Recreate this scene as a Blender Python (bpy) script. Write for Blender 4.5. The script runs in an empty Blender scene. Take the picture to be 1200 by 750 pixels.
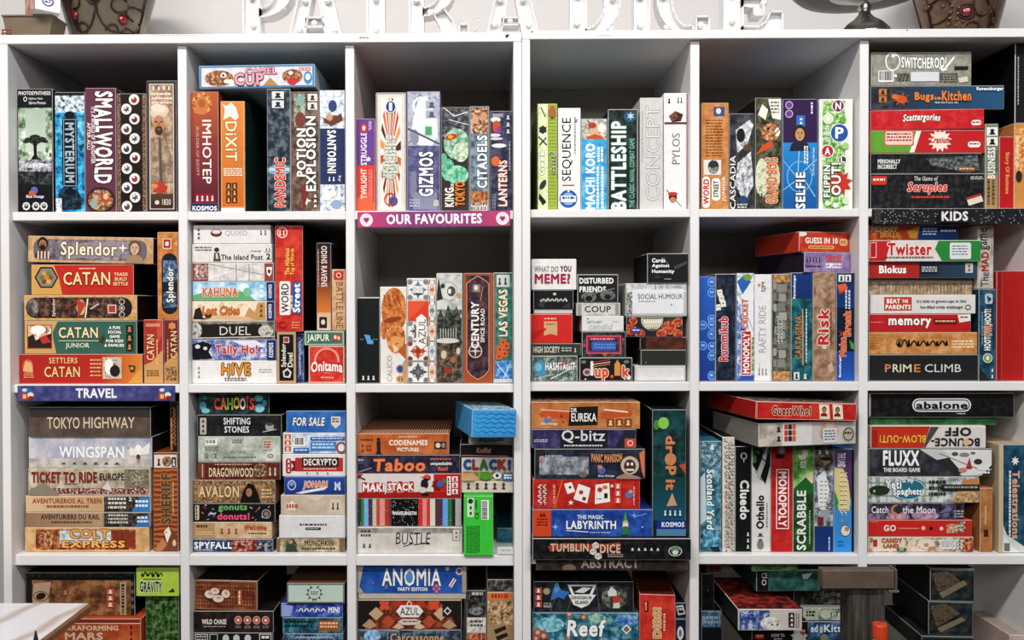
import bpy, bmesh, math, random
from mathutils import Matrix, Vector
C = bpy.context.scene.collection
rnd = random.Random(7)

# ------------------------------------------------------------------ camera, world, lights, exposure
F, CX, CY = 966.45, 561.67, 370.0            # focal length and principal point of the photograph (1200 x 750)
ZT = 1.84                                     # height of the shelving unit
CAM = Vector((-0.074, -1.7032, ZT - 0.5567))
def _rot(a, b, c):
    return (Matrix.Rotation(a, 3, 'X') @ Matrix.Rotation(b, 3, 'Y') @ Matrix.Rotation(c, 3, 'Z'))
RV = _rot(0.011, 0.0087, -0.0019)             # world (x right, down, forward) -> view
TW = Matrix(((1, 0, 0), (0, 0, -1), (0, 1, 0)))
FL = Matrix(((1, 0, 0), (0, -1, 0), (0, 0, -1)))
cam_d = bpy.data.cameras.new('camera'); cam = bpy.data.objects.new('camera', cam_d); C.objects.link(cam)
cam.matrix_world = Matrix.Translation(CAM) @ (FL @ RV @ TW).inverted().to_4x4()
cam_d.sensor_width = 36; cam_d.sensor_fit = 'HORIZONTAL'; cam_d.lens = F / 1200 * 36
cam_d.shift_x = (600 - CX) / 1200; cam_d.shift_y = -(375 - CY) / 1200; cam_d.clip_start = 0.05
bpy.context.scene.camera = cam
def W(u, v, y):
    """point of the plane at depth y that the photograph shows at (u, v): returns x, z"""
    d = TW.transposed() @ (RV.transposed() @ Vector(((u - CX) / F, (v - CY) / F, 1)))
    t = (y - CAM.y) / d.y
    p = CAM + d * t
    return p.x, p.z

sc = bpy.context.scene
sc.view_settings.view_transform = 'Standard'; sc.view_settings.look = 'None'
sc.view_settings.gamma = 1; sc.view_settings.use_curve_mapping = False
sc.view_settings.exposure = -0.14
world = bpy.data.worlds.new('room_air'); sc.world = world; world.use_nodes = True
world.node_tree.nodes['Background'].inputs['Color'].default_value = (0.93, 0.96, 1.0, 1)
world.node_tree.nodes['Background'].inputs['Strength'].default_value = 0.07
def area(name, loc, sx, sy, power, col, tilt=0.0):
    l = bpy.data.lights.new(name, 'AREA'); l.shape = 'RECTANGLE'; l.size = sx; l.size_y = sy
    l.energy = power; l.color = col
    o = bpy.data.objects.new(name, l); o.location = loc; o.rotation_euler = (tilt, 0, 0); C.objects.link(o)
    return o
area('ceiling_strip_near_shelf', (-0.35, -0.78, 3.6), 2.6, 0.08, 6, (1.0, 0.95, 0.91), math.radians(8))
area('ceiling_strip_left', (-1.15, -2.0, 3.5), 1.5, 0.2, 78, (1.0, 0.955, 0.93), math.radians(38))
area('ceiling_strip_right', (0.85, -2.0, 3.5), 1.5, 0.2, 60, (0.97, 0.985, 1.0), math.radians(38))
area('room_fill_far', (0.0, -3.8, 2.75), 3.6, 0.9, 62, (1.0, 0.98, 0.965), math.radians(62))  # added broad fill from behind the camera, not a real ceiling panel

# ------------------------------------------------------------------ materials
def lin(c):
    c = c.lstrip('#')
    if len(c) == 3: c = ''.join(k * 2 for k in c)
    v = [int(c[i:i + 2], 16) / 255 for i in (0, 2, 4)]
    return tuple((x / 12.92 if x <= 0.04045 else ((x + 0.055) / 1.055) ** 2.4) for x in v)
def ink(c): return tuple(x ** 1.13 for x in lin(c))        # contrast curve: deepens the screen colours, dark ones most
def mix(a, b, t): return tuple(a[i] * (1 - t) + b[i] * t for i in range(3))
def new_mat(name, rough=0.45, metal=0.0, spec=0.4):
    m = bpy.data.materials.new(name); m.use_nodes = True
    n = m.node_tree.nodes['Principled BSDF']
    n.inputs['Roughness'].default_value = rough; n.inputs['Metallic'].default_value = metal
    n.inputs['Specular IOR Level'].default_value = spec
    return m, m.node_tree, n
def coords(nt, scale):
    tc = nt.nodes.new('ShaderNodeTexCoord'); nz = nt.nodes.new('ShaderNodeTexNoise')
    nz.inputs['Scale'].default_value = scale; nz.inputs['Detail'].default_value = 5; nz.inputs['Roughness'].default_value = 0.65
    nt.links.new(tc.outputs['Object'], nz.inputs['Vector'])
    return nz
def card_material(name, rough, spec, amount):
    """printed card: the ink colour of each face, faintly mottled"""
    m, nt, p = new_mat(name, rough, 0, spec)
    at = nt.nodes.new('ShaderNodeAttribute'); at.attribute_name = 'Col'
    nz = coords(nt, 70)
    mp = nt.nodes.new('ShaderNodeMapRange'); mp.inputs['From Min'].default_value = 0.3; mp.inputs['From Max'].default_value = 0.7
    mp.inputs['To Min'].default_value = 1 - amount; mp.inputs['To Max'].default_value = 1 + amount
    mu = nt.nodes.new('ShaderNodeVectorMath'); mu.operation = 'SCALE'
    nt.links.new(nz.outputs['Fac'], mp.inputs['Value']); nt.links.new(at.outputs['Color'], mu.inputs[0])
    nt.links.new(mp.outputs['Result'], mu.inputs['Scale']); nt.links.new(mu.outputs[0], p.inputs['Base Color'])
    return m
M_CARD = card_material('printed_card', 0.55, 0.14, 0.09)
M_INK = card_material('printed_ink', 0.55, 0.14, 0.05)
_art = {}
def art_mat(c1, c2, c3, scale, kind='noise'):
    """printed picture: three inks in patches"""
    k = (c1, c2, c3, scale, kind)
    if k in _art: return _art[k]
    m, nt, p = new_mat('printed_picture', 0.55, 0, 0.14)
    if kind == 'noise':
        nz = coords(nt, scale * 1.5); nz.inputs['Detail'].default_value = 8; out = nz.outputs['Fac']; ps = (0.39, 0.5, 0.6)
    elif kind == 'cells':
        tc = nt.nodes.new('ShaderNodeTexCoord'); nz = nt.nodes.new('ShaderNodeTexVoronoi'); nz.inputs['Scale'].default_value = scale
        nt.links.new(tc.outputs['Object'], nz.inputs['Vector'])
        sp = nt.nodes.new('ShaderNodeSeparateColor'); nt.links.new(nz.outputs['Color'], sp.inputs[0]); out = sp.outputs[0]; ps = (0.2, 0.5, 0.8)
    else:
        tc = nt.nodes.new('ShaderNodeTexCoord'); nz = nt.nodes.new('ShaderNodeTexWave'); nz.inputs['Scale'].default_value = scale
        nz.bands_direction = {'wavex': 'X', 'wavez': 'Z', 'wave': 'DIAGONAL'}[kind]; nz.inputs['Distortion'].default_value = 3
        nt.links.new(tc.outputs['Object'], nz.inputs['Vector']); out = nz.outputs['Fac']; ps = (0.2, 0.5, 0.8)
    r = nt.nodes.new('ShaderNodeValToRGB'); e = r.color_ramp.elements
    e[0].position = ps[0]; e[0].color = ink(c1) + (1,); e[1].position = ps[2]; e[1].color = ink(c3) + (1,)
    q = e.new(ps[1]); q.color = ink(c2) + (1,)
    nt.links.new(out, r.inputs['Fac']); nt.links.new(r.outputs['Color'], p.inputs['Base Color'])
    _art[k] = m
    return m
def plain_mat(name, col, rough=0.45, metal=0.0, amount=0.06, scale=8, spec=0.4):
    m, nt, p = new_mat(name, rough, metal, spec)
    nz = coords(nt, scale); c = lin(col)
    r = nt.nodes.new('ShaderNodeValToRGB'); e = r.color_ramp.elements
    e[0].position = 0.3; e[0].color = tuple(x * (1 - amount) for x in c) + (1,)
    e[1].position = 0.7; e[1].color = tuple(min(1, x * (1 + amount)) for x in c) + (1,)
    nt.links.new(nz.outputs['Fac'], r.inputs['Fac']); nt.links.new(r.outputs['Color'], p.inputs['Base Color'])
    return m

# ------------------------------------------------------------------ mesh helpers
def link(name, me, mats, parent=None):
    o = bpy.data.objects.new(name, me); C.objects.link(o)
    for m in (mats if isinstance(mats, (list, tuple)) else [mats]): me.materials.append(m)
    if parent: o.parent = parent
    return o
def bm_obj(name, bm, mats, parent=None, smooth=False):
    me = bpy.data.meshes.new(name); bmesh.ops.recalc_face_normals(bm, faces=bm.faces[:]); bm.to_mesh(me); bm.free()
    if smooth:
        for p in me.polygons: p.use_smooth = True
    return link(name, me, mats, parent)
def bm_box(bm, x0, x1, y0, y1, z0, z1, bev=0.0, seg=1):
    r = bmesh.ops.create_cube(bm, size=1.0, matrix=Matrix.Translation(((x0 + x1) / 2, (y0 + y1) / 2, (z0 + z1) / 2)) @ Matrix.Diagonal((x1 - x0, y1 - y0, z1 - z0, 1)))
    if bev:
        es = list({e for v in r['verts'] for e in v.link_edges})
        bmesh.ops.bevel(bm, geom=es, offset=bev, segments=seg, affect='EDGES', profile=0.5)
def empty(name, loc, label, cat, group=None, rot=(0, 0, 0)):
    o = bpy.data.objects.new(name, None); C.objects.link(o); o.location = loc; o.rotation_euler = rot; o.empty_display_size = 0.02
    return tag(o, label, cat, group)
def tag(o, label, cat, group=None):
    n = len(label.split()); assert 4 <= n <= 16, (n, label)
    o['label'] = label; o['category'] = cat
    if group: o['group'] = group
    return o
def structure(o): o['kind'] = 'structure'; return o
def tube(bm, pts, r, seg=8, closed=False):
    n = len(pts); rings = []
    for i, p in enumerate(pts):
        a = pts[(i - 1) % n] if (closed or i > 0) else p
        b = pts[(i + 1) % n] if (closed or i < n - 1) else p
        t = (Vector(b) - Vector(a)).normalized(); up = Vector((0, 1, 0)) if abs(t.y) < 0.9 else Vector((1, 0, 0))
        s = t.cross(up).normalized(); q = s.cross(t)
        rings.append([bm.verts.new(Vector(p) + s * r * math.cos(k * 2 * math.pi / seg) + q * r * math.sin(k * 2 * math.pi / seg)) for k in range(seg)])
    for i in range(n if closed else n - 1):
        A, B = rings[i], rings[(i + 1) % n]
        for k in range(seg): bm.faces.new((A[k], A[(k + 1) % seg], B[(k + 1) % seg], B[k]))
    if not closed: bm.faces.new(rings[0]); bm.faces.new(rings[-1][::-1])
def lathe(bm, prof, seg=40, cx=0, cy=0):
    rings = [[bm.verts.new((cx + r * math.cos(k * 2 * math.pi / seg), cy + r * math.sin(k * 2 * math.pi / seg), z)) for k in range(seg)] for r, z in prof]
    for A, B in zip(rings, rings[1:]):
        for k in range(seg): bm.faces.new((A[k], A[(k + 1) % seg], B[(k + 1) % seg], B[k]))
    return rings

# ------------------------------------------------------------------ printed decoration, in photograph pixels on the box front
class Deco:
    def __init__(s, name, polys=None, mat=None, text=None, stack=False): s.name, s.polys, s.mat, s.text, s.stack = name, polys or [], mat, text, stack
NM = [None]
def named(n): NM[0] = n; return Deco(None)          # following pieces belong to this part
def _d(polys, default, mat=None): return Deco(default, polys, mat)
def P(col, *xy, n='printed_artwork'): return _d([([(xy[i], xy[i + 1]) for i in range(0, len(xy), 2)], col)], n)
def R(x0, y0, x1, y1, col, rad=0, n='printed_artwork'):
    if not rad: return _d([([(x0, y0), (x1, y0), (x1, y1), (x0, y1)], col)], n)
    pts = []
    for cx, cy, a in ((x1 - rad, y0 + rad, -90), (x1 - rad, y1 - rad, 0), (x0 + rad, y1 - rad, 90), (x0 + rad, y0 + rad, 180)):
        pts += [(cx + rad * math.cos(math.radians(a + k * 30)), cy + rad * math.sin(math.radians(a + k * 30))) for k in range(4)]
    return _d([(pts, col)], n)
def G(x0, y0, x1, y1, c1, c2, v=True, n='printed_artwork'):
    return _d([([(x0, y0), (x1, y0), (x1, y1), (x0, y1)], (c1, c1, c2, c2) if v else (c1, c2, c2, c1))], n)
def N(x0, y0, x1, y1, c1, c2, c3, scale=60, kind='noise', n='printed_artwork'):
    return _d([([(x0, y0), (x1, y0), (x1, y1), (x0, y1)], c1)], n, (c1, c2, c3, scale, kind))
def NP(c1, c2, c3, scale, *xy, kind='noise', n='printed_artwork'):
    return _d([([(xy[i], xy[i + 1]) for i in range(0, len(xy), 2)], c1)], n, (c1, c2, c3, scale, kind))
def NE(cx, cy, rx, ry, c1, c2, c3, scale=90, n='printed_artwork'):
    return _d([(_ell(cx, cy, rx, ry, 22), c1)], n, (c1, c2, c3, scale, 'noise'))
def _ell(cx, cy, rx, ry, k=20, rot=0):
    c, s = math.cos(math.radians(rot)), math.sin(math.radians(rot)); o = []
    for i in range(k):
        a = 2 * math.pi * i / k; x, y = rx * math.cos(a), ry * math.sin(a)
        o.append((cx + x * c - y * s, cy + x * s + y * c))
    return o
def E(cx, cy, rx, ry, col, rot=0, n='printed_artwork'): return _d([(_ell(cx, cy, rx, ry, 20, rot), col)], n)
def O(cx, cy, rx, ry, th, col, n='printed_artwork'):
    a, b = _ell(cx, cy, rx, ry, 24), _ell(cx, cy, rx - th, ry - th, 24)
    return _d([([a[i], a[(i + 1) % 24], b[(i + 1) % 24], b[i]], col) for i in range(24)], n)
def S(cx, cy, r1, r2, k, col, rot=-90, n='printed_artwork'):
    return _d([([(cx + (r1 if i % 2 == 0 else r2) * math.cos(math.radians(rot + i * 180 / k)), cy + (r1 if i % 2 == 0 else r2) * math.sin(math.radians(rot + i * 180 / k))) for i in range(2 * k)], col)], n)
def BR(x0, y0, x1, y1, th, col, n='printed_frame'):
    return _d([([(x0, y0), (x1, y0), (x1, y0 + th), (x0, y0 + th)], col), ([(x0, y1 - th), (x1, y1 - th), (x1, y1), (x0, y1)], col),
               ([(x0, y0 + th), (x0 + th, y0 + th), (x0 + th, y1 - th), (x0, y1 - th)], col), ([(x1 - th, y0 + th), (x1, y0 + th), (x1, y1 - th), (x1 - th, y1 - th)], col)], n)
def LN(x0, y0, x1, y1, th, col, n='printed_artwork'):
    dx, dy = x1 - x0, y1 - y0; l = math.hypot(dx, dy) or 1; a, b = -dy / l * th / 2, dx / l * th / 2
    return _d([([(x0 + a, y0 + b), (x1 + a, y1 + b), (x1 - a, y1 - b), (x0 - a, y0 - b)], col)], n)
def L(x0, y0, x1, y1, rows, col, v=False, fill=0.55, n='small_print'):
    """small print that the photograph does not resolve: rows of word-long dashes"""
    ps = []; r = random.Random(int(x0 * 31 + y0 * 17 + rows))
    if n == 'title_lettering': return SQ(x0, y0, x1, y1, rows, col, v)
    for i in range(rows):
        if not v:
            p = (y1 - y0) / rows; a = y0 + i * p; x = x0
            while x < x1 - 0.6:
                w = min(r.uniform(1.2, 4.5), x1 - x); ps.append(([(x, a), (x + w, a), (x + w, a + p * fill), (x, a + p * fill)], col)); x += w + 0.9
        else:
            p = (x1 - x0) / rows; a = x0 + i * p; y = y0
            while y < y1 - 0.6:
                w = min(r.uniform(1.2, 4.5), y1 - y); ps.append(([(a, y), (a + p * fill, y), (a + p * fill, y + w), (a, y + w)], col)); y += w + 0.9
    return _d(ps, n)
def SQ(x0, y0, x1, y1, rows, col, v=False):
    """a hand drawn title that the photograph does not resolve: a thick looping pen line per row"""
    ps = []; r = random.Random(int(x0 * 7 + y0 * 13))
    for i in range(rows):
        a0, a1, c0, c1 = (x0, x1, y0, y1) if not v else (y1, y0, x0, x1)
        h = (c1 - c0) / rows; mid = c0 + h * (i + .5); ln = abs(a1 - a0); n = max(6, int(ln / h * 15)); pts = []
        k = r.uniform(1.9, 2.4); big = 1.0
        for q in range(n + 1):
            u = q / n; ph = q * 2 * math.pi / 7.5
            if q % 8 == 0: big = r.choice((.55, .62, .9))
            al = a0 + (a1 - a0) * u + (1 if a1 > a0 else -1) * h * .16 * math.sin(ph * .5 + 1); ac = mid + h * .46 * big * math.sin(ph)
            pts.append((al, ac) if not v else (ac, al))
        for (xa, ya), (xb, yb) in zip(pts, pts[1:]): ps += LN(xa, ya, xb, yb, h * .2, col).polys
    return _d(ps, 'title_lettering')
def BC(x0, y0, x1, y1, bg='f2f2ee', v=False):
    ps = [([(x0, y0), (x1, y0), (x1, y1), (x0, y1)], bg)]; r = random.Random(int(x0 + y0))
    if not v:
        x = x0 + 1
        while x < x1 - 1.4: w = r.choice((.5, .9, 1.2)); ps.append(([(x, y0 + .8), (x + w, y0 + .8), (x + w, y1 - 2), (x, y1 - 2)], '222')); x += w + r.choice((.5, .8))
    else:
        y = y0 + 1
        while y < y1 - 1.4: w = r.choice((.5, .9, 1.2)); ps.append(([(x0 + .8, y), (x1 - 2, y), (x1 - 2, y + w), (x0 + .8, y + w)], '222')); y += w + r.choice((.5, .8))
    return Deco('barcode_label', ps, stack=True)
def IC(x0, y0, x1, y1, k, bg, fg, v=False):
    """a strip of k little symbol tiles"""
    ps = []
    for i in range(k):
        if v: h = (y1 - y0) / k; a, b, c, d = x0, y0 + i * h, x1, y0 + i * h + h * .84
        else: w = (x1 - x0) / k; a, b, c, d = x0 + i * w, y0, x0 + i * w + w * .84, y1
        if bg: ps.append(([(a, b), (c, b), (c, d), (a, d)], bg))
        mx, my, w, h = (a + c) / 2, (b + d) / 2, (c - a), (d - b)
        ps.append((_ell(mx, my - h * .14, w * .2, h * .17, 10), fg)); ps.append(([(mx - w * .3, d - h * .12), (mx + w * .3, d - h * .12), (mx + w * .12, my), (mx - w * .12, my)], fg))
    return Deco('symbol_strip', ps, stack=True)
def FC(cx, cy, r, skin='c99a78', hair='3a2a22', cloth='5a4a40'):
    """a printed portrait: hair, face, neck, shoulders, eyes and mouth"""
    ps = [(_ell(cx, cy - .15 * r, r * .95, r * 1.15, 18), hair), ([(cx - r * 1.5, cy + 2.4 * r), (cx - r * 1.2, cy + 1.4 * r), (cx - .3 * r, cy + 1.0 * r), (cx + .3 * r, cy + 1.0 * r), (cx + 1.2 * r, cy + 1.4 * r), (cx + 1.5 * r, cy + 2.4 * r)], cloth),
          (_ell(cx, cy + .1 * r, r * .68, r * .92, 18), skin)]
    for s in (-1, 1): ps.append((_ell(cx + s * .27 * r, cy - .05 * r, .13 * r, .08 * r, 8), '221a16')); ps.append(([(cx + s * .12 * r, cy - .26 * r), (cx + s * .42 * r, cy - .26 * r), (cx + s * .42 * r, cy - .2 * r), (cx + s * .12 * r, cy - .2 * r)], hair))
    ps.append((_ell(cx, cy + .55 * r, .22 * r, .07 * r, 8), '8a4a40')); ps.append(([(cx - .06 * r, cy), (cx + .06 * r, cy), (cx + .12 * r, cy + .32 * r), (cx - .1 * r, cy + .32 * r)], mixhex(skin, '553322', .25)))
    return Deco('portrait', ps, stack=True)
def mixhex(a, b, t):
    f = lambda c: [int((''.join(k * 2 for k in c) if len(c) == 3 else c)[i:i + 2], 16) for i in (0, 2, 4)]
    return '%02x%02x%02x' % tuple(int(x * (1 - t) + y * t) for x, y in zip(f(a), f(b)))
_tcount = [0]
def T(s, x0, y0, x1, y1, col, r=0, b=0.02, o=None, ob=0.045, sh=0.0, a=0.0, wob=0.0, n=None):
    b = min(b, .04); ob = min(ob, b + .05)
    return Deco(n or 'title_lettering', None, None, dict(s=s, box=(x0, y0, x1, y1), col=col, r=r, b=b, o=o, ob=ob, sh=sh, a=a, wob=wob, sp=1 + 2.2 * max(0, b) + (.5 * ob if o else 0)))
def t(s, x0, y0, x1, y1, col, r=0, b=0.012, **k): return T(s, x0, y0, x1, y1, col, r=r, b=b, n='small_lettering', **k)

_req = []                                   # text meshes asked for: (string, shear, spacing)
_glyph = {}
def make_texts():
    tmp = []
    for key in _req:
        if key in _glyph: continue
        _glyph[key] = None
        s, sh, sp = key
        cu = bpy.data.curves.new('lettering', 'FONT'); cu.body = s; cu.size = 1; cu.shear = sh; cu.space_character = sp; cu.resolution_u = 2; cu.fill_mode = 'FRONT'; cu.align_x = 'LEFT'
        o = bpy.data.objects.new('lettering', cu); C.objects.link(o); tmp.append((key, o, cu))
    bpy.context.view_layer.update()
    dg = bpy.context.evaluated_depsgraph_get()
    for key, o, cu in tmp:
        me = o.evaluated_get(dg).to_mesh()
        _glyph[key] = ([(v.co.x, v.co.y) for v in me.vertices], [tuple(p.vertices) for p in me.polygons])
        o.evaluated_get(dg).to_mesh_clear()
    for key, o, cu in tmp: bpy.data.objects.remove(o); bpy.data.curves.remove(cu)
def text_polys(q):
    """the letters of a text request as pixel-space polygons, outline first; heavier strokes come from copies shifted round a circle"""
    out = []
    V, Fs = _glyph[(q['s'], q['sh'], q['sp'])]
    ux0, ux1 = min(v[0] for v in V), max(v[0] for v in V); uy0, uy1 = min(v[1] for v in V), max(v[1] for v in V)
    b = max(0, q['b']); ux0 -= b; ux1 += b; uy0 -= b; uy1 += b
    x0, y0, x1, y1 = q['box']; w, h = x1 - x0, y1 - y0
    layers = ([(q['ob'], q['o'])] if q['o'] else []) + [(b, q['col'])]
    for off, col in layers:
        k = 0 if off < .004 else 4 if off < .022 else 8
        for c in range(max(k, 1)):
            ox, oy = (off * math.cos((c + .5) * 2 * math.pi / k), off * math.sin((c + .5) * 2 * math.pi / k)) if k else (0, 0)
            pts = []
            for x, y in V:
                u, v = (x + ox - ux0) / (ux1 - ux0), (y + oy - uy0) / (uy1 - uy0)
                v += q['a'] * (1 - (2 * u - 1) ** 2) + q['wob'] * math.sin(u * 19)
                if q['r'] == 0: pts.append((x0 + u * w, y1 - v * h))
                elif q['r'] == 90: pts.append((x1 - v * w, y1 - u * h))
                elif q['r'] == -90: pts.append((x0 + v * w, y0 + u * h))
                else: pts.append((x1 - u * w, y0 + v * h))
            out.append((pts, Fs, col, c == 0))
    return out

# ------------------------------------------------------------------ game boxes: collected first, settled on their shelves, then built
BOXES = []
CELL = [None]
def cell(row, col, phrase): CELL[0] = (row, col, phrase)
def box(x0, y0, x1, y1, col, lab, *deco, r=2.0, d=24.0, side=None, top=None, front=None, topm=None, yaw=0.0, roll=0.0, piv='c', name='game_box', cat='game box', part='carton', wear=0.4, fix=False, base=None, free=False):
    geo = (x0, y0, x1, y1)
    if CELL[0][:2] == (3, 6):                  # this board sags a little in the photograph; the built one is level
        f = lambda y: y - 5.0 * max(0, min(1, (y - 560) / 96)); geo = (x0, f(y0), x1, f(y1))
    BOXES.append(dict(px=(x0, y0, x1, y1), geo=geo, col=col, lab=lab, deco=deco, y=0.012 + r / 100, d=d / 100, side=side or col, top=top or side or col, front=front, topm=topm, yaw=yaw, roll=roll, piv=piv,
                      name=name, cat=cat, part=part, wear=wear, fix=fix, cell=CELL[0], base=base, free=free))
    return len(BOXES) - 1
def settle(shelf_z, bounds):
    for b in BOXES:
        x0, y0, x1, y1 = b['geo']; y = b['y']; xc, yc = (x0 + x1) / 2, (y0 + y1) / 2
        b['X0'], b['X1'] = W(x0, yc, y)[0], W(x1, yc, y)[0]; b['Z0'], b['Z1'] = W(xc, y1, y)[1], W(xc, y0, y)[1]
        lo, hi = bounds[(b['cell'][1])]
        if not b['free']:
            b['X0'] = max(b['X0'], lo + .0006); b['X1'] = min(b['X1'], hi - .0006)
    cells = {}
    for b in BOXES: cells.setdefault(b['cell'][:2], []).append(b)
    for key, bs in cells.items():
        zs = shelf_z[(key[0], 0 if key[1] <= 3 else 1)]
        bs.sort(key=lambda b: b['Z0'])
        for i, b in enumerate(bs):
            # sideways: share out small overlaps
            for c in bs:
                if c is b or b['fix'] or c['fix']: continue
                zo = min(b['Z1'], c['Z1']) - max(b['Z0'], c['Z0']); xo = min(b['X1'], c['X1']) - max(b['X0'], c['X0'])
                yo = min(b['y'] + b['d'], c['y'] + c['d']) - max(b['y'], c['y'])
                if zo > .0015 and xo > -.0004 and yo > 0 and xo < .02 and xo < zo:
                    l, rr = (b, c) if b['X0'] < c['X0'] else (c, b)
                    m = (l['X1'] + rr['X0']) / 2
                    l['X1'] = m - .0003; rr['X0'] = m + .0003
        for i, b in enumerate(bs):
            if b['fix']: continue
            best = None
            if abs(b['Z0'] - zs) < .028: best = zs
            for c in bs:
                if c is b or c['Z1'] > b['Z1'] - .006: continue
                xo = min(b['X1'], c['X1']) - max(b['X0'], c['X0']); yo = min(b['y'] + b['d'], c['y'] + c['d']) - max(b['y'], c['y'])
                if xo > .3 * min(b['X1'] - b['X0'], c['X1'] - c['X0']) and yo > 0.01 and abs(c['Z1'] - b['Z0']) < .026:
                    if best is None or c['Z1'] > best: best = c['Z1']
            if best is not None: b['Z0'] = best + .0004 + (abs(math.sin(math.radians(b['roll']))) * (b['X1'] - b['X0']) / 2 if b['piv'] == 'c' else 0)
def build_boxes():
    for b in BOXES:
        for q in b['deco']:
            if q.text:
                k = q.text; _req.append((k['s'], k['sh'], k['sp']))
    make_texts()
    for b in BOXES: build_box(b)
def paint(me, cols):
    at = me.color_attributes.new('Col', 'FLOAT_COLOR', 'CORNER')
    flat = []
    for c in cols: flat += [c[0], c[1], c[2], 1.0]
    at.data.foreach_set('color', flat)
def deco_objects(deco, to_local, root, eps=0.00009, start=0):
    """one mesh per named part; to_local(px, py, layer) -> point on the face"""
    parts = {}; cur = None; layer = start
    for q in deco:
        layer += 1
        if q.text:
            for pts, Fs, col, first in text_polys(q.text):
                layer += 1 if first else 0.6
                p = parts.setdefault(q.name, dict(v=[], f=[], c=[], m=[], mats=[M_INK]))
                base = len(p['v']); p['v'] += [to_local(x, y, layer) for x, y in pts]
                cl = ink(col)
                for f in Fs: p['f'].append(tuple(base + i for i in f)); p['c'] += [cl] * len(f); p['m'].append(0)
        else:
            p = parts.setdefault(q.name, dict(v=[], f=[], c=[], m=[], mats=[M_INK])); mi = 0
            if q.mat:
                am = art_mat(*q.mat)
                if am not in p['mats']: p['mats'].append(am)
                mi = p['mats'].index(am)
            for pts, col in q.polys:
                if q.stack: layer += 1
                base = len(p['v']); p['v'] += [to_local(x, y, layer) for x, y in pts]
                p['f'].append(tuple(range(base, base + len(pts)))); p['m'].append(mi)
                p['c'] += [ink(c) for c in col] if isinstance(col, tuple) else [ink(col)] * len(pts)
    for n, p in parts.items():
        me = bpy.data.meshes.new(n); me.from_pydata(p['v'], [], p['f']); paint(me, p['c'])
        me.polygons.foreach_set('material_index', p['m']); link(n, me, p['mats'], root)
def card_box_mesh(name, ox, w, d, h, front, side, top, wear, mats, fm=0, tm=0, bev=0.0011, z0=0.0, y0=0.0):
    bm = bmesh.new(); bm_box(bm, ox, ox + w, y0, y0 + d, z0, z0 + h, min(bev, w * .1, h * .1, d * .1))
    bmesh.ops.recalc_face_normals(bm, faces=bm.faces[:])
    me = bpy.data.meshes.new(name); bm.to_mesh(me); bm.free()
    cols, mi = [], []
    cf, cs, ct = ink(front), ink(side), ink(top); worn = mix(cf, (.78, .75, .70), wear)  # pale chamfers: rubbed card, with edge highlights put into the colour
    for p in me.polygons:
        n = p.normal; k = 0
        if n.y < -.99: c, k = cf, fm
        elif abs(n.x) > .99 or n.y > .99: c = cs
        elif abs(n.z) > .99: c, k = ct, tm
        else: c = worn
        cols += [c] * len(p.vertices); mi.append(k)
    paint(me, cols); me.polygons.foreach_set('material_index', mi)
    for m in mats: me.materials.append(m)
    return me
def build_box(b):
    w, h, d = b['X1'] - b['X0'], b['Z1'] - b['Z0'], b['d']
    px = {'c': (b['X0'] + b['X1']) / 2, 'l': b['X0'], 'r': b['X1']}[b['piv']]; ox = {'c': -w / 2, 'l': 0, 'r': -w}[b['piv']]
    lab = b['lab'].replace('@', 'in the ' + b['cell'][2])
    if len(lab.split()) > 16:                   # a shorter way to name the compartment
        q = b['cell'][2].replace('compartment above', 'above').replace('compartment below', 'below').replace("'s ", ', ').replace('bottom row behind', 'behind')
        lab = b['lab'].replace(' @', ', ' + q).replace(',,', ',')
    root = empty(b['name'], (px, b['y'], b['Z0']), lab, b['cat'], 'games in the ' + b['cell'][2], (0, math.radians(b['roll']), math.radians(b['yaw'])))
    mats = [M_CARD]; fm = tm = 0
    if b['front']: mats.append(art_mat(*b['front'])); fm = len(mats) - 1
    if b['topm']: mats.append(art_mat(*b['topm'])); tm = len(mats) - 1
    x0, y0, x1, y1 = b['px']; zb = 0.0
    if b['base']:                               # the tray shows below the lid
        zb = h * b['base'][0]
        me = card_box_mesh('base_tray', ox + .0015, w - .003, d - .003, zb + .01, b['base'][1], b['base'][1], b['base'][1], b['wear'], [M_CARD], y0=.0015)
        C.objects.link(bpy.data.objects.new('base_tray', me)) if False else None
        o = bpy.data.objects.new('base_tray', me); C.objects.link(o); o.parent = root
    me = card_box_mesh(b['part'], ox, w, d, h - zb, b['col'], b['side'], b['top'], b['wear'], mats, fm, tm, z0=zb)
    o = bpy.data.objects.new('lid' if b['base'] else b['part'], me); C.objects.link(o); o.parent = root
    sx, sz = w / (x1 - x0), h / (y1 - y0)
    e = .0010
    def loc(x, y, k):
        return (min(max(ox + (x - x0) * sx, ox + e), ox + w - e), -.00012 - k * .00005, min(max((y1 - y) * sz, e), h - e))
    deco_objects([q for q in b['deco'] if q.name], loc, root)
    return root

# ------------------------------------------------------------------ the room
M_WALL = plain_mat('wall_paint', 'c0bcb9', 0.6, 0, 0.03, 3)
M_FLOOR = plain_mat('dark_floor', '2e2925', 0.5, 0, 0.2, 6)
M_WHITE = plain_mat('white_melamine', 'e4e2e0', 0.35, 0, 0.025, 5, 0.5)
M_BACK = plain_mat('grey_backboard', 'b0a498', 0.35, 0, 0.1, 4, 0.5)
bm = bmesh.new(); bm_box(bm, -3.4, 3.4, 0.44, 0.52, 0, 3.2); structure(bm_obj('wall_back', bm, M_WALL))
bm = bmesh.new(); bm_box(bm, -3.4, 3.4, -4.5, 0.52, -0.06, 0); structure(bm_obj('floor', bm, M_FLOOR))

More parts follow.
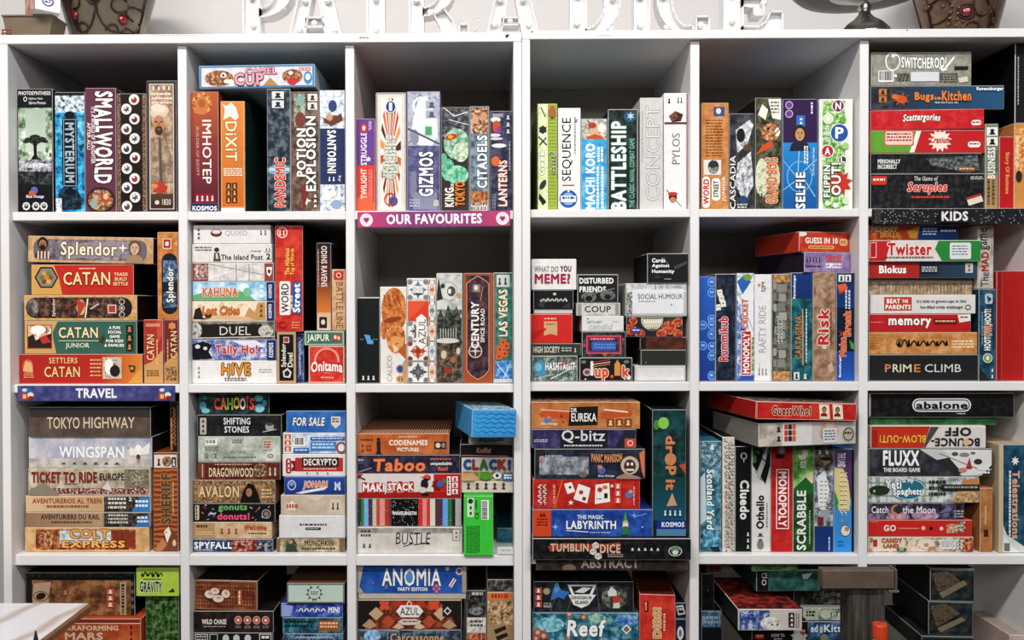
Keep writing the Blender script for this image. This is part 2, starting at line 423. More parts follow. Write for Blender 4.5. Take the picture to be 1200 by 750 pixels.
# ------------------------------------------------------------------ two shelving units side by side
SHELF_Z = {}                                  # (row, unit) -> top of the board that carries that row
BOUNDS = {}                                   # column -> free width between the uprights
REC, DEPTH = 0.012, 0.39
def zpx(u, v, y=REC): return W(u, v, y)[1]
def xpx(u, y=REC): return W(u, 350, y)[0]
def unit(k, label, xl0, xl1, xr0, xr1, dividers, top, boards):
    root = empty('shelving_unit', ((xl0 + xr1) / 2, 0, 0), label, 'shelf', 'white cube shelving units')
    ox = root.location.x
    def part(n, x0, x1, y0, y1, z0, z1, m=M_WHITE, bev=.0012):
        bm = bmesh.new(); bm_box(bm, x0 - ox, x1 - ox, y0, y1, z0, z1, bev); return bm_obj(n, bm, m, root)
    zt0, zt1 = top
    part('side_panel', xl0, xl1, 0, DEPTH, 0, zt0 - .0002); part('side_panel', xr0, xr1, 0, DEPTH, 0, zt0 - .0002)
    part('top_panel', xl0, xr1, 0, DEPTH, zt0, zt1)
    part('back_panel', xl0 + .002, xr1 - .002, DEPTH, DEPTH + .006, 0.02, zt1 - .002, M_BACK, 0)
    for a, c in dividers: part('divider', a, c, REC, DEPTH - .0005, .03, zt0 - .0004)
    xs = [xl1] + [v for p in dividers for v in p] + [xr0]
    cols = [(xs[i], xs[i + 1]) for i in range(0, len(xs), 2)]
    step = (boards[0][1] - boards[2][1]) / 2
    bs = boards + [(boards[2][0] - step, boards[2][1] - step), (.03, .05)]
    for r, (z0, z1) in enumerate(bs):
        SHELF_Z[(r + 1, k)] = z1
        for a, c in cols: part('shelf_board', a + .0002, c - .0002, REC + .0004, DEPTH - .0006, z0, z1)
    for i, c in enumerate(cols): BOUNDS[i + 1 + 3 * k] = c
def rows(u, ps): return [(zpx(u, b), zpx(u, a)) for a, b in ps]
XC = xpx(611.8, 0)
unit(0, 'white cube shelving unit on the left, with the travel sign', xpx(1.2, 0), xpx(11, 0), xpx(602, 0), XC - .0004,
     [(xpx(209.5), xpx(220)), (xpx(405.5), xpx(416))], (zpx(400, 49.8, 0), zpx(400, 39, 0)), rows(300, [(247.6, 257.8), (450.5, 460.3), (650.5, 663)]))
unit(1, 'white cube shelving unit on the right, with the kids sign', XC + .0004, xpx(621.6, 0), xpx(1213, 0), xpx(1223, 0),
     [(xpx(808.8), xpx(819.5)), (xpx(1007), xpx(1017.5))], (zpx(800, 45.3, 0), zpx(800, 35, 0)), rows(910, [(244.8, 254.3), (447.8, 458.3), (650.5, 661.5)]))

# ------------------------------------------------------------------ top row, first compartment
BL = ('5f8f9f', 'cfe0e0', '1d3b4a')
cell(1, 1, 'top left compartment')
box(17.5, 104, 62, 246.5, '17171a', 'black game box with a lone tree over pale mist, leftmost @',
    N(19, 126, 61, 187, '46583f', 'a3b59c', 'dfe8dc', 30), G(28, 127, 53, 176, 'a9b8a8', 'c4d0c0'), N(19, 186, 61, 200, '33353a', '8b9096', 'c7cacc', 60), N(19, 199, 61, 214, '17171a', '2a2c30', '5a5d62', 60),
    *[NE(x, y, rx, ry, '121313', '242a22', '4a5546', 200) for x, y, rx, ry in ((40, 160, 7, 3.4), (33, 162.5, 6.4, 2.6), (47, 162, 7, 2.8), (52, 164.4, 4.4, 1.8), (28.5, 165, 4, 1.6), (40, 165, 8, 1.8))], LN(40, 170, 33, 164, .9, '151414'), LN(40, 170, 47, 164, .9, '151414'), LN(39, 183, 33, 187, .8, '151414'), LN(41, 183, 48, 186.5, .8, '151414'), *[E(x, y, 1.6, 2.6, '5c6b52') for x, y in ((22, 176), (26, 179), (55, 175), (59, 180))], NE(40, 192, 17, 3, '8b9096', 'c7cacc', 'eeeeee', 150), P('151414', 38, 164, 42, 164, 42, 180, 45, 185, 35, 185, 38.5, 180),
    T('PHOTOSYNTHESIS', 20, 107, 60, 111.5, 'e6e6e6'), O(28.5, 116, 2.4, 2.8, .9, 'ddd'), t('Hjalmar Hach', 33, 114, 50, 117.5, 'ddd'), t('Sabrina Miramon', 33, 118.5, 54, 122, 'ddd'),
    E(39, 221, 4.5, 4.5, '5b6fa8'), E(36, 224, 4, 3, 'c8613e'), t('Blue Orange', 29, 226, 51, 230.5, 'e0e0e8', b=.03),
    *[q for x in (29, 41, 51) for q in (S(x, 239, 5, 4.4, 8, 'd8d8d6'), E(x, 239, 2.6, 2.8, '333'), E(x, 238, 1, 1, 'ddd'))])
box(64.5, 108, 99.5, 246.5, '151a22', 'blue and black game box with a framed title plate, second from left @',
    N(65, 112, 99, 134, '15202a', 'b9cdd6', 'eef4f6', 70), N(65, 131, 99, 176, '123a58', '2c9bc4', '7fd0e6', 45), N(65, 176, 99, 246, '0f3c5c', '1f8fc2', '58c6e6', 40), NP('0b0f14', '1b2a36', '2f4f60', 60, 68, 226, 75, 215, 82, 226, 90, 218, 96, 232, 94, 243, 70, 243),
    N(65, 230, 72, 246, 'c9d6da', 'e7eef0', '6f8894', 120), R(73, 137, 91, 218, '11161d', 5), BR(74.5, 139, 89.5, 216, .8, '8fa7b2'), T('MYSTERIUM', 76.5, 143, 87.5, 212, 'a9bcc6', r=-90, b=.03, o='0a0d11', ob=.06), E(82, 134, 6, 4, '11161d'), E(82, 222, 6, 4, '11161d'))
box(100, 103, 136, 246.5, '6b3a50', 'mauve game box with big white wavy lettering and a globe, @',
    T('SMALLWORLD', 111, 107, 132, 213, 'f3ece6', r=-90, b=.05, o='2c141e', ob=.1, wob=.05), T('IT\'S A WORLD OF SLAUGHTER', 107, 125, 112, 190, 'f0dfd8', r=-90, b=.025, n='small_lettering'), t('AFTER ALL!', 102.5, 143, 106.5, 174, 'f0dfd8', r=-90, b=.025),
    O(118, 232, 17, 15, 2.5, '3a2a22'), NE(118, 232, 14.5, 12.5, '3c2a1e', '8a6248', 'd8b48c', 90), S(123, 230, 9, 4, 6, 'b5542f'), E(110, 236, 4, 6, '9aa6a0'), E(124, 228, 3, 3.4, 'dfb998'), E(113, 229, 2.6, 3, 'caa58c'))
CC = ['e8e4e0', 'd9d2cc', 'c9b8b0']
box(137, 109.5, 171.5, 246.5, '241c1a', 'black game box with two rows of white round badges, @',
    N(137.5, 110, 141.5, 246, '3a2a22', '7a5a44', 'b08d70', 160, n='printed_frame'), N(167, 110, 171, 246, '3a2a22', '7a5a44', 'b08d70', 160, n='printed_frame'),
    *[q for i, (x, y) in enumerate(((157.5, 116.5), (148.5, 127.5), (158, 139), (148.5, 150.5), (158, 161.5), (148.5, 173), (158.5, 183.5), (149, 196), (158, 207.5), (149, 218), (158.5, 229), (149, 239.5)))
      for q in (E(x, y, 6.6, 6.8, 'e9e5e1'), O(x, y, 6.6, 6.8, .7, '6b605a'), (E(x, y + .5, 3.4, 3.6, ['a33a34', '4a4a50', '7a2f2c', '6a4a3c'][i % 4]) if i % 3 != 1 else S(x, y, 4.6, 2.2, 5 + i % 3, '55504e')), E(x - 1, y - 1.5, 1.3, 1.3, 'e9e5e1'))])
box(172, 94.5, 207, 246.5, '3b3230', 'tall tan game box showing a bearded man in a turban, @',
    BR(175, 98, 204, 243, 1.3, 'c9c2ba'), N(176.5, 99.5, 202.5, 241.5, '7d6350', 'a98a70', 'cdb49a', 30), IC(178, 100, 202, 106, 4, None, 'e6dfd6'), L(178, 109, 202, 124, 3, 'e9ddcf', fill=.4),
    E(187.5, 139, 9.6, 11, 'c2a98f', n='portrait'), E(187.5, 130, 11, 7.5, 'd6c4ae', -12, n='portrait'), E(186, 126.5, 9, 5, 'e2d3bf', 8, n='portrait'), E(186.5, 145, 7, 10.5, 'b98663', n='portrait'), E(186.5, 152, 4.6, 5.4, '4a332a', n='portrait'), E(186.5, 150.6, 2.4, 1, '9a5a4a', n='portrait'), E(183.4, 142, 1.5, .8, '2a1c16', n='portrait'), E(189.6, 142, 1.5, .8, '2a1c16', n='portrait'), P('9a6a4c', 185.8, 142, 187.2, 142, 188, 147.5, 185, 147.5, n='portrait'),
    NP('7c6a58', '9a8772', 'b8a68f', 50, 177, 212, 178, 178, 183, 160, 190, 158, 199, 172, 202, 212, n='portrait'), P('6a5848', 186, 160, 189, 160, 191, 212, 187, 212, n='portrait'), S(187, 218, 10, 6, 9, 'b5452f'), E(181, 216, 4, 3, 'd98a5a'), E(192, 218, 4, 3, 'c23a2a'), G(176.5, 225, 202.5, 241.5, '5a4436', '3b2c24'), t('1830', 190, 231, 200, 238, 'e0d6ca'), E(184, 235, 2.6, 2.6, 'd8c9b6'))

cell(1, 2, 'second top compartment')
box(222, 107.5, 256, 247, 'a5553a', 'copper red upright box with a navy foot band, leftmost @',
    G(222, 108, 256, 160, 'b8623c', '9a4636'), G(222, 160, 256, 236, '93403a', '5c1f35'), NE(236, 121, 12, 13, '8a4526', 'd0854e', 'e7b27a', 70), P('c87c48', 226, 132, 231, 114, 240, 112, 245, 124, 240, 134), E(236, 121, 4, 5, 'a5663a'),
    T('IMHOTEP', 236.5, 140, 247.5, 214, 'f0e4dc', r=-90, b=.015), t('BUILDER OF EGYPT', 229, 148, 232.5, 205, 'caa29a', r=-90), R(227, 225, 252, 236, '8f1f35'), IC(227.5, 226, 252, 235, 4, None, 'f0dcd8'), R(222, 237, 256, 247, '1f2f5e'), T('KOSMOS', 224, 239.5, 254, 245, 'f2f2f4', b=.035, n='small_lettering'))
box(258.5, 118.5, 287, 247, 'd2803a', 'orange upright box with a white rabbit and dark green sides @',
    G(259, 119, 287, 245, 'dc8f45', 'c86f2c'), BR(259.5, 119.5, 286, 241, .6, 'e8b071'), P('f1ece4', 262, 140, 264, 128, 261, 122, 266, 124, 271, 120, 277, 126, 280, 137, 276, 141, 270, 136, n='emblem'), E(271, 131, 4, 5, 'e5ddd2', n='emblem'),
    T('DiXiT', 264.5, 142, 278, 188, 'f3dfc0', r=-90, b=.02, o='7a4218', ob=.045), L(262, 196, 284, 206, 4, 'f5e6d2'), IC(265, 213, 279, 220, 2, '3b2a20', 'e3a566'), IC(265, 221, 279, 228, 2, '3b2a20', 'e3a566'), IC(265, 229, 279, 236, 2, '3b2a20', 'e3a566'), R(259, 242, 287, 247, 'e9e6df'), side='1f3a2f', d=27)
box(313, 104, 340.5, 247, '30353d', 'dark slate upright box with worn edges and red lettering @', N(314, 105, 340, 246, '191d24', '39434e', '6a7a86', 40), E(327, 198, 14, 6, '7fa6bd'), R(316, 196, 339, 199, 'bcd7e6'), IC(319, 107, 333, 128, 2, 'd8d8d6', '333', v=True),
    T('PANDEMIC', 322, 184, 334.5, 241, 'd8492e', r=90, b=.035, o='f0e6dc', ob=.08), side='23305c', wear=.6)
box(341, 107.5, 374, 247, '5c473d', 'brown upright box with stacked white two line title @', N(341.5, 108, 373.5, 246, '46362f', '6d564a', '8c7868', 40), N(345, 110, 358, 148, '5a6656', '8b9a86', 'b9c3b4', 70), IC(361, 110, 372, 130, 2, 'e8e2da', '444', v=True), E(352, 140, 6, 9, '7d4436'), E(352, 118, 5, 6, '8aa9a0'),
    T('POTION', 347.5, 150, 359, 206, 'f4efe8', r=90, b=.05, o='2a1e1a', ob=.09), T('EXPLOSION', 358.5, 136, 370.5, 223, 'f4efe8', r=90, b=.05, o='2a1e1a', ob=.09), S(359, 234, 6, 2.6, 4, 'e8dfd4'), IC(366, 226, 373, 243, 3, None, 'efe6da', v=True), P('8a2f2a', 353, 222, 357, 212, 360, 230, 355, 246))
box(374.5, 105.5, 404.5, 247, '2c3a63', 'navy and white upright box with a flying figure, rightmost @', N(375, 106, 404, 150, '8fa6bb', 'dfe4e6', 'f4f2ee', 60), N(375, 215, 404, 247, '6f86a6', 'd4dae0', 'f2f0ec', 60), E(390, 124, 5, 7, '3a4a78'), E(390, 140, 11, 5, '7a4a36', -10), E(386, 137, 4, 4.5, 'c89a78'), P('6b4434', 376, 136, 388, 142, 400, 132, 402, 141, 388, 148),
    T('SANTORINI', 383.5, 152, 394, 202, 'f4f4f2', r=-90, b=.045, o='1b2444', ob=.08), t('by', 396, 205, 400, 212, 'e5e8ee', r=-90), IC(384, 205, 394, 212, 2, None, 'dfe4ee'), E(384, 228, 5, 6, 'f3f3f0'), E(394, 238, 6, 5, '93a8c2'), S(391, 226, 5, 3, 6, 'e9e4da'))
box(233.5, 76, 369, 104.5, 'b9ccd8', 'pale blue box lying flat across the tops of upright boxes @', BR(234, 76.5, 368.5, 104, 2.2, '4f8fb8'), N(236.5, 79, 366, 102, 'd3cfd6', 'e4dcde', 'c5ccda', 40),
    NE(257, 92, 17, 10, '5a3a2a', '9a6b48', 'd0a27a', 90), E(262, 88, 3.4, 3.2, 'f3efe8'), E(262, 88.4, 1.5, 1.6, '222'), E(268, 96, 6, 2.6, 'efe4d8'), NE(343, 91, 12, 9, '5a3a2a', '9a6b48', 'd0a27a', 90), E(343, 97, 6, 5, 'c23b3b'), E(341, 87, 2.6, 2.4, 'f3efe8'), E(361, 93, 5, 8, '4f8fb8'), E(361, 92, 3, 4, 'e9edf0'), P('b98a55', 308, 102, 317, 92, 326, 102), IC(351, 80, 365, 84, 3, 'd46a5a', 'f4e4dc'),
    T('CAMEL', 288, 79.5, 325, 88, 'e9a7b2', b=.05, o='5a2c3a', ob=.11), T('CUP', 275, 86, 309, 101.5, 'e9a7b2', b=.05, o='5a2c3a', ob=.1), d=27, roll=-.8)

cell(1, 3, 'compartment above the pink sign')
box(416.5, 139, 439.5, 247, 'd94a38', 'purple over red upright box, leftmost @', R(417, 139.5, 439, 193, '6d4a94'), T('STRUGGLE', 422, 155, 429.5, 193, 'efe6f2', r=90, b=.03), S(431.5, 186, 3.8, 1.6, 5, 'efe8f2'), R(422, 145, 430, 156, 'c23b3b', 1.5), E(426, 150, 2, 3, 'f0d8d4'), L(432, 198, 437, 240, 3, 'f0c0b2', v=True, fill=.3), L(432, 142, 436, 153, 2, 'd8c8e8', v=True), P('f06a4a', 417, 232, 428, 222, 439, 238, 439, 246, 417, 246), T('TWILIGHT', 422, 197, 429.5, 232, 'f6e4dc', r=90, b=.03))
box(440.5, 108.5, 476, 246.5, '9b948c', 'white framed upright box with orange comic burst rays @', R(442.5, 110.5, 474.5, 245, 'd9d4ce'), R(446, 114, 470.5, 242, 'e9e2da'),
    *[P(['d9642f', 'c7452a', 'e59a4a', '5d2a22'][i % 4], 458, 178, 458 + 40 * math.cos(a) * .3, 178 + 64 * math.sin(a), 458 + 40 * math.cos(a + .16) * .3, 178 + 64 * math.sin(a + .16)) for i, a in enumerate([k * .314 + .1 for k in range(20)])],
    NP('7fa05a', 'e9e4dc', '4a6a3c', 120, 447, 205, 452, 158, 462, 158, 468, 200, 460, 210), L(452, 160, 464, 204, 3, 'f0ece6', v=True, fill=.7, n='title_lettering'), E(458, 125, 6.5, 7.5, '27407a'), O(458, 125, 6.5, 7.5, 1, 'e8e8ec'), R(456, 120, 460, 130, 'cfd8ea', 1), E(461, 234, 5, 5.5, '3c5a94'), O(457, 232, 7, 7.5, 1.2, 'b83a30'), wear=.7)
box(477, 107, 516, 246.5, '6d6c86', 'lavender grey upright box with a white machine and green screen @', N(478, 108, 515, 172, '9a9db0', 'c3c5d0', '7d8096', 30), N(478, 170, 515, 246, '4c4c74', '60608a', '7b7ba0', 40), P('e9eaec', 482, 168, 484, 140, 490, 118, 500, 112, 507, 128, 512, 132, 513, 160, 506, 170), O(494, 124, 11, 11, 3, 'dfe1e6'), IC(499, 118, 513, 140, 2, 'aeb2be', '5a5d70', v=True), R(497, 146, 507.5, 160, 'c9e3d2', 1), R(498.5, 148, 506, 158, '5aa07a'), E(486, 160, 5, 9, '8f93a4'), LN(478, 150, 515, 168, 2, '5a5c74'),
    R(481, 200, 488, 230, '85849f', 1), R(484, 224, 512, 244, '8f90a8', 2), R(508, 233, 514, 240, 'c4bfae'), L(480, 232, 492, 242, 3, 'b9b8cc'), T('GIZMOS', 490.5, 177, 508, 229, 'eceaf2', r=90, b=.06, o='2b2946', ob=.1))
box(517, 125.5, 549.5, 246.5, '34363a', 'upright box with a big green monster over a stormy sky @', N(518, 126, 549, 160, '26282c', '4a4d52', '8b8f90', 60), LN(520, 126, 533, 136, .9, 'f0f0ee'), LN(533, 136, 548, 131, .9, 'f0f0ee'), LN(526, 140, 549, 146, .8, 'e0e0de'), NE(535, 168, 15, 18, '5c8f74', '93bd9f', 'c2dcc2', 60), NE(525, 198, 8, 13, '3f8468', '6db796', 'a2d9bc', 60), NE(536, 204, 13, 11, '4a9a78', '7cc4a2', 'b4e0c4', 60), E(529, 160, 7, 3.4, 'c2392d', -12), E(528, 160, 3, 2, 'f0b03a'), NE(540, 178, 9, 11, '8fae8c', 'c6d6b6', 'e6eada', 80), E(520, 186, 4, 7, '6fb292'), R(518, 214, 549, 246, '3b342e'),
    T('KING', 521, 219, 532, 241, 'f2ece2', r=90, b=.06, o='4a2a1c', ob=.12), T('TOKYO', 533, 212, 545, 240, 'e88a3c', r=90, b=.06, o='3a2014', ob=.12), t('OF', 528, 214, 532, 219, 'f2ece2', r=90, b=.04))
box(550, 124.5, 573.5, 246, '5a6a76', 'slate blue upright box with white title and figures at both ends @', N(551, 125, 573, 156, '4a2c20', 'a5704a', 'e6d2bd', 100), N(551, 156, 573, 222, '3c4a56', '6d818e', '9db0ba', 40), N(551, 222, 573, 236, '6b3a22', 'a4683e', 'd49c6a', 80), N(551, 236, 573, 246, '2b2622', '7b736c', 'e4ded6', 140), E(557, 140, 4, 5, 'd0a07a'), E(567, 136, 4, 5, 'c89a78'), BR(551, 125, 573, 246, 1, '8c8f90'), T('CITADELS', 559, 158, 571, 219, 'eef0f2', r=90, b=.035, o='26323c', ob=.07), IC(554, 239, 571, 245, 4, 'd8d2c8', '333'))
box(574.5, 130, 601.5, 246, '35374a', 'dark blue grey upright box with floating lanterns, rightmost @', N(575, 131, 601, 246, '232534', '3b3e54', '5a5e78', 40), E(581, 140, 6, 3, 'e8e4e0'), E(580, 158, 7, 2, 'd8d4d4'), E(585, 170, 9, 2.4, 'e6e4e2'), E(582, 162, 8, 1.6, 'cfcdd0'), E(582, 148, 4.5, 7, 'c2552f'), E(585, 152, 3, 4, '8a4a8a'), R(577, 133, 590, 137, '9a9aa4'), IC(592, 134, 600, 158, 3, None, 'd8d4d0', v=True),
    T('LANTERNS', 584, 187, 595, 240, 'f3dccb', r=90, b=.05, o='8a2f20', ob=.1), E(581, 188, 5, 6, 'd86a3a'), L(597, 165, 600, 200, 1, 'b0aab8', v=True), L(577, 226, 582, 244, 2, '8a8ca0', v=True))

cell(1, 4, 'fourth top compartment')
box(630, 121.5, 653, 246, 'a9bd4d', 'lime green upright box on graph paper pattern, leftmost @', *[LN(630 + k * 3, 122, 630 + k * 3, 246, .35, '7d9a32') for k in range(1, 8)], *[LN(631, 124 + k * 4, 652, 124 + k * 4, .35, '7d9a32') for k in range(31)], N(630.5, 122, 642, 246, 'dbe0b4', 'e6e9c6', 'cdd69a', 60),
    T('Geek', 626.5 + 5, 176, 638, 205, 'f4f6e8', r=90, b=.05, o='6d8a2a', ob=.09), T('out!', 643, 178, 652, 203, '5d7a22', r=90, b=.03, o='e9efc8', ob=.07), S(636, 152, 5, 3.8, 6, '2b2a26'), E(647, 131, 4, 7, 'b06a4a'), LN(631, 160, 641, 170, 1.2, '333'), LN(632, 170, 640, 161, 1.2, '333'), E(636, 216, 3, 6, '3a3a34', 30), P('222', 632, 226, 640, 236, 636, 240, 631, 232), LN(634, 126, 639, 137, 1, '444'), side='7f8f3a')
box(654, 126.5, 680.5, 246, 'eceae6', 'white upright box with thin black lettering and a blue seal @', T('SEQUENCE', 658.5, 138, 671, 212, '1d1d1f', r=90, b=.004), L(673, 137, 676, 180, 1, '8a8a8a', v=True), R(659, 216, 673, 217.4, 'b04a3a'), t('R', 674, 139, 677, 143, '333', r=90), O(666, 232.5, 10.5, 10.5, 3, '2a5ea0'), E(666, 232.5, 7.4, 7.4, '8fb2d6'), P('f4f4f2', 657, 229, 675, 229, 675, 236, 657, 236), L(659, 230, 674, 235, 1, '24508f'), S(666, 223.5, 1.8, .8, 5, 'fff'))
box(681, 139, 711.5, 246, '3d9fd0', 'sky blue upright box with a cheering cartoon figure on top @', N(682, 140, 711, 163, '4a7f9a', 'c3b39a', 'e9d9bc', 90), E(697, 152, 6, 6, 'd8b090'), E(694, 147, 5, 3.4, 'b0452f'), E(705, 150, 4.4, 5, 'e7e9ea'), P('c25a2a', 688, 160, 697, 157, 706, 160, 708, 164, 687, 164), N(681.5, 163, 711, 246, '2f90c6', '49a9d8', '7fc6e6', 25),
    T('MACHI KORO', 686, 168, 697.5, 245, 'f4f7f8', r=90, b=.055), L(700, 172, 708, 190, 2, 'eef6fa', v=True, fill=.7), L(699, 195, 710, 244, 2, 'eef6fa', v=True, fill=.5))
box(712.5, 128, 748, 246, '13201f', 'black green upright box with tall white lettering and worn edges @', N(713, 129, 747, 246, '0d1514', '1d2d2b', '33504a', 40), E(738, 137, 7, 6, '2f5f7a'), S(739, 136, 5, 2, 6, 'bfd4dc'), T('BATTLESHIP', 716, 142, 734, 245, 'eef3ee', r=90, b=.06, o='2f6a4f', ob=.11), T('THE CLASSIC NAVAL COMBAT GAME', 737.5, 162, 743.5, 243, '7fb8a6', r=90, b=.03, n='small_lettering'), LN(746.5, 130, 746.5, 245, 1, '8a8a7a'), wear=.8)
box(750, 114.5, 777, 246, 'cfcdc9', 'pale grey upright box with hollow outlined letters @', T('CONCEPT', 757, 124, 773, 235, 'd8d6d2', r=90, b=.0, o='8f8d8a', ob=.022), L(752, 130, 755, 190, 1, 'b5b3ae', v=True))
box(778, 109, 807.5, 246, 'e9e5e3', 'white upright box with a wooden cube picture, rightmost @', R(806, 109.5, 807.4, 246, '9a2f3a'), R(778.5, 143, 806, 145.6, '6a2a4a'), P('4a2c20', 784, 136, 792, 130, 802, 134, 799, 142, 788, 143), P('7d5236', 784, 136, 792, 130, 796, 137, 788, 143), E(791, 138, 1.4, 1, '1a1210'), IC(782, 114, 788, 122, 1, None, '333'), IC(794, 112, 802, 122, 2, None, '555'),
    T('PYLOS', 788, 156, 798, 192, '8d8a88', r=90, b=-.008), LN(781, 222, 792, 234, .7, '333'), LN(792, 234, 800, 242, .7, '333'), E(789, 231, 5, 5, '3a2a26'), E(789, 234, 3.6, 3.4, 'c28a62'), E(789, 227, 6, 2.2, 'c2392d'))

cell(1, 5, 'fifth top compartment')
box(822, 120.5, 854, 243.5, 'c07f45', 'orange brown upright box with a grey portrait photo, leftmost @', N(823, 121, 853, 243, 'b87538', 'c98a50', 'd69a62', 30), R(836, 125, 849, 136, '3a5a8f', 1), E(842, 130, 3, 3.4, 'e6d9c4'), L(827, 140, 847, 184, 13, '5a3a1e', fill=.35), R(824.5, 186, 845, 203, 'e4e0da'), NE(836, 194, 6.5, 8, '2a2a2a', '77736e', 'c9c5bf', 150), E(836, 191, 6, 4, '3a3836'),
    R(821 + 2, 205, 832, 241, 'f2eee8', 4), T('WORD', 824, 208, 831, 237, 'c8342c', r=90, b=.05), R(834, 207, 844, 233, 'f2eee8', 4), t('STREET', 836, 210, 842, 229, '333', r=90, b=.03), t('JUNIOR', 846, 205, 851, 234, 'f6e9d6', r=90, b=.03))
box(854.5, 133, 883.5, 243, '2b2c2e', 'charcoal upright box with pale feathers @', N(855, 134, 883, 243, '1b1c1e', '33353a', '55585e', 30), NP('8b8d90', 'c8cacc', 'ececec', 70, 862, 152, 878, 140, 883, 146, 876, 168, 864, 178), NP('77797e', 'bfc1c4', 'f0f0f0', 70, 864, 190, 880, 176, 883, 215, 872, 235, 862, 214), E(868, 158, 5, 8, '1b1c1e'), E(876, 172, 5, 4, '6a4634'), T('CASCADIA', 855.5, 181, 862, 242, 'eeece8', r=90, b=.01), E(871, 231, 4.5, 4.5, '2f4f74'), L(864, 236, 876, 242, 2, 'c9c9c9'))
box(885, 114.5, 916, 243, '3d3c2c', 'olive upright box with an orange fox and cream clouds @', N(886, 115, 915, 243, '26261c', '4b4b36', '77765a', 45), NE(893, 206, 8, 22, 'cfd2ae', 'e4e6cc', '8f9270', 60), NE(908, 205, 6, 16, '8f9270', 'c9cba8', 'e4e6cc', 60), P('efece2', 900, 116, 915, 116, 915, 140, 905, 138), L(903, 119, 913, 134, 4, '6a6a60'), P('efe9dc', 888, 134, 893, 122, 900, 128, 897, 140), NE(903, 154, 11, 10, '7a4a34', 'b9764c', 'e2b48a', 100), P('d0572c', 886, 180, 894, 168, 904, 164, 907, 170, 898, 174), E(911, 154, 3, 5, 'efe4d2'), E(900, 150, 1.6, 1.6, '1c1410'), LN(904, 160, 914, 150, 1, '2a1a14'),
    T('GRAND BOIS', 897.5, 183, 911, 236, 'd9733a', r=90, b=.05, o='f2e6cc', ob=.11), L(888, 224, 895, 240, 2, '4a4a36', v=True), side='22221a')
box(917, 116, 958, 243, '2172b4', 'purple over blue upright box with a printed smiling face @', R(917.5, 116.5, 957.5, 166, '3b2350'), G(917.5, 166, 957.5, 243, '2f8fd0', '165a9a'), *[LN(937 + 4 * math.cos(a), 205 + 4 * math.sin(a), 937 + 24 * math.cos(a + .5), 205 + 36 * math.sin(a + .5), 1, '9fd0ee') for a in (0.2, 1.2, 2.2, 3.2, 4.2, 5.2)], O(937, 205, 15, 18, 1, '7fc0e8'), E(924.5, 123, 4.5, 4.5, '7a4a94'), O(924.5, 123, 4.5, 4.5, .8, 'd8c4e4'), E(924.5, 133, 4.5, 4.5, '7a4a94'), O(924.5, 133, 4.5, 4.5, .8, 'd8c4e4'), L(950, 120, 954, 133, 1, 'e4d8ec', v=True),
    R(933, 135, 943, 148, '3a78c0', 1), IC(935, 137, 942, 146, 2, None, 'dfe8f4', v=True), FC(937, 156, 8, 'c99a74', '3a2418', '2a2a3a'), L(942, 170, 948, 190, 2, 'eaf4fa', v=True), T('SELFIE', 932, 200, 943.5, 242, 'f4f6f8', r=90, b=.05, o='123a66', ob=.09), t('The Worlds 1st Selfie Game', 951, 172, 954, 205, 'd6ecf8', r=90))
box(960, 116, 999.5, 243, 'e4e4dc', 'white rimmed upright box with coloured letter circles, rightmost @', N(964, 118, 990, 242, '3f7a36', '8fbf6a', 'dfeecb', 60),
    *[q for x, y, rr, c, ch in ((982, 124, 7.5, '7a2f5c', 'N'), (983.5, 155, 11, '2a5ea0', 'P'), (969.5, 176, 7.5, 'b8302c', 'A'), (987, 186, 5, '3a4a44', 'L'), (970, 139, 6, 'cfe2b2', 'W')) for q in (E(x, y, rr, rr, c), O(x, y, rr, rr, .9, 'f2f2ee'), t(ch, x - rr * .45, y - rr * .6, x + rr * .45, y + rr * .6, 'f6f6f2', b=.03))], E(987, 140, 4, 4, '6fae4a'), E(990, 170, 4, 4, 'a6cf8a'), S(984, 212, 15, 9, 9, 'cc3a2a'), t('Words', 966, 147, 971, 166, 'f4f6ee', r=90),
    T('OUT!', 973.5, 189, 985, 227, 'f4f0ea', r=90, b=.06, o='3a1a16', ob=.11), T('FLIPPIN', 964.5, 192, 972, 229, 'f4f4ee', r=90, b=.04, o='33512c', ob=.09), E(969, 236, 3, 3, 'd8e6c6'), E(990, 233, 4, 4, 'cfe0b4'), E(978, 238, 3, 3, 'f0f0e8'))

cell(1, 6, 'compartment above the kids sign')
box(1020, 203.5, 1153.5, 244, '1d1d1f', 'black box with red slanted title, bottom of the stack @', N(1022, 205, 1152, 243, '141416', '232326', '38383b', 60), R(1021, 206, 1039, 216, 'c8402f', 1.5), L(1023, 209, 1037, 213, 1, 'f0e0da'), T('Scruples', 1063, 213, 1110, 227, 'd84a30', b=.05, sh=.2, o='f0e4dc', ob=.08), t('The Game of', 1071, 206.5, 1099, 211.5, 'd8d2cc', sh=.2), L(1068, 229, 1112, 233, 1, 'd84a30'), L(1137, 207, 1152, 211, 2, 'c9c9c6'), P('d9cfc4', 1132, 231, 1149, 226, 1152, 235, 1135, 240, n='sticker'), P('b03a34', 1132, 231, 1149, 226, 1149.8, 228.6, 1132.8, 233.6, n='sticker'), wear=.5)
box(1020, 179.5, 1150.5, 203.3, '1a1b1c', 'black box with grey machine picture, second from bottom @', N(1022, 181, 1150, 202, '131415', '1f2122', '303234', 50), T('PERSONALLY', 1028.5, 186.5, 1055, 191.5, 'e4e4e2', b=.05), T('INCORRECT', 1028.5, 192.5, 1051, 198, 'e4e4e2', b=.05), NP('2a2c2e', '55595b', '85898a', 90, 1085, 186, 1145, 182, 1148, 200, 1130, 202, 1092, 194), R(1123, 196, 1142, 201, '8a5a3a'), L(1124, 197, 1141, 200, 1, 'e0c8a8'), wear=.5)
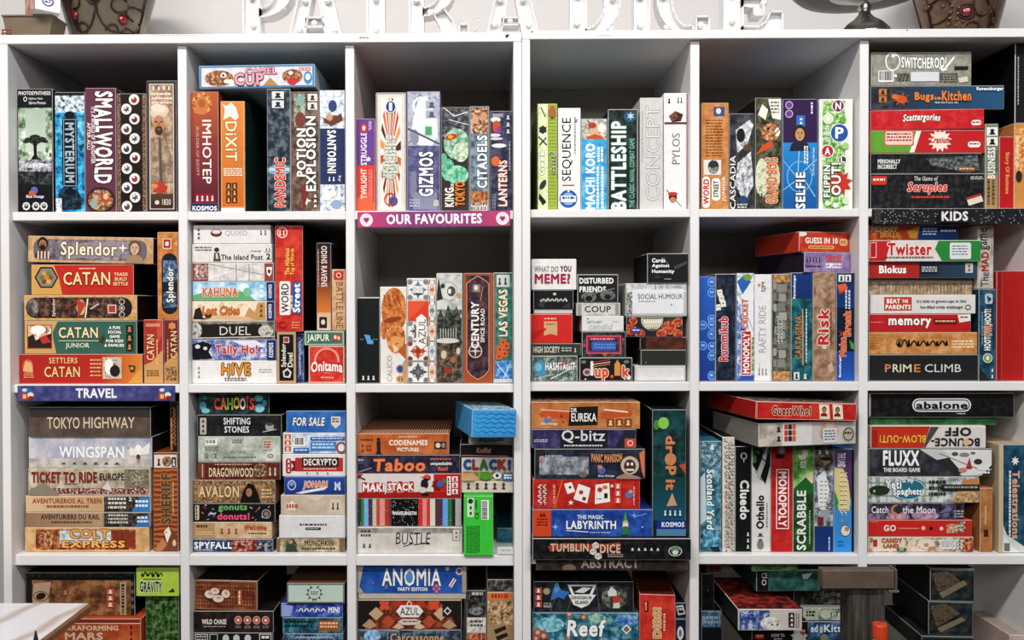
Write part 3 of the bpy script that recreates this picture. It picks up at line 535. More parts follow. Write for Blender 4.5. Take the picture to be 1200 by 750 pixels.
box(1019.5, 152.5, 1154.5, 179.3, 'c22a2c', 'red and green box split by a white slash @', P('6aa63c', 1020.5, 153.5, 1076, 153.5, 1068, 178.5, 1020.5, 178.5), P('efeae4', 1074, 153.5, 1079.5, 153.5, 1071.5, 178.5, 1066, 178.5), R(1036, 152.5, 1071, 171, 'd85a4e', 2.5), R(1037.5, 154, 1069.5, 169.5, 'e9cfc0', 2), L(1039, 156, 1068, 167, 3, 'b03028', fill=.5), S(1101.5, 164.5, 14, 9.5, 13, 'f2e2d4'), T('Cranium', 1090, 160, 1113, 168, 'c2302c', b=.04, sh=.15), R(1134, 166, 1149, 173, 'efe6e0', 3.4), L(1136, 168, 1148, 171, 1, '8a2a28'))
box(1020, 128.5, 1153.5, 152.3, 'c6282c', 'bright red box with slanted white script, middle of the stack @', N(1021, 129, 1153, 152, 'b92428', 'c92c30', 'd53a3c', 40), T('Scattergories', 1058, 134, 1102, 145.5, 'f4ece4', b=.05, sh=.25, o='2a1414', ob=.09, a=.12), R(1138, 142, 1150, 148.5, 'efe2dc', 3), L(1139, 144, 1149, 147, 1, '8a2226'), roll=-.7)
box(1020, 100.5, 1177, 128, '2c3440', 'navy box with orange insects beside its title @', G(1022, 101.5, 1176, 127, '2b2f38', '2d5c80', False), N(1022, 101.5, 1062, 127, '23272f', '353b45', '4a4f58', 50), IC(1030, 104, 1039, 121, 2, 'c9803a', '2a2a30', v=True), E(1056, 116, 7, 4.6, 'd0632f', 12), E(1049, 113, 4.5, 3, 'd8743a'), *[LN(1056, 116, 1056 + 10 * math.cos(a), 116 + 8 * math.sin(a), .9, 'c25a2c') for a in (.4, 1.2, 2.2, 2.9, 4, 5, 5.7)],
    T('Bugs', 1071.5, 108, 1094, 120, 'e0894a', b=.05, o='46241a', ob=.09), T('in the', 1095, 113, 1102, 117, 'e8a86a', b=.04, n='small_lettering'), T('Kitchen', 1103, 106.5, 1137.5, 118.5, 'e0894a', b=.05, o='46241a', ob=.09), t('Get out if you can', 1095, 119, 1122, 122, 'f0ece8'), t('Ravensburger', 1143.5, 102.5, 1175, 107.5, 'f2f4f6', b=.04), wear=.6, d=26)
box(1021, 61, 1138.5, 100.3, '8f8f7e', 'grey olive box with a barcode and arrows, topmost @', N(1022, 62, 1138, 100, '868674', '97978a', 'a6a698', 50), T('SWITCHEROO!', 1056, 66, 1109, 79.5, 'f2f2ee', b=.055, o='33332c', ob=.1, a=-.1), O(1046, 72, 9, 11, 1.6, 'e9e9e4'), P('e9e9e4', 1044, 61.5, 1053, 64, 1045, 68), LN(1107, 81, 1118, 67, 2.4, 'e9e9e4'), P('e9e9e4', 1099, 78, 1111, 82, 1104, 84), BC(1029, 82.5, 1047, 96), R(1067, 84.5, 1100, 95.5, 'd8d8da', n='sticker'), L(1050, 86, 1066, 96, 4, '4c4c44'), L(1101, 86, 1122, 98, 4, '5c5c52'), R(1118, 78, 1134, 82, '26261f'), P('d8cdb8', 1122, 92, 1133, 90, 1134, 96, 1124, 97.5), E(1049, 89, 2, 2, 'e4e4de'), wear=.6, d=22)
box(1154.5, 145, 1170, 243, '7d8a72', 'narrow grey green upright box with a tan foot, beside the stack @', R(1155, 204, 1169.5, 243, 'a98a62'), L(1157, 206, 1168, 238, 2, '5a4632', v=True), IC(1156, 149, 1169, 172, 2, 'e8e6df', '222', v=True), T('BUSINESS', 1157, 172, 1166, 208, 'eeece4', r=90, b=.03), L(1167, 176, 1169.4, 200, 1, '3a4234', v=True), d=20)
box(1171, 160, 1188, 243.5, 'b32024', 'red upright box with yellow vertical lettering @', T('Story Of Business', 1177, 178, 1183, 226, 'e8a860', r=-90, b=.03), d=20)
box(1188.5, 144.5, 1206, 243.5, 'c28a4a', 'tan orange upright box at the right edge @', N(1189, 150, 1206, 200, 'a05a2c', 'd69a5a', 'e6c08a', 80), E(1196, 206, 5, 7, '2a2622'), L(1191, 160, 1196, 195, 2, 'e8d8b8', v=True), d=20)
box(1189.5, 50, 1212, 141, '18191d', 'large black box on top of the upright boxes, worn edges @', L(1195, 66, 1199, 120, 1, 'b0b0ac', v=True), LN(1190, 52, 1190, 140, 1.4, 'b08a68', n='printed_frame'), side='121720', wear=.75, d=27)

# ------------------------------------------------------------------ second row
cell(2, 1, 'compartment above the travel sign')
DK = '1b1713'
box(22, 415, 167, 450, 'b5352a', 'large red box fading to orange, bottom of the stack @', G(22.5, 415.5, 120, 449.5, 'b02c27', 'b9332a', False), G(120, 415.5, 166.5, 449.5, 'b9332a', 'd98a3c', False), P('d8a04c', 150, 449.5, 166.5, 430, 166.5, 449.5), T('SETTLERS', 57.5, 419, 91, 426, 'eec68a', b=.02, o='5a1a12', ob=.05), T('CATAN', 52, 429.5, 94, 442.5, 'eec68a', b=.02, o='5a1a12', ob=.06), E(33, 430, 6.5, 9, 'c9694a'), P('e0b27a', 27, 435, 30, 423, 37, 425, 39, 437), L(28, 438, 40, 444, 3, 'e0a878'), L(106, 421, 119, 444, 5, 'e6b884', fill=.4), R(120.5, 418.5, 143, 444.5, 'd8b48a'), N(122, 420, 141.5, 443, '3a2a22', 'e6e0d6', '8a6a50', 90), E(128, 430, 5, 9, 'f2eee6'), E(135, 435, 6, 7, '2e2420'), P('2f2f35', 151, 428, 159, 429, 158, 436, 153, 436), S(155, 432, 3, 1.4, 5, 'd8a03c'), side=DK)
box(28.5, 376, 160.5, 413.5, '3f6b5a', 'teal green box with a small landscape picture at its left end @', R(29, 376.5, 62, 413, 'd0a468'), P('d0a468', 60, 376.5, 68, 376.5, 61, 390, 66, 413, 60, 413), R(32, 380.5, 61, 407.5, '8a4a34'), N(33, 381.5, 60, 406.5, '8a5a44', 'd9b49a', 'f2ece4', 40), P('3a2622', 33, 394, 39, 391, 42, 398, 50, 394, 60, 390, 60, 406.5, 33, 406.5), P('b5422f', 46, 395, 54, 392, 60, 400, 50, 402), E(45, 386, 9, 5, 'f4efe8'),
    T('CATAN', 69, 383, 115, 395.5, 'efdcae', b=.02, o='22382e', ob=.06), LN(69, 398.6, 116, 398.6, .8, 'd8d2b4'), T('JUNIOR', 77, 401, 105, 408, 'eae4cc', b=.015), t('A FUN', 128, 382, 141, 385.5, 'f2f0e8', b=.04), t('SOCIAL', 127, 387, 143, 390.5, 'f2f0e8', b=.04), t('GAME', 129, 392, 141, 395.5, 'f2f0e8', b=.04), t('FOR KIDS', 125, 397, 145, 400.5, 'f2f0e8', b=.04), t('& FAMILIES', 123, 402, 146, 405.5, 'f2f0e8', b=.04), IC(148.5, 381, 156.5, 411, 3, '2a2a24', 'c98a4a', v=True), P('5a3a2a', 116, 398, 123, 391, 121, 401), side=DK)
box(28, 346, 160.5, 375.5, 'c99f66', 'tan framed box with a dark rounded picture panel @', N(28.5, 346.5, 160, 375, 'bd9158', 'cfa56c', 'd9b482', 40), R(30.5, 348.5, 155, 372.5, '2b2222', 11), N(42, 349, 143, 372, '241c1e', '4a3630', '82604e', 50), NE(39, 360, 7, 10, '3c3836', '6d6660', 'a09890', 60), LN(76, 362, 90, 354, 1, 'a03a2c'), E(95, 360, 5, 9, 'd2b090'), P('b8482f', 90, 350, 101, 356, 92, 372), LN(100, 372, 103, 350, 1.5, 'eadfd0'), LN(106, 362, 116, 356, 1.6, 'c9c2b8'), T('Splendor', 61, 350, 66, 370.5, 'e6d6b8', r=90, b=.02), R(126.5, 357, 136.5, 367, 'b04a38', 2), BR(126.5, 357, 136.5, 367, 1, 'e6dccc'), O(143, 353.5, 3.4, 3.4, .7, 'd8d2c6'), O(143, 361, 3.4, 3.4, .7, 'd8d2c6'), O(143, 368.5, 3.4, 3.4, .7, 'd8d2c6'), E(143, 361, 1.4, 1.4, 'd8d2c6'), side=DK)
box(36.5, 310, 156.5, 345.5, 'c23328', 'red box with a hexagon emblem on a tan corner @', P('d3a45c', 37, 310.5, 63, 310.5, 69, 325, 73, 345, 37, 345), S(54.5, 325, 14, 12.2, 6, '33291f', 0, n='emblem'), S(54.5, 325, 12, 10.4, 6, '8f8a78', 0, n='emblem'), *[S(54.5 + dx, 325 + dy, 3, 2.6, 6, c, n='emblem') for dx, dy, c in ((0, 0, 'c98a3a'), (5.4, 0, 'a84a34'), (-5.4, 0, '6f7a4a'), (2.7, 4.8, 'd0b060'), (-2.7, 4.8, '8a4a34'), (2.7, -4.8, '77835a'), (-2.7, -4.8, 'd0a050'))],
    T('CATAN', 74.5, 318.5, 129.5, 334, 'f0d8a0', b=.02, o='6a1a14', ob=.06), L(93, 314, 112, 316.5, 1, 'f0c8a0'), t('TRADE', 134, 319.5, 150, 323.5, 'f0cfa0', b=.03), t('BUILD', 135, 325, 149, 329, 'f0cfa0', b=.03), t('SETTLE', 133, 330.5, 150.5, 334.5, 'f0cfa0', b=.03), side='120f0e', top='5a3020')
box(32.5, 277.5, 179, 308, 'c39f73', 'tan framed box with portraits at both ends, topmost @', N(33, 278, 178.5, 307.5, 'b98f60', 'caa579', 'd6b48c', 40), R(39, 281, 172, 305, '766b70', 8), N(58, 281.5, 152, 304.5, '5c5258', '857a80', 'a59ba0', 40), P('9a8f94', 72, 290, 100, 284, 140, 283, 146, 296, 120, 302, 80, 302), T('Splendor', 71, 283.5, 137, 304, 'efe2c6', b=.025, o='3a3236', ob=.07), S(144, 290, 6, 1.6, 4, 'efe6d6'), FC(50, 287, 6.5, 'a87a58', '2e201a', '4a3028'), *[R(44 + k * 4, 295, 46 + k * 4, 304, 'dcc8b0', n='portrait') for k in range(4)], E(50, 290.5, 3.6, 3, '33241c', n='portrait'), FC(158, 290, 7.4, 'd3b092', '6f5a48', 'a88a6c'), side='3a2c22', roll=1.1, wear=.5)
box(168.5, 374.5, 191, 449.5, 'b03a30', 'small red upright box with a tan foot, left of two @', P('d0a066', 169, 428, 178, 424, 190.5, 410, 190.5, 449, 169, 449), P('c6564a', 184, 375, 190.5, 375, 190.5, 392, 184, 405), T('CATAN', 172, 392, 181, 422, 'f0d0a0', r=90, b=.02, o='5a1410', ob=.06), L(183.5, 398, 186, 428, 1, 'e8c090', v=True), R(171, 379, 188, 383, 'd88a70', 1), L(172, 434, 187, 442, 3, '8a5a34'), d=20)
box(192, 374.5, 209, 449.5, '7d2f28', 'small maroon upright box with a tan foot, right of two @', P('c89a62', 192.5, 426, 200, 420, 208.5, 412, 208.5, 449, 192.5, 449), T('CATAN', 200, 388, 207.5, 420, 'f0d0a0', r=90, b=.02, o='4a120e', ob=.06), L(196, 398, 198.5, 426, 1, 'd8b080', v=True), S(202, 382, 5, 3.6, 6, 'c9925a'), N(194, 430, 207, 446, '3a2a20', '8a6844', 'd0a670', 120), d=20)
box(184.5, 272, 209, 373.8, 'c2783a', 'orange upright box with a blue black oval panel @', N(185, 272.5, 208.5, 373, 'b86d30', 'c98446', 'd69a60', 30), R(189.5, 296.5, 208, 368, '1c2430', 9), N(191, 305, 208, 330, '2b3f5a', '4a6a88', '89a2b8', 60), N(191, 342, 208, 360, '1f2d40', '39506a', '6f8aa4', 60), R(191, 279.5, 201, 291.5, 'a0392c', 2), BR(191, 279.5, 201, 291.5, .9, 'e8d8c8'), R(194, 283, 198, 288, 'e8d8c8', 1), T('Splendor', 195, 313, 206, 354, 'f2ece0', r=90, b=.03, o='10141c', ob=.07), S(207, 285, 4, 1.2, 4, 'e8c080'), d=22)

cell(2, 2, 'second row\'s second compartment')
K = lambda x0, y0, x1, y1: (R(x0, y0, x1, y1, '23336a'), T('KOSMOS', x0 + 2, y0 + 3, x1 - 3, y1 - 3, 'eef0f6', r=90, b=.03, n='small_lettering'))
box(223.5, 422.5, 325, 450.5, 'e6e3df', 'white box with an orange black title, bottom of left stack @', T('HIVE', 259, 426, 294, 441, 'e0942f', b=.07, o='221a14', ob=.13, wob=.06), L(263, 443.5, 290, 448.5, 2, '55504c'), IC(229, 429, 235, 445, 3, None, '9a9692', v=True), L(304, 433, 320, 439, 2, 'b0aca8', fill=.3), L(285, 424, 293, 426, 1, '8a8680'))
box(224, 398, 324, 421.8, '4a5a9a', 'blue and purple box with red lettering and a navy end strip @', N(224.5, 398.5, 313, 421.3, '3f4f92', '7a86b8', 'd2d2e2', 35), P('16181c', 225, 403, 238, 400, 248, 404, 244, 412, 249, 420, 225, 421), E(231, 406, 3, 2.4, 'd8d4d0'), E(240, 408, 2.4, 2, 'd8d4d0'), P('e4e2ea', 270, 399, 300, 399, 312, 406, 290, 407), T('Tally Ho!', 252, 404, 302, 417.5, 'c8302e', b=.05, o='f0ece8', ob=.1), IC(303, 402, 311, 420, 3, None, 'e8e8f2', v=True), *K(313, 398.5, 323.5, 421.3))
box(225, 376.5, 323.5, 397.5, '5c5650', 'brown grey box with a black title panel @', N(225.5, 377, 323, 397, '3d3833', '6b645c', 'a29a8e', 45), R(236, 380, 308, 395, '26221f'), T('DUEL', 258, 382.5, 295, 392.5, 'd6d0c6', b=.0), NE(228, 387, 9, 9, 'a8a298', 'd8d4cc', '5a544c', 60), NE(313, 388, 9, 7, 'a8a298', 'd8d4cc', '5a544c', 60), L(262, 377.5, 290, 379.5, 1, 'c0b8ac'), LN(225, 396, 323, 394, 1, 'd0ccc6'), wear=.6)
box(225, 353, 322.5, 376, 'e3cdae', 'cream box with orange title over sandy ruins, navy end strip @', N(225.5, 353.5, 313, 375.5, 'e9d3b4', 'efe2cc', 'd8b48c', 25), P('c79a62', 286, 373, 292, 360, 299, 366, 302, 355, 311, 354, 312, 375, 286, 375), P('d8b88c', 237, 374, 250, 368, 290, 371, 300, 375), P('2f2722', 226, 374, 229, 362, 235, 360, 238, 372, 246, 374), E(244, 370, 4, 3, '4a3a2a'), T('Lost Cities', 237, 358.5, 281, 369, 'd9782c', b=.04, o='5a3414', ob=.08, sh=.15), IC(303, 356, 310, 372, 3, None, '7a5a3a', v=True), *K(313, 353.5, 322, 375.5))
box(225.5, 330, 322.5, 352.5, '8fbcd8', 'sky blue box with an orange title and navy end strip @', N(226, 330.5, 313, 352, '6fa8d0', 'a9cfe4', 'dcebf2', 25), P('6fae7a', 226, 346, 240, 342, 262, 347, 285, 340, 300, 352, 226, 352), E(286, 337, 6, 5, 'e6f0ea'), E(290, 342, 5, 5, '7fc0a0'), T('KAHUNA', 237.5, 336.5, 279, 347.5, 'd8642c', b=.05, o='f6ecd8', ob=.1), IC(303, 333, 311, 350, 3, None, 'eef2f6', v=True), *K(313, 330.5, 322, 352))
box(225, 308, 320.5, 329.5, 'cdc6bf', 'pale box with a faded map between brick red ends @', N(244, 308.5, 310, 329, 'c4bfb8', 'd8d4ce', 'e6e2dc', 40), R(225.5, 308.5, 244, 329, '8a4a40'), N(227, 310, 243, 327, '6a2f2a', 'b08a80', 'e2d8d0', 110), R(310, 308.5, 320, 329, '9a4a3e'), P('efe8e0', 312, 313, 319, 313, 318, 321, 315.5, 324, 313, 321), E(315.5, 318, 1.6, 2.4, '3a2a26'), LN(277, 309, 277, 329, .8, '8a7a70'), LN(292, 309, 292, 329, .8, 'a0806a'), LN(246, 326, 276, 316, 1, 'f4f2ee'), LN(244, 309, 310, 322, .7, 'a09a92'))
box(225, 286, 318.5, 307.5, 'dedbd6', 'white box with a sketched man and the digit 2 @', T('The Island Post', 259, 298, 308, 304.5, '4a443c', b=.03), L(228.5, 289, 248, 295, 2, '7a6a58'), E(254, 292.5, 3, 2.6, '3c3833'), P('5a544c', 250, 306, 251, 296, 257, 296, 259, 306), P('d8cdbc', 253, 297, 255, 297, 256, 303, 253, 303), t('2', 312, 297, 317, 304, '2e2c2a', b=.02), L(294, 293.5, 306, 296, 1, '9a948c'), IC(311, 290, 318, 294, 2, None, '55504a'), LN(310, 295, 318, 295, .5, '77726c'))
box(226.5, 264, 317, 285.5, 'e5e0de', 'white box with a brown disc emblem, top of the left stack @', E(253.5, 273, 6.6, 4.4, '5a2c2a', n='emblem'), E(253.5, 271.6, 5, 2.4, 'e6d8d0', n='emblem'), E(253.5, 275, 3, 1.4, '8a4a44', n='emblem'), T('QUIXO', 264, 270, 290, 277, 'b0aaa8', b=-.008), IC(230, 267, 236, 281, 3, None, '55504e', v=True), IC(304, 268, 314, 276, 2, None, '77706c'))
box(320.5, 264.5, 355, 388.5, 'c12e26', 'tall red upright box with blue and white street sign title @', N(321, 265, 354.5, 388, 'b92720', 'c83a2c', 'd6503c', 30), O(329.5, 272.5, 6.4, 6.4, 1, 'f2e8e0'), IC(325, 268, 334, 277, 2, None, 'f2e8e0'), T('The Hilarious', 332.5, 291, 338.5, 322, 'f0c860', r=90, b=.03, n='small_lettering'), T('Tug of Words', 339.5, 291, 345.5, 322, 'f0c860', r=90, b=.03, n='small_lettering'), R(326, 329.5, 339.5, 369, 'ece8e2', 2), T('WORD', 328, 332, 337.5, 366, '333030', r=90, b=.02), R(341.5, 330.5, 353, 367.5, '2a5ea0', 1.5), T('Street', 342.5, 332, 351.5, 366, 'f2f4f6', r=90, b=.04), t('on the', 338.6, 346, 342.5, 362, 'f4e8d0', r=90, b=.03), O(330, 380, 5, 4, 1, 'a0221c'), L(341, 377, 351, 386, 3, 'e89a70'), side='1c1815', d=28)
box(323.5, 389, 347.5, 450.5, '1b1b1d', 'small black upright box with tan frame and pentagon emblem @', BR(324, 389.5, 347, 450, 2.6, 'c49d76'), R(327, 393, 344, 446, '18181b'), R(332, 395, 339, 402, 'b04436', 1), BR(332, 395, 339, 402, .7, 'e8dcd0'), T('Splendor', 329, 403, 336.5, 431, 'ece6da', r=90, b=.025), T('Duel', 337, 414, 343.5, 431, 'ece6da', r=90, b=.025), P('d9d2c6', 331, 436, 337, 432, 342, 437, 340, 444, 332, 443), P('2a2a2c', 333, 437, 337, 434.5, 340, 438, 338, 442, 333.5, 441.5), d=16)
box(348, 391, 356, 450.5, '27345e', 'thin navy upright box squeezed between small boxes @', N(348.5, 396, 355.5, 446, '22305a', '3c4f84', '8f9cc0', 90), L(350, 400, 354, 440, 1, 'a8b4d2', v=True), d=16, r=3)
box(371, 284.5, 388, 387, '3a2622', 'narrow dark upright box burning orange towards its foot @', G(371.5, 285, 387.5, 330, '221818', '6a3020'), G(371.5, 330, 387.5, 366, '7a3a20', 'd8823c'), G(371.5, 366, 387.5, 386.5, 'd8b48a', 'e0cdb4'), T('ODINS RAVENS', 376.5, 288, 383.5, 336, 'e9e0d6', r=-90, b=.02), L(372.5, 292, 375, 336, 1, 'c0a090', v=True), R(374, 371, 383, 384, '33241e', 1), E(378.5, 377, 2.4, 3, 'e6d6c4'), side='17120f', d=18, r=2.6)
box(388.8, 315.5, 405, 387, 'c9a078', 'narrow tan upright box with a red corner badge @', N(389, 316, 405, 386, 'c0956a', 'cfa880', 'dab896', 40), R(391.5, 317.5, 402.5, 328, 'c0392c', 1), O(397, 322.5, 3, 3, .8, 'f0e0d0'), T('BATTLE LINE', 394, 331, 402, 384, '7a5434', r=-90, b=.0), d=16)
box(361.5, 405, 404, 448.5, 'c5342b', 'small red box with a pale ring and brush script @', N(363, 407, 402.5, 447, 'bd2c26', 'cb3c32', 'd85444', 40), BR(362, 405.5, 403.5, 448, 1.2, 'd8b49a'), O(383, 422, 15, 15, 2.6, 'e59a88', n='emblem'), R(364, 424, 402, 436, 'c5342b'), T('Onitama', 364.5, 424, 401.5, 436.5, 'f4ece4', b=.03, a=.15), L(376, 441, 392, 444, 1, 'e8a898'), side='8f7a66', d=16)
box(356.5, 387.8, 403.5, 404.6, '3f7d66', 'small green box with white title lying on a red box @', BR(357, 388, 403, 404.4, 1.6, 'b9c2b0'), T('JAIPUR', 360, 391.5, 386, 402, 'eee9dc', b=.03, o='234a3c', ob=.06), R(390, 392, 400, 399, 'c2453a', 1), E(393, 395, 1.6, 2.2, 'f0d8c8'), E(397, 396, 1.6, 2.2, 'f0c890'), d=16, top='2a4438')

cell(2, 3, 'compartment below the pink sign')
box(417, 348, 445, 447, '1e211f', 'black upright box with a small blue figure, leftmost @', LN(417.5, 349, 444.5, 349, 1, 'cfcfca'), P('5fa8d8', 426, 391, 433, 392, 434, 397, 437, 398, 437, 402, 430, 402, 428, 396, n='emblem'), L(421, 396, 425, 398, 1, '8a8a86'), L(437, 396, 443, 398, 1, '8a8a86'), IC(422, 437, 441, 444, 3, None, 'd8d8d4'))
box(445.5, 336, 476.5, 447, 'e4e0da', 'white upright box with a curled ginger cat picture @', NE(462, 363, 15, 26, 'a85a2a', 'c9763c', 'dc9a62', 50, n='cat_picture'), NE(464, 396, 11, 17, 'b5642e', 'd08446', 'e6b27c', 60, n='cat_picture'), NE(450, 385, 4, 12, 'a85a2a', 'c9763c', 'dc9a62', 60, n='cat_picture'), P('b8662f', 463, 408, 468, 398, 476, 402, 476, 420, 470, 414, n='cat_picture'), E(460, 374, 11, 3, '8f4a22', -12, n='cat_picture'), E(466, 400, 7, 7, 'e0a066', n='cat_picture'), P('efd0a8', 460, 402, 468, 408, 462, 412, n='cat_picture'), P('a85a2a', 459, 392, 463, 386, 466, 393, n='cat_picture'), P('a85a2a', 469, 390, 474, 386, 474, 395, n='cat_picture'), *[LN(450 + k * 5, 345, 452 + k * 6, 358, 1.1, '8f4a22', n='cat_picture') for k in range(4)], LN(463, 402, 467, 401, .7, '4a2412', n='cat_picture'),
    T('CALICO', 453.5, 415, 459.5, 445, 'b0aba4', r=90, b=-.005), O(469, 430.5, 5, 5, .8, '8a9ab8'), E(469, 430.5, 3.8, 3.6, '38508a'), E(469, 442, 5, 4, 'c99a74'), IC(466, 439, 473, 445, 2, None, '4a3a30'), P('c99a66', 472, 424, 476, 418, 476, 447, 472, 447))
def tile(x0, y0, x1, y1, c1, c2, k): 
    cx, cy, w, h = (x0 + x1) / 2, (y0 + y1) / 2, (x1 - x0) / 2, (y1 - y0) / 2
    return [R(x0, y0, x1, y1, 'e9e6e0'), S(cx, cy, min(w, h) * .95, min(w, h) * .4, k, c1, 0), O(cx, cy, w * .6, h * .6, 1, c2), S(cx, cy, min(w, h) * .4, min(w, h) * .2, 4, c2), *[E(x, y, w * .28, h * .28, c2) for x in (x0 + w * .2, x1 - w * .2) for y in (y0 + h * .2, y1 - h * .2)], BR(x0, y0, x1, y1, .5, 'b8b2a8', n='printed_artwork')]
box(477, 326, 511, 447, 'e6e3dd', 'white upright box patterned with orange, blue and grey tiles @', *tile(478, 328, 502, 350.5, '3a86a6', '7a8a94', 4), *tile(502.5, 328, 510.5, 350.5, 'd0502c', 'c98a5a', 4), R(478, 352, 502, 375, 'd8482e'), P('e0603c', 478, 352, 502, 352, 478, 375), *tile(502.5, 352, 510.5, 375, '5a5e66', '8a8a8a', 4), *tile(478, 376, 502, 398, '55585e', '8f8f92', 6), *tile(502.5, 376, 510.5, 398, 'cc4a2a', 'd88a4a', 4), *tile(478, 399, 502, 421, 'd0602e', '9a3a2a', 4), *tile(502.5, 399, 510.5, 421, '3a86a6', '8fb0bc', 4), *tile(478, 422, 502, 446, '55585e', '77797e', 4), *tile(502.5, 422, 510.5, 446, 'c9482c', 'd8945a', 4), P('efece6', 488, 372, 494, 367, 500, 372, 500, 403, 494, 408, 488, 403), T('AZUL', 490.5, 373, 499, 402, '3a3c40', r=90, b=.0), R(484, 335, 496, 343, 'e9e6e0', 1), O(487, 339, 2, 2, .5, '77797e'), O(493, 339, 2, 2, .5, '77797e'))
box(511.5, 320, 542, 447, 'b9bab2', 'grey upright box with an engraved forest and pale moon @', N(512, 320.5, 541.5, 362, 'a8aba4', 'c9cbc4', 'dcdcd6', 30), N(512, 362, 541.5, 397, '55584f', '8f9288', 'c4c6bc', 60), NP('23251f', '3c3f38', '6a6d62', 70, 512, 375, 516, 362, 521, 372, 525, 356, 530, 368, 535, 358, 541, 374, 541, 397, 512, 397), E(526, 341, 10, 11, 'd6d8d0'), O(526, 341, 10, 11, .8, '8f928a'), E(529, 341, 5, 6, '55584f'), E(527, 341, 2, 3, 'e0ded6'), S(519, 335, 4, 2, 9, '33362f'), P('33362f', 512, 345, 514, 325, 519, 350, 512, 352), E(538, 346, 3, 3.4, 'c89a6a'), N(512, 397, 541.5, 446.5, '2a2520', '4f463c', '8a7a66', 60), E(524, 398, 14, 3, 'd6d2c8'), E(520, 414, 3.4, 5, 'd8c0a4'), E(531, 420, 3, 4, 'b06a4a'), E(524, 432, 4, 4, 'a03a30'), E(537, 410, 2.4, 4, 'd0c4b0'), *[R(516 + k * 3, 384, 516.7 + k * 3, 396, 'd0d2c8') for k in range(7)])
box(543, 320, 577, 447, '3a2b30', 'dark plum upright box with an ornate copper frame @', BR(543.5, 320.5, 576.5, 446.5, 3, 'a8532c'), N(546.5, 323, 573.5, 444, '241a20', '47323c', '6a4a50', 35), P('a8532c', 546, 444, 546, 432, 552, 438, 560, 444), P('a8532c', 574, 444, 574, 432, 568, 438, 560, 444), *[LN(a, b, c, d_, .8, 'd8a884') for a, b, c, d_ in ((547, 332, 552, 328), (552, 328, 560, 323.5), (560, 323.5, 568, 328), (568, 328, 573, 332), (573, 332, 573, 432), (547, 332, 547, 432), (547, 432, 552, 438), (573, 432, 568, 438), (552, 438, 560, 443), (568, 438, 560, 443))], R(554, 333, 563, 342, '8f8078', 1), E(558, 337, 2.4, 3, 'e0d6cc'), LN(566, 336, 563, 352, 1, 'b08a6a'), O(557, 410, 8, 8, 1.2, 'd8c8b8'), S(557, 410, 8.6, 1.4, 4, 'd8c8b8'),
    T('CENTURY', 552, 353, 561.5, 407, 'f0ebe6', r=90, b=.04), T('SPICE ROAD', 563, 361, 568, 400, 'e6ddd6', r=90, b=.035))
box(578, 319.5, 602, 447, '2f6f66', 'teal upright box with worn rims, bare letters and dice, rightmost @', N(580, 321, 601, 422, '245a54', '3a7d70', '5f9a8a', 40), N(580, 421, 601, 446, '2a62a0', '3f8ac8', '8fc0e0', 50), LN(583, 425, 598, 443, .9, 'd8e6ee'), LN(599, 424, 588, 446, .9, 'd8e6ee'), R(578.3, 321, 580.5, 446, 'b5603c'), R(582, 322, 598, 336, 'c9cec6'), IC(583, 323, 597, 335, 2, None, '33403c'), T('LAS VEGAS', 584.5, 339, 595.5, 393, 'efe6cc', r=90, b=.03, o='8a5a3a', ob=.075), *[q for x, y in ((590, 400), (594, 404), (586, 408), (592, 413), (585, 416)) for q in (R(x - 4, y - 4, x + 4, y + 4, 'd0683c', 1.2), E(x, y, 1.2, 1.2, '5a2014'))], R(578.5, 442, 601, 446.5, 'c9c9c6'), wear=.8)

cell(2, 4, 'second row\'s fourth compartment')
box(623, 417, 677, 446.8, '54605a', 'grey green tin with streaks, bottom of the left stack @', N(624, 417.5, 676.5, 446, '3a4642', '66746c', 'a8b4ac', 60), P('4a94b8', 626, 426, 634, 421, 640, 428, 638, 440, 628, 441), E(631, 430, 4, 5, '7fbcd6'), T('HASHTAGIT', 639, 424.5, 674, 434, 'f2f0ec', b=.05, o='2a2e2c', ob=.08, a=.0), P('c2453a', 656, 426, 668, 424.5, 668, 426, 656, 427.6), LN(645, 444, 676, 428, 1.2, 'd0d6d2'), LN(626, 444, 650, 438, .8, 'c0c8c4'), name='game_tin', part='tin_body', r=1.5, d=12, wear=.7)
box(622.5, 402.5, 681, 416.8, '3b413a', 'low dark green box with plain pale capitals @', T('HIGH SOCIETY', 625, 406, 656, 413.5, 'd8d2c4', b=.03), L(658, 407, 671, 413, 2, 'b8b4a8'), IC(672, 406, 677, 414, 1, None, 'c9c4b8'), r=1.5, d=14)
box(622, 368, 671, 402, 'd0302a', 'bright red box with a tan paper badge @', P('d0ab84', 637.5, 376.5, 653, 376.5, 653, 393, 645.5, 391, 637.5, 393, n='badge'), L(638, 372.5, 652, 375.5, 1, 'e8c0a0'), P('b8261f', 622.5, 390, 640, 384, 640, 386, 622.5, 401), L(640, 379, 651, 382, 1, '9a6a44'), r=1.8, d=14)
box(625, 340, 672, 367.5, '1d1e1e', 'black box with slanted white script above a pale tray @', L(632.5, 349, 664, 354, 1, 'e6e6e2', fill=.8, n='title_lettering'), E(650, 344.5, 2, 1.6, 'c9c9c4'), P('3c3e3e', 629, 356, 640, 352, 636, 361), P('3c3e3e', 658, 360, 668, 354, 668, 361), base=(0.17, 'c9c7c2'), r=1.8, d=14, wear=.6)
box(623, 303.5, 675.5, 338.5, 'e6e4e1', 'white box with a big magenta question, top of the left stack @', T('WHAT DO', 626, 311.5, 654.5, 318.5, '8a9a88', b=.04), T('YOU', 656.5, 311, 669.5, 318, '5a2438', b=.05), T('MEME?', 626.5, 320, 668.5, 331.5, 'a82748', b=.04), r=1.6, d=14)
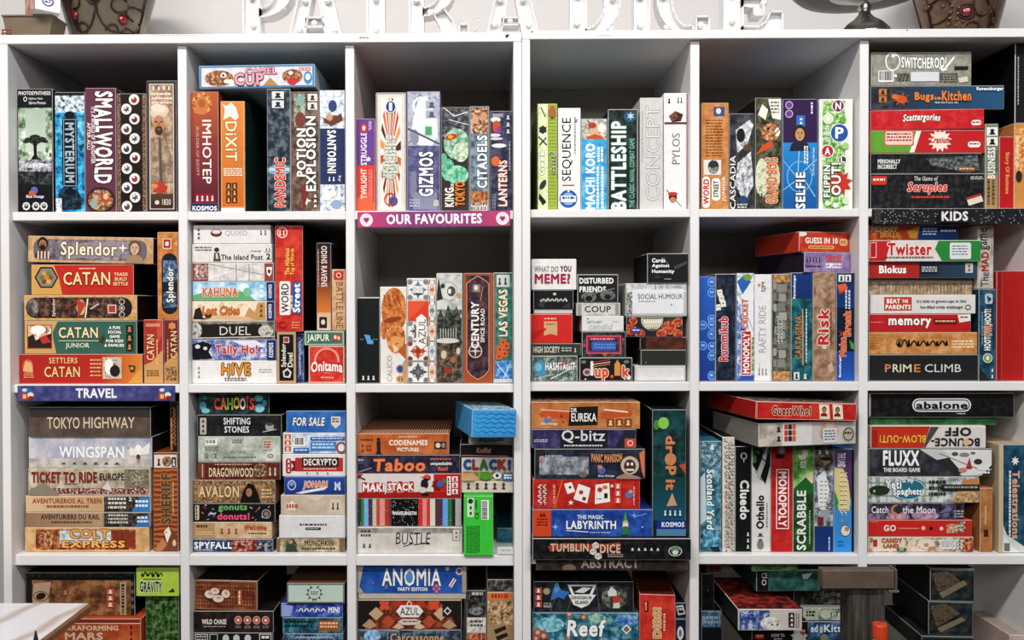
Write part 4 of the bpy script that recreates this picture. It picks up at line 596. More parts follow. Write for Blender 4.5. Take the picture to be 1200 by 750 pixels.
box(679, 419, 741, 446.8, '1d1e1f', 'black box with many coloured childlike letters, bottom middle @', BR(679.5, 419.5, 740.5, 446.3, .6, '8f8f8c'), O(688, 436, 5, 4.4, 2.4, 'd8a878'), E(688, 436, 3, 2.6, '2f62a8'), R(692, 423, 695.5, 440, 'e8e2d4', 1), *[LN(694, 424.5 + k * 2.6, 715, 421.5 + k * 2.6, .8, ['c2453a', 'e8e2d4', 'd8944a'][k]) for k in range(3)], T('up', 697, 432, 713, 446, 'd8542e', b=.05, o='f0e0d0', ob=.09), E(717, 441, 2, 2, 'd8542e'), P('d8944a', 720, 440, 720, 427, 723.5, 421.5, 727, 427, 727, 440), T('k', 729, 428, 738, 442, 'd8542e', b=.06, o='f0e0d0', ob=.1), E(684, 424, 3, 2, '77777a'), E(734, 424, 3.4, 2, '77777a'), S(732, 443.5, 2, .9, 5, 'c8c8c4'), P('d8d8d4', 736, 440, 739.5, 441, 738, 445, 734, 444), E(686, 444, 1, 1, 'd8d8d4'), r=1.5, d=14, wear=.6)
box(682, 388.5, 733, 418.6, '26262b', 'dark box showing a pink and blue neon sign @', N(683, 389, 732.5, 418, '1c1d22', '33343a', '55565c', 60), BR(687, 393, 728, 414.5, 1.8, 'd8506a'), BR(689.5, 395.5, 725.5, 412, .8, '8a3a4c', n='printed_artwork'), L(692, 396, 720, 399, 1, 'e8889a', fill=.8), R(693, 400, 722, 410.5, '3a62b4', 2), L(695, 402, 720, 409, 2, '8fb4f0', fill=.6, n='title_lettering'), P('b06a4a', 704, 413, 714, 413, 709, 418), S(684.5, 405, 2.6, 1, 4, 'd8506a'), S(730, 398, 2, .8, 4, 'd8506a'), r=1.6, d=14, wear=.6)
box(682, 370.3, 731, 388.2, 'dddcda', 'white box with faint grey handwriting @', L(688, 373, 690, 375, 1, '555'), t("LET'S GET", 688, 376, 705, 379, '6a6a6c', b=.02), T('candid', 690, 379, 718, 386, 'b0b4b8', b=.0, sh=.2), LN(718, 377, 724, 377, .6, 'a0a0a0'), r=1.7, d=14)
box(675.5, 355, 727, 370, 'b9b9b2', 'low clear grey box with black squared letters @', N(676, 355.5, 726.5, 369.5, 'a5a59e', 'c2c2ba', 'd8d8d2', 60), R(682, 357.5, 720, 367.5, 'cfcfc8'), T('COUP', 685, 358.5, 716, 366, '26262a', b=.02), R(677, 356, 681, 369, '9a9a94'), R(721, 356, 725, 369, '9a9a94'), r=1.9, d=14, wear=.6)
box(676.5, 321.5, 724.5, 354.8, '232523', 'black box with two lines of white capitals over a grey face @', BR(677, 322, 724, 354.5, .6, '8a8c88'), T('DISTURBED', 679, 325.5, 719, 332.5, 'f0f0ec', b=.05), T('FRIENDS', 679, 335.5, 710, 342.5, 'f0f0ec', b=.05), NE(690, 348, 9, 6, '55585a', '7d8280', '3a3c3c', 60), E(690, 350, 4, 3.4, '1b1c1c'), NE(712, 346, 9, 6, '55585a', '7d8280', '3a3c3c', 60), E(712, 348, 4, 3, '1b1c1c'), LN(696, 344, 720, 338, 1.4, '77797a'), r=1.8, d=14, wear=.6)
box(744, 428.7, 803.5, 446, 'd6d5d2', 'plain white box, bottom of the right stack @', BR(745, 429.5, 802.5, 445.5, .7, 'a8a6a2'), r=1.8, d=16)
box(751, 410, 804.5, 428.4, '31362f', 'plain dark green box in the right stack @', BR(751.5, 410.5, 804, 428, .6, '55584f'), E(757, 425, .7, .7, 'a0a29a'), r=1.8, d=16, wear=.5)
box(750, 395, 804.5, 409.8, '4a241e', 'plain dark brown box in the right stack @', N(757, 395.5, 804, 409.3, '44201b', '552c24', '6a3c30', 40), R(750.5, 395.5, 757, 409.3, '1e1918'), r=1.8, d=16, side='2a1814')
box(734, 371, 800, 394.7, '23282a', 'dark box with orange roses around a skull @', N(734.5, 371.5, 799.5, 394.2, '1f2426', '2c3335', '3c4446', 50), *[q for x, y, rr in ((739, 386, 7), (750, 391, 6), (742, 376, 5), (784, 384, 9), (794, 378, 6), (775, 391, 6), (794, 391, 6)) for q in (NE(x, y, rr, rr * .9, '8a3220', 'c65634', 'e59068', 130), O(x, y, rr * .6, rr * .5, .7, '7a2a1a'), O(x + .5, y, rr * .3, rr * .26, .6, '7a2a1a'))],
    E(764, 375, 13, 12, 'c2bba6', n='skull_picture'), E(764, 371.5, 12, 5, '8a846f', n='skull_picture'), *[R(754.5 + k * 2.6, 374, 756.4 + k * 2.6, 379, 'efe9d8', .5, n='skull_picture') for k in range(8)], *[R(755.5 + k * 2.6, 380, 757.2 + k * 2.6, 383.4, 'e2dbc8', .5, n='skull_picture') for k in range(7)], E(764, 386.6, 5, 1.6, '6a644f', n='skull_picture'), R(740, 384.5, 750, 389.5, '3450a0'), L(741, 386, 749, 388.5, 1, 'e6e8f4'), r=1.6, d=14)
box(733.5, 332, 805, 370.7, 'b8bab6', 'clear plastic case holding a white title card @', N(734, 332.5, 804.5, 342, 'a4a6a2', 'c6c8c4', 'e0e0dc', 50), N(734, 342, 741, 370, '3c3e3c', '8a8c88', 'd0d2cc', 140), R(741, 338.5, 801, 367.5, 'e0e0e2', n='title_card'), T('SOCIAL HUMOUR', 747.5, 344.5, 800, 350.5, '4a4c50', b=.01), L(748, 352.5, 768, 354.5, 1, '8a8c90'), LN(734, 341.5, 805, 341.5, .8, 'f0f0ec', n='printed_frame'), LN(768, 333, 768, 340, .8, '77797a', n='printed_frame'), E(787, 357, .8, .8, '333'), name='card_case', part='plastic_case', r=1.6, d=15, wear=.7)
box(758.5, 297, 808, 331.2, '1e2021', 'black box with three white lines, top right stack @', T('Cards', 764, 302.5, 780, 307.5, 'f2f2f0', b=.05), T('Against', 764, 309, 785, 314, 'f2f2f0', b=.05), T('Humanity', 764, 315.5, 791, 320.8, 'f2f2f0', b=.05), LN(778, 302, 783, 309, .7, '8a8c8c'), P('4a4c4c', 790, 312, 806, 306, 806, 309, 792, 316), P('3c3e3e', 766, 326, 770, 322, 776, 325), L(779, 326, 787, 328, 1, 'b0b0ae'), r=1.2, d=16, wear=.65)

cell(2, 5, 'second row\'s fifth compartment')
box(819.5, 324, 838, 446.5, '2550a0', 'royal blue upright box with numbered circles, leftmost @', G(820, 324.5, 837.5, 446, '2f6ac0', '1f3f88'), *[q for x, y in ((834, 331), (834, 343), (823.5, 381), (834, 374), (834, 381), (834, 392), (823.5, 405), (834, 406), (834, 417), (834, 440)) for q in (E(x, y, 4.8, 5.4, '3f78c8'), O(x, y, 4.8, 5.4, .7, '8fb4e4'), L(x - 2, y - 1.5, x + 2, y + 1.5, 1, 'c4d8f2'))])
box(838.5, 321, 862, 446.5, '18202f', 'near black navy upright box with white number tiles and red script @', N(839, 321.5, 861.5, 446, '141a26', '1f2a3c', '3a465a', 35), *[q for x, y, a in ((843, 343, 0), (845, 350, 1), (841, 360, 2), (847, 356, 0)) for q in (P('e6e4de', x - 3, y - 3, x + 3, y - 4, x + 4, y + 3, x - 2, y + 4), L(x - 1, y - 1, x + 2, y + 1, 1, ['222', 'b03a2c', '2a5ea0'][a]))], T('Rummikub', 842.5, 371, 853, 423, 'c23348', r=90, b=.05, o='f0e4e4', ob=.09), wear=.65)
box(863, 320, 884, 446.5, '2c58a8', 'blue white upright box with a red framed title @', N(863.5, 320.5, 883.5, 352, '8fa88a', 'dfe4dc', 'f2f2ee', 60), P('e6e8ea', 864, 350, 883, 330, 883.5, 440, 878, 400, 866, 360), P('3a6ab0', 863.5, 330, 872, 322, 880, 330, 870, 345), E(876, 325, 5, 4, '7fa04a'), LN(863, 350, 884, 400, 1, 'c9a24a'), LN(866, 345, 883, 388, 1, 'b0b4b8'), N(863.5, 356, 868, 444, '3a62a8', '7a9ac8', 'e0e4ea', 60), N(880, 395, 883.5, 440, '4a7a4a', '8a9a6a', 'e0e4d8', 90), R(868.5, 387.5, 880.5, 440, 'f0ece8'), R(869.3, 388.3, 879.7, 439.2, 'b8322c'), T('MONOPOLY', 870.6, 390, 878.4, 437.5, 'f6f2ee', r=90, b=.05), T('CRICKET', 869, 350, 876.5, 385, 'c25a3a', r=90, b=.05, o='f4eee4', ob=.09))
box(884.3, 321.5, 904, 446.5, 'e6e5e4', 'white upright box with thin grey vertical lettering @', T('RAFTY RIDE', 889, 358, 897.5, 413, 'a8a6a4', r=90, b=-.012), T('SJM', 892, 330.5, 898, 342, '3a3836', r=90, b=.01), S(889.5, 334, 2.6, 1.2, 5, 'c98a4a'), IC(888, 429, 900, 441, 3, None, '8a8886'), LN(890, 425, 890, 436, .4, '8a8886'))
STONE = ['8f8c86', '9d9a94', '83807a', 'a8a59e']
box(904.3, 321, 926.5, 446.5, '5f5c54', 'upright box printed as a grey stone path between wooden ends @', N(905, 321.5, 926, 446, '3a3b34', '5f6056', '7d7c70', 50), *[R(911 + (i % 2) * 1.5, 333 + i * 11, 922 - (i % 3), 342.5 + i * 11, STONE[i % 4], 1.6) for i in range(9)], *[R(906, 330 + i * 13, 910, 339 + i * 13, STONE[(i + 1) % 4], 1.2) for i in range(8)], N(906, 322, 925, 331, '8a6038', 'b88a58', 'd4ab7c', 90, n='printed_frame'), N(906, 435, 925, 446, '8a6038', 'b88a58', 'd4ab7c', 90, n='printed_frame'), P('2f4f34', 905, 362, 909, 368, 906, 400, 905, 400), L(910, 368, 918, 403, 2, 'e6e4da', v=True, fill=.7, n='title_lettering'), wear=.6)
box(927, 319.5, 952.3, 446.5, '1f4f60', 'dark teal upright box with gold vertical lettering and blue top @', G(927.5, 320, 952, 352, '1c3f80', '16366a'), N(927.5, 350, 952, 446, '143c4a', '1f5f6a', '3a8a8c', 30), t('Ravensburger', 929, 322, 933, 350, 'e6eaee', r=90, b=.04), T('CARTAGENA', 931.5, 370, 939.5, 421, 'b98a5a', r=90, b=.03, o='2a1c12', ob=.08), P('c9a070', 939.6, 362, 941, 362, 941.5, 428, 940, 428), L(944, 362, 946.5, 425, 1, 'd8e4e4', v=True), IC(930, 436, 938, 445, 1, 'd0d4d0', '333'), IC(940, 436, 948, 445, 1, None, 'd0d4d0'), wear=.5)
box(952.8, 319.5, 979.5, 446.5, '9a7a60', 'brown parchment upright box with short red title @', N(953, 320, 979, 446, '7d6049', 'a08068', 'bb9d84', 30), N(956, 324, 976, 350, '8a6c54', 'a98b72', 'c0a48c', 50), T('Risk', 958, 362, 971.5, 404, 'c03630', r=90, b=.06, o='f2e6dc', ob=.1), L(973, 366, 975.5, 404, 1, '6a4c38', v=True), E(966, 407, 3, 2, 'd8c8b8'), P('c9ae96', 970, 428, 975, 425, 977, 435, 972, 437))
box(980, 319.5, 1006, 446.5, '163a78', 'blue upright box with orange bricks and wobbly title, rightmost @', G(980.5, 320, 1005.5, 412, '153058', '1c4a8c'), R(980.5, 360, 1005.5, 412, '122238'), G(980.5, 412, 1005.5, 446, '1f4a94', '2a5cb0'), IC(983, 322, 1002, 330, 2, 'e6e6e2', '333'), P('d8683c', 981, 334, 993, 332, 996, 338, 984, 342), P('b04a28', 984, 342, 996, 338, 995, 341, 983, 345), T('Make', 984, 395, 994, 418, 'd8582e', r=90, b=.055, o='f2c0a0', ob=.085), T("'n'", 984, 388, 989, 394, 'd8582e', r=90, b=.03), T('Break', 990, 364, 1000, 394, 'd8582e', r=90, b=.055, o='f2c0a0', ob=.085), L(992, 340, 1001, 362, 2, 'c9d8ea', v=True), P('4a9a4a', 998, 398, 1005, 404, 1005, 410, 1000, 408), t('Ravensburger', 983, 417, 987, 442, 'eef0f4', r=90, b=.04))
box(935, 296, 998.5, 320, '8f78a4', 'lavender box lying open edged under the orange box @', N(935.5, 296.5, 998, 319.5, '846c9a', '9882ac', 'ab98bc', 30), IC(937, 300, 958, 309, 5, None, '3a2a4a'), L(937, 312, 958, 315, 1, '3a2a4a'), L(964, 300, 985, 308, 2, 'd8503c', fill=.7), L(964, 309, 986, 316, 2, 'f2e6f0', fill=.7), S(971, 311, 3, 1.6, 5, 'f4f0f4'), yaw=14, piv='r', side='2c2630', r=4, d=17, roll=0)
box(929, 272.5, 996, 295.5, 'c23f2a', 'orange red box lying turned, on top of the lavender box @', N(929.5, 273, 995.5, 295, 'bd3a26', 'c84832', 'd65c44', 30), T('GUESS IN 10', 937, 279, 980, 286, 'f4eee4', b=.06), R(941, 288, 975, 292, 'e0a860', 1.5), L(943, 289.4, 973, 291.4, 1, 'a03020'), R(982, 280, 993, 288, 'd8b078', 3), L(984, 282.5, 991, 286.5, 2, '8a3a24'), E(932, 275, 7, 3, 'e8e4de'), yaw=13, piv='r', r=4.5, d=17)

cell(2, 6, 'compartment below the kids sign')
box(1018, 415.5, 1146.5, 447, '26282a', 'black box with pale thin capitals, bottom of the stack @', T('P', 1037, 427, 1044, 436.5, 'd98a5a', b=.015), T('RI', 1046, 427, 1056, 436.5, 'e8d8b8', b=.01), T('M', 1058, 427, 1068, 436.5, 'd8d8b0', b=.01), T('E', 1071, 427, 1078.5, 436.5, 'd98a4a', b=.015), T('CLIMB', 1083.5, 427, 1126, 436.5, 'd6d6d2', b=-.005), wear=.5)
box(1018, 389.5, 1145.5, 415.2, 'c08548', 'sandy orange box with spotted dark lettering @', N(1018.5, 390, 1145, 414.7, 'b5783c', 'c98f54', 'd8a670', 30), L(1050, 397, 1112, 408, 1, '3a3226', fill=.8, n='title_lettering'), O(1054, 402, 4, 5, 1.2, '3a3226'), L(1115, 399, 1141, 409, 3, 'efe0c4', fill=.5), *[LN(1019, 393 + k * 3, 1035 - k * 2, 393 + k * 3, .5, '8a5a2c') for k in range(6)])
box(1018, 368, 1138, 389.2, 'b9282a', 'red box with plump white lower case title @', T('memory', 1041, 373, 1091, 384.5, 'f6f0ea', b=.07, o='6a1418', ob=.1), R(1094, 373.5, 1121, 380, '7a1c1e', 1), L(1096, 375.5, 1119, 378.5, 1, 'e8c8a0'), P('e6e2da', 1122, 369, 1137, 368.5, 1137, 376, 1124, 378, n='sticker'), L(1125, 371, 1135, 374, 1, '5a5a5a'), L(1020, 377, 1034, 379, 1, 'e0908a'))
box(1020, 345.5, 1143.5, 367.8, 'dcd9d4', 'white box with a red title square and black slogan @', R(1036, 348, 1068.5, 364, 'c2452e'), T('BEAT', 1039, 350, 1055, 355.5, 'f6f0ea', b=.055), t('THE', 1057, 351, 1064, 355, 'f6f0ea', b=.04), T('PARENTS', 1037.5, 357, 1067, 362.5, 'f6f0ea', b=.055), t("it's kids vs grown-ups in this", 1074, 351, 1132, 355.5, '333', b=.02), t('fun-filled trivia challenge!', 1078, 358, 1128, 362.5, '333', b=.02), O(1134, 360, 3.4, 3, .8, '333'))
box(1018, 326.5, 1139.5, 345.3, 'a08c74', 'open cardboard tray of corrugated edges in the stack @', N(1018.5, 330, 1139, 345, '8a755c', 'a8937a', 'c0ad94', 60), *[LN(1030 + k * 4, 333, 1030 + k * 4, 345, .7, '7d6850') for k in range(26)], LN(1018, 328, 1139, 331, 1.2, 'b8a690'), name='cardboard_tray', cat='tray', part='tray', r=3.5, wear=.2, d=20)
box(1018, 307, 1145.5, 326.2, '2f3a46', 'slate and red box with short white title @', R(1018.5, 307.5, 1077, 325.7, 'b03028'), G(1077, 307.5, 1145, 325.7, '2b333d', '2f4f66', False), T('Blokus', 1030, 311, 1062, 320.5, 'f4f0ec', b=.05), R(1078, 311, 1100, 321, '22282e'), L(1080, 312.5, 1098, 319.5, 3, 'c9ccd0'), R(1131, 308.5, 1140, 320, 'c9c4c0', 1), IC(1132, 310, 1139, 319, 2, None, '8a4a40', v=True))
box(1018, 281.5, 1150, 306.8, 'd8d4ce', 'white, red and green box with a white shop sticker @', P('c22a2a', 1018.5, 282, 1044, 282, 1038, 306, 1018.5, 306), P('2f8a3e', 1100, 282, 1149.5, 282, 1149.5, 306, 1104, 306, 1096, 292), R(1019.5, 284, 1027, 302, 'b52020', 1), BR(1019.5, 284, 1027, 302, .6, 'efe0dc'), T('Twister', 1040, 284.5, 1092, 299.5, 'c22c28', b=.06, o='f4e8e0', ob=.09), L(1032, 301, 1095, 304, 1, '8a3a34'), R(1113, 284.5, 1138, 304, 'dcdcdc', 2, n='sticker'), L(1116, 288, 1134, 301, 4, '55585a', fill=.35), r=1.2)
box(1018, 264, 1123.5, 281.2, 'c24a2c', 'orange red and blue box, top of the stack @', N(1018.5, 264.5, 1060, 281, 'b03a24', 'd0582f', 'e8944a', 60), P('c9542f', 1056, 264.5, 1076, 264.5, 1078, 281, 1058, 281), G(1076, 264.5, 1123, 281, '24508f', '1f3f74', False), P('e8b04a', 1063, 270, 1078, 265, 1074, 279, 1066, 278), T('MEMORY', 1021, 265.5, 1052, 271.5, 'f2e4cc', b=.05, sh=.1), T('SKILLS', 1031, 271.5, 1053, 277.5, 'f0c060', b=.05, sh=.1), L(1081, 267, 1098, 276, 3, 'dce4ee'), L(1102, 269, 1121, 272, 1, 'f2d8c8', fill=.8), r=3)
box(1145.5, 264.5, 1164.5, 338.6, 'b9b2a8', 'narrow grey beige upright box with a red word @', N(1146, 265, 1164, 338, 'a8a096', 'bcb5ab', 'cfc9c0', 40), t('The', 1149, 319, 1159, 336, '33302e', r=90, b=.01), T('MAD', 1149.5, 295, 1158.5, 318, 'a03a30', r=90, b=.07), T('game', 1148, 267.5, 1160, 293, '33302e', r=90, b=.01), L(1161.5, 270, 1163.5, 300, 1, '77726c', v=True), d=18, r=2.4)
box(1147, 338.8, 1166.5, 445.5, '1d4054', 'deep blue upright box with an owl badge and blackened foot @', N(1147.5, 339, 1166, 445, '173446', '1f4a62', '3a6a80', 30), R(1154, 344, 1163, 356, 'b8c4c8', 2), P('2a4a5a', 1156, 346, 1162, 350, 1158, 355), t('HOOT', 1153, 394, 1161, 410, 'f2eee6', r=90, b=.05), T('OWL', 1153, 380, 1162, 394, 'd8743a', r=90, b=.06, o='f2eee6', ob=.09), t('HOOT!', 1153, 362, 1161, 380, 'f2eee6', r=90, b=.05), L(1150, 365, 1152, 405, 1, '8fa8b0', v=True), E(1157, 419, 5.6, 5.6, '7a9a6a'), O(1157, 419, 5.6, 5.6, 1, 'd8dcc8'), E(1157, 419, 2, 2.6, 'e6e4d8'), P('2a2a28', 1147.5, 430, 1160, 445, 1147.5, 445), IC(1160, 430, 1165, 444, 2, None, 'c8d4d8', v=True), d=20)
box(1167.5, 317.5, 1207, 446.5, 'a8221f', 'large plain red upright box with a creased spine, rightmost @', R(1168, 318, 1174.5, 446, '8f1c1c'), LN(1175, 318, 1175, 446, .8, 'c84a40'), LN(1168.6, 319, 1168.6, 446, .6, 'c05a4a'), name='red_folder_box', d=26, wear=.25)

# ------------------------------------------------------------------ third row
cell(3, 1, 'compartment below the travel sign')
box(29, 618, 174.5, 651, 'c9a06c', 'tan framed train scene box, bottom of the stack @', N(29.5, 618.5, 174, 650.5, 'c09460', 'd2ab78', 'deba8c', 30), N(42, 621, 159, 648, '5a2a1c', '9a5030', 'c98458', 60), N(70, 622, 130, 640, '8fa8b4', 'c9d2d2', 'e6e2da', 60), NE(55, 634, 10, 11, '5a3020', 'a8683f', 'e0b48a', 110), P('8a3f26', 130, 622, 158, 624, 158, 646, 134, 644), LN(136, 624, 136, 645, .8, '5a2416'), LN(144, 624, 144, 645, .8, '5a2416'),
    T('COLT', 82, 620.5, 128, 633, 'e8a85c', b=.06, o='4a2416', ob=.12, wob=.03), T('EXPRESS', 73, 635.5, 147, 645, 'f0b868', b=.06, o='4a2416', ob=.12), wear=.5)
box(30, 600.5, 176, 616.5, 'a98a6c', 'low brown box directly on the tan framed train box @', G(30.5, 601, 120, 616, '9a7a5a', 'b89c7c', False), N(122, 601, 176, 616, '1d1c1c', '3a3836', '6a655e', 80), P('3a78b0', 158, 616, 166, 604, 175.5, 603, 175.5, 616), T('AVENTURIERS DU RAIL', 48, 602.5, 117, 608, '4a2c20', b=.03), L(60, 610, 108, 614, 1, '6a4a34'), L(127, 602.5, 150, 614, 3, 'cfc8be'), L(161, 605, 174, 613, 2, 'e4ecf2'))
box(30, 581, 176.5, 600.2, 'd2b48c', 'low tan box under the carriage row box @', G(30.5, 581.5, 121, 599.5, 'd8bc94', 'c8a67c', False), N(122, 581.5, 176, 599.5, '1d1c1c', '3a3836', '6a655e', 80), P('3a86c0', 155, 599.5, 164, 583, 176, 582, 176, 599.5), T('AVENTUREROS AL TREN', 38, 584, 119, 590, 'a04a24', b=.03), L(55, 592, 105, 597, 1, '8a5a3a'), L(127, 583, 148, 598, 3, 'd8d2c8'), t('2', 151, 582.5, 155, 587, 'e8e4dc', b=.03), L(159, 586, 174, 596, 2, 'e8eef4'))
box(33, 548.5, 176.5, 580.7, 'b3a48f', 'grey tan box with dark red lettering above a row of carriages @', N(33.5, 549, 176, 580, 'a09078', 'bcae99', 'd4c9b8', 30), N(146, 550, 175, 572, '6a5f50', '9a8d7a', '4a4236', 90), NE(160, 560, 10, 9, '5a5044', '8a7e6c', 'c0b4a0', 110), N(36, 572, 174, 579, '3a2a26', '8a3a30', 'd8d0c4', 140), T('TICKET TO RIDE', 37, 553, 114, 566, '8a2a22', b=.035, o='2a1410', ob=.055), T('EUROPE', 117, 554.5, 146, 563, '2f2823', b=.025), P('d8d4cc', 120, 572, 127, 564, 132, 576), P('8f8676', 34, 575, 52, 565, 70, 580, 34, 580), L(76, 566, 92, 569, 1, '7a6a58'))
box(33.5, 512, 180, 548, 'b5b4c0', 'pale lilac box with thin spaced capitals and a white bird @', N(34, 512.5, 179.5, 547.5, '9a9fb4', 'b9b9c4', 'd2cdcb', 14), N(34, 537, 179.5, 547.5, 'a8a49e', 'c2bbb2', 'd6cfc6', 25), T('WINGSPAN', 70, 523, 147, 536.5, 'f4f3f0', b=.02), IC(70, 541, 146, 544.5, 6, None, '4a4a50'), E(164, 528, 4.5, 7, 'f2f0ea', n='bird_picture'), P('e9e6de', 163, 528, 149, 520, 155, 534, 163, 533, n='bird_picture'), P('e9e6de', 165, 528, 178, 518, 177, 532, 166, 533, n='bird_picture'), P('b0a698', 149, 520, 155, 524, 152, 528, n='bird_picture'), E(164, 535, 2.4, 3, '5a4438', n='bird_picture'), E(164, 540, 1, 2, 'c98a4a', n='bird_picture'), side='24211f')
box(34, 477, 176.5, 511.5, '57493e', 'dark brown box with pale rounded capitals, top of the stack @', R(34.5, 477.5, 176, 490, '3e3a36'), N(34.5, 489, 176, 511, '52443a', '5e5046', '6a5b50', 20), T('TOKYO', 55.5, 488.5, 93.5, 502, 'dcc9b0', b=.005), T('HIGHWAY', 98, 488.5, 158, 501.5, 'dcc9b0', b=.005), L(150, 479, 174, 480, 1, '6a625a'), side='1f1d1b', r=1.6)
box(177.5, 530.5, 208.8, 650.5, '8f4a26', 'tall brown upright box with brass letters and a horse picture @', N(178, 531, 208, 650, '7d3d1e', '9a552c', 'b8713f', 30, 'wavez'), R(178, 533, 208, 549.5, 'e0d6c8'), IC(181, 535, 190, 548, 1, None, '6a4430'), NE(195, 541, 6, 6.5, '3a2c24', '8a6a52', 'd0b090', 120), IC(201, 536, 207.5, 548, 1, '3a2c24', 'e0d6c8'), BR(178, 531, 208.4, 549.5, .8, '4a2416'), T('SHERIFF', 187.5, 556, 200.5, 617, '55483a', r=90, b=.05, o='b98a54', ob=.09), L(202, 566, 205, 606, 1, 'd8a870', v=True),
    E(197, 637, 7, 10, '6a3a26', n='horse_picture'), P('7d4a30', 189, 650, 192, 632, 199, 622, 207, 630, 208, 650, n='horse_picture'), P('ece4d8', 191, 626, 197, 620, 200, 628, 195, 640, n='horse_picture'), P('b9825a', 182, 643, 190, 634, 195, 642, 188, 650, 180, 650, n='horse_picture'), E(204, 640, 2.4, 4, 'd8c0a4', n='horse_picture'), E(194, 627, .8, 1, '1a1210', n='horse_picture'), r=2.4)
box(199.5, 470.5, 208.8, 530, '2a231e', 'narrow dark upright box with orange letters, above the horse box @', L(202, 478, 207, 523, 1, 'b8763f', v=True, fill=.8, n='title_lettering'), N(200, 490, 202, 528, '5a3a24', 'b8763f', 'd8a06a', 140), r=3.5, d=20)

cell(3, 2, 'third row\'s second compartment')
box(221.5, 632, 320, 653, '2c3a58', 'dark blue box with slanted white title and red figures, bottom left @', N(222, 632.5, 319.5, 652.5, '1d2740', '34466c', '6a7da0', 35), N(268, 633, 300, 652, '3a1a1c', '8f2f2c', 'c9a08c', 80), N(300, 634, 319, 652, '1a1c28', '3f4a66', 'a9a8b0', 80), T('SPYFALL', 223, 636, 270, 647.5, 'e9ecf0', b=.05, o='1a2238', ob=.08), *[E(x, 640, 1.6, 2.2, 'd0a890') for x in (275, 283, 291, 304, 312)], L(224, 648.5, 246, 651, 1, 'c9d0da'))
box(222, 612, 318.5, 631.7, 'c9ab86', 'tan box with a small red script word, left stack @', N(222.5, 612.5, 318, 631, 'c0a07a', 'd0b38f', 'dec6a6', 30), R(222.5, 612.5, 249, 631, 'b8966e'), IC(254, 617, 280, 627, 3, None, 'a05a34'), T('Welcome', 285, 615, 312, 622, 'b8482c', b=.04, sh=.2, a=.15), L(290, 624, 312, 627, 1, '7a5a3c'), L(227, 615, 240, 620, 1, '55402c'), L(226, 623, 246, 628, 2, 'e0c8a4'))
box(223, 589.8, 322.5, 611.7, '1c1a1d', 'black box sprinkled with confetti and a pink and green title @', *[LN(x, y, x + dx, y + dy, 1, c) for x, y, dx, dy, c in ((236, 594, 3, 2, 'c2453a'), (242, 604, 2, -3, 'd8c8a8'), (246, 596, 3, 1, '8ab0c8'), (234, 600, 2, 2, 'd8944a'), (250, 603, -2, 3, 'c2607a'), (292, 594, 3, 2, 'd8c8a8'), (299, 600, 2, -3, 'c2453a'), (304, 594, -2, 3, '8ab07a'), (294, 607, 3, -1, 'd8944a'), (306, 605, 2, 2, 'c8c0d8'), (312, 607, 2, -3, 'd8c8a8'), (240, 609, 3, -1, '8ab0c8'), (300, 608, -2, 2, 'c2607a'), (238, 591.5, 2, 1, 'd8d0c0'), (316, 593, -2, 2, 'd8944a'))], R(226, 592, 231, 609, 'cdbca0', 1), L(227, 593, 230, 608, 1, '3a2a22', v=True), T('gonuts', 254, 591.5, 289, 600, '6fb06a', b=.06), t('for', 244, 599.5, 252, 603, 'c8d8e8', b=.04), T('donuts!', 253, 600.5, 292, 609, 'e0607a', b=.06), O(312, 602, 5.4, 5.4, 1, 'b8aca4'), E(312, 602, 3, 3, '8a8078'))
box(222.5, 562.5, 322.5, 589.5, '8a6a4c', 'brown box with ornate cream title and a hooded figure @', N(223, 563, 322, 589, '6d4f36', '95744f', 'b89670', 50), N(223, 563, 322, 568, '5a3e2a', '8a6a48', 'c0a078', 130, n='printed_frame'), N(223, 585, 322, 589, '5a3e2a', '8a6a48', 'c0a078', 130, n='printed_frame'), T('AVALON', 230, 569, 279, 583, 'e2c79a', b=.03, o='3e2a1c', ob=.08), P('1c1512', 280, 589, 284, 575, 290, 566, 297, 568, 302, 578, 305, 589, n='hooded_figure'), E(291, 577, 3.6, 5, 'a87e60', n='hooded_figure'), E(290, 576, .8, .6, '1a1210', n='hooded_figure'), L(306, 573, 318, 585, 3, 'd8bc90'))
box(232.5, 541.3, 328.5, 562.3, '5e2620', 'dark red box with arched cream serif title @', N(233, 541.8, 328, 562, '4a1c18', '66302a', '83493c', 40), T('DRAGONWOOD', 245, 548, 297, 559, 'e6d2b0', b=.02, o='2a100e', ob=.06, a=.0), L(252, 543.5, 295, 546, 1, 'c9a888'), NE(305, 551, 8, 8, '3a2420', '7a5a48', 'c8a888', 110), IC(314, 545, 326, 559, 2, None, 'd8c0a0'), R(235, 543, 240, 560, '8a4a34', 1), LN(237.5, 544, 237.5, 559, 1, 'd8b48a'))
box(232, 511.5, 328.5, 541, 'a9b0a3', 'silvery green box with barcode and certification marks @', N(232.5, 512, 328, 540.5, '8f998a', 'b4bbae', 'd8dad2', 16), BC(240.5, 514.5, 254.5, 521.5), L(240, 524, 255, 529, 3, '66685f', fill=.4), T('CE', 247.5, 531.5, 254, 536.5, '2a2c28', b=.0, n='small_lettering'), O(242, 534, 2.2, 2.4, .6, '2a2c28'), L(272, 515, 284, 520, 2, '77796f'), L(270, 528, 288, 532, 2, '77796f', fill=.4), L(262, 535, 300, 537.5, 1, '77796f'), R(308, 515, 319, 527, 'c8b8ac', 1), L(309.5, 517, 317.5, 526, 3, 'a84a44'), O(317, 534, 3.4, 2, .7, '3a3c36'))
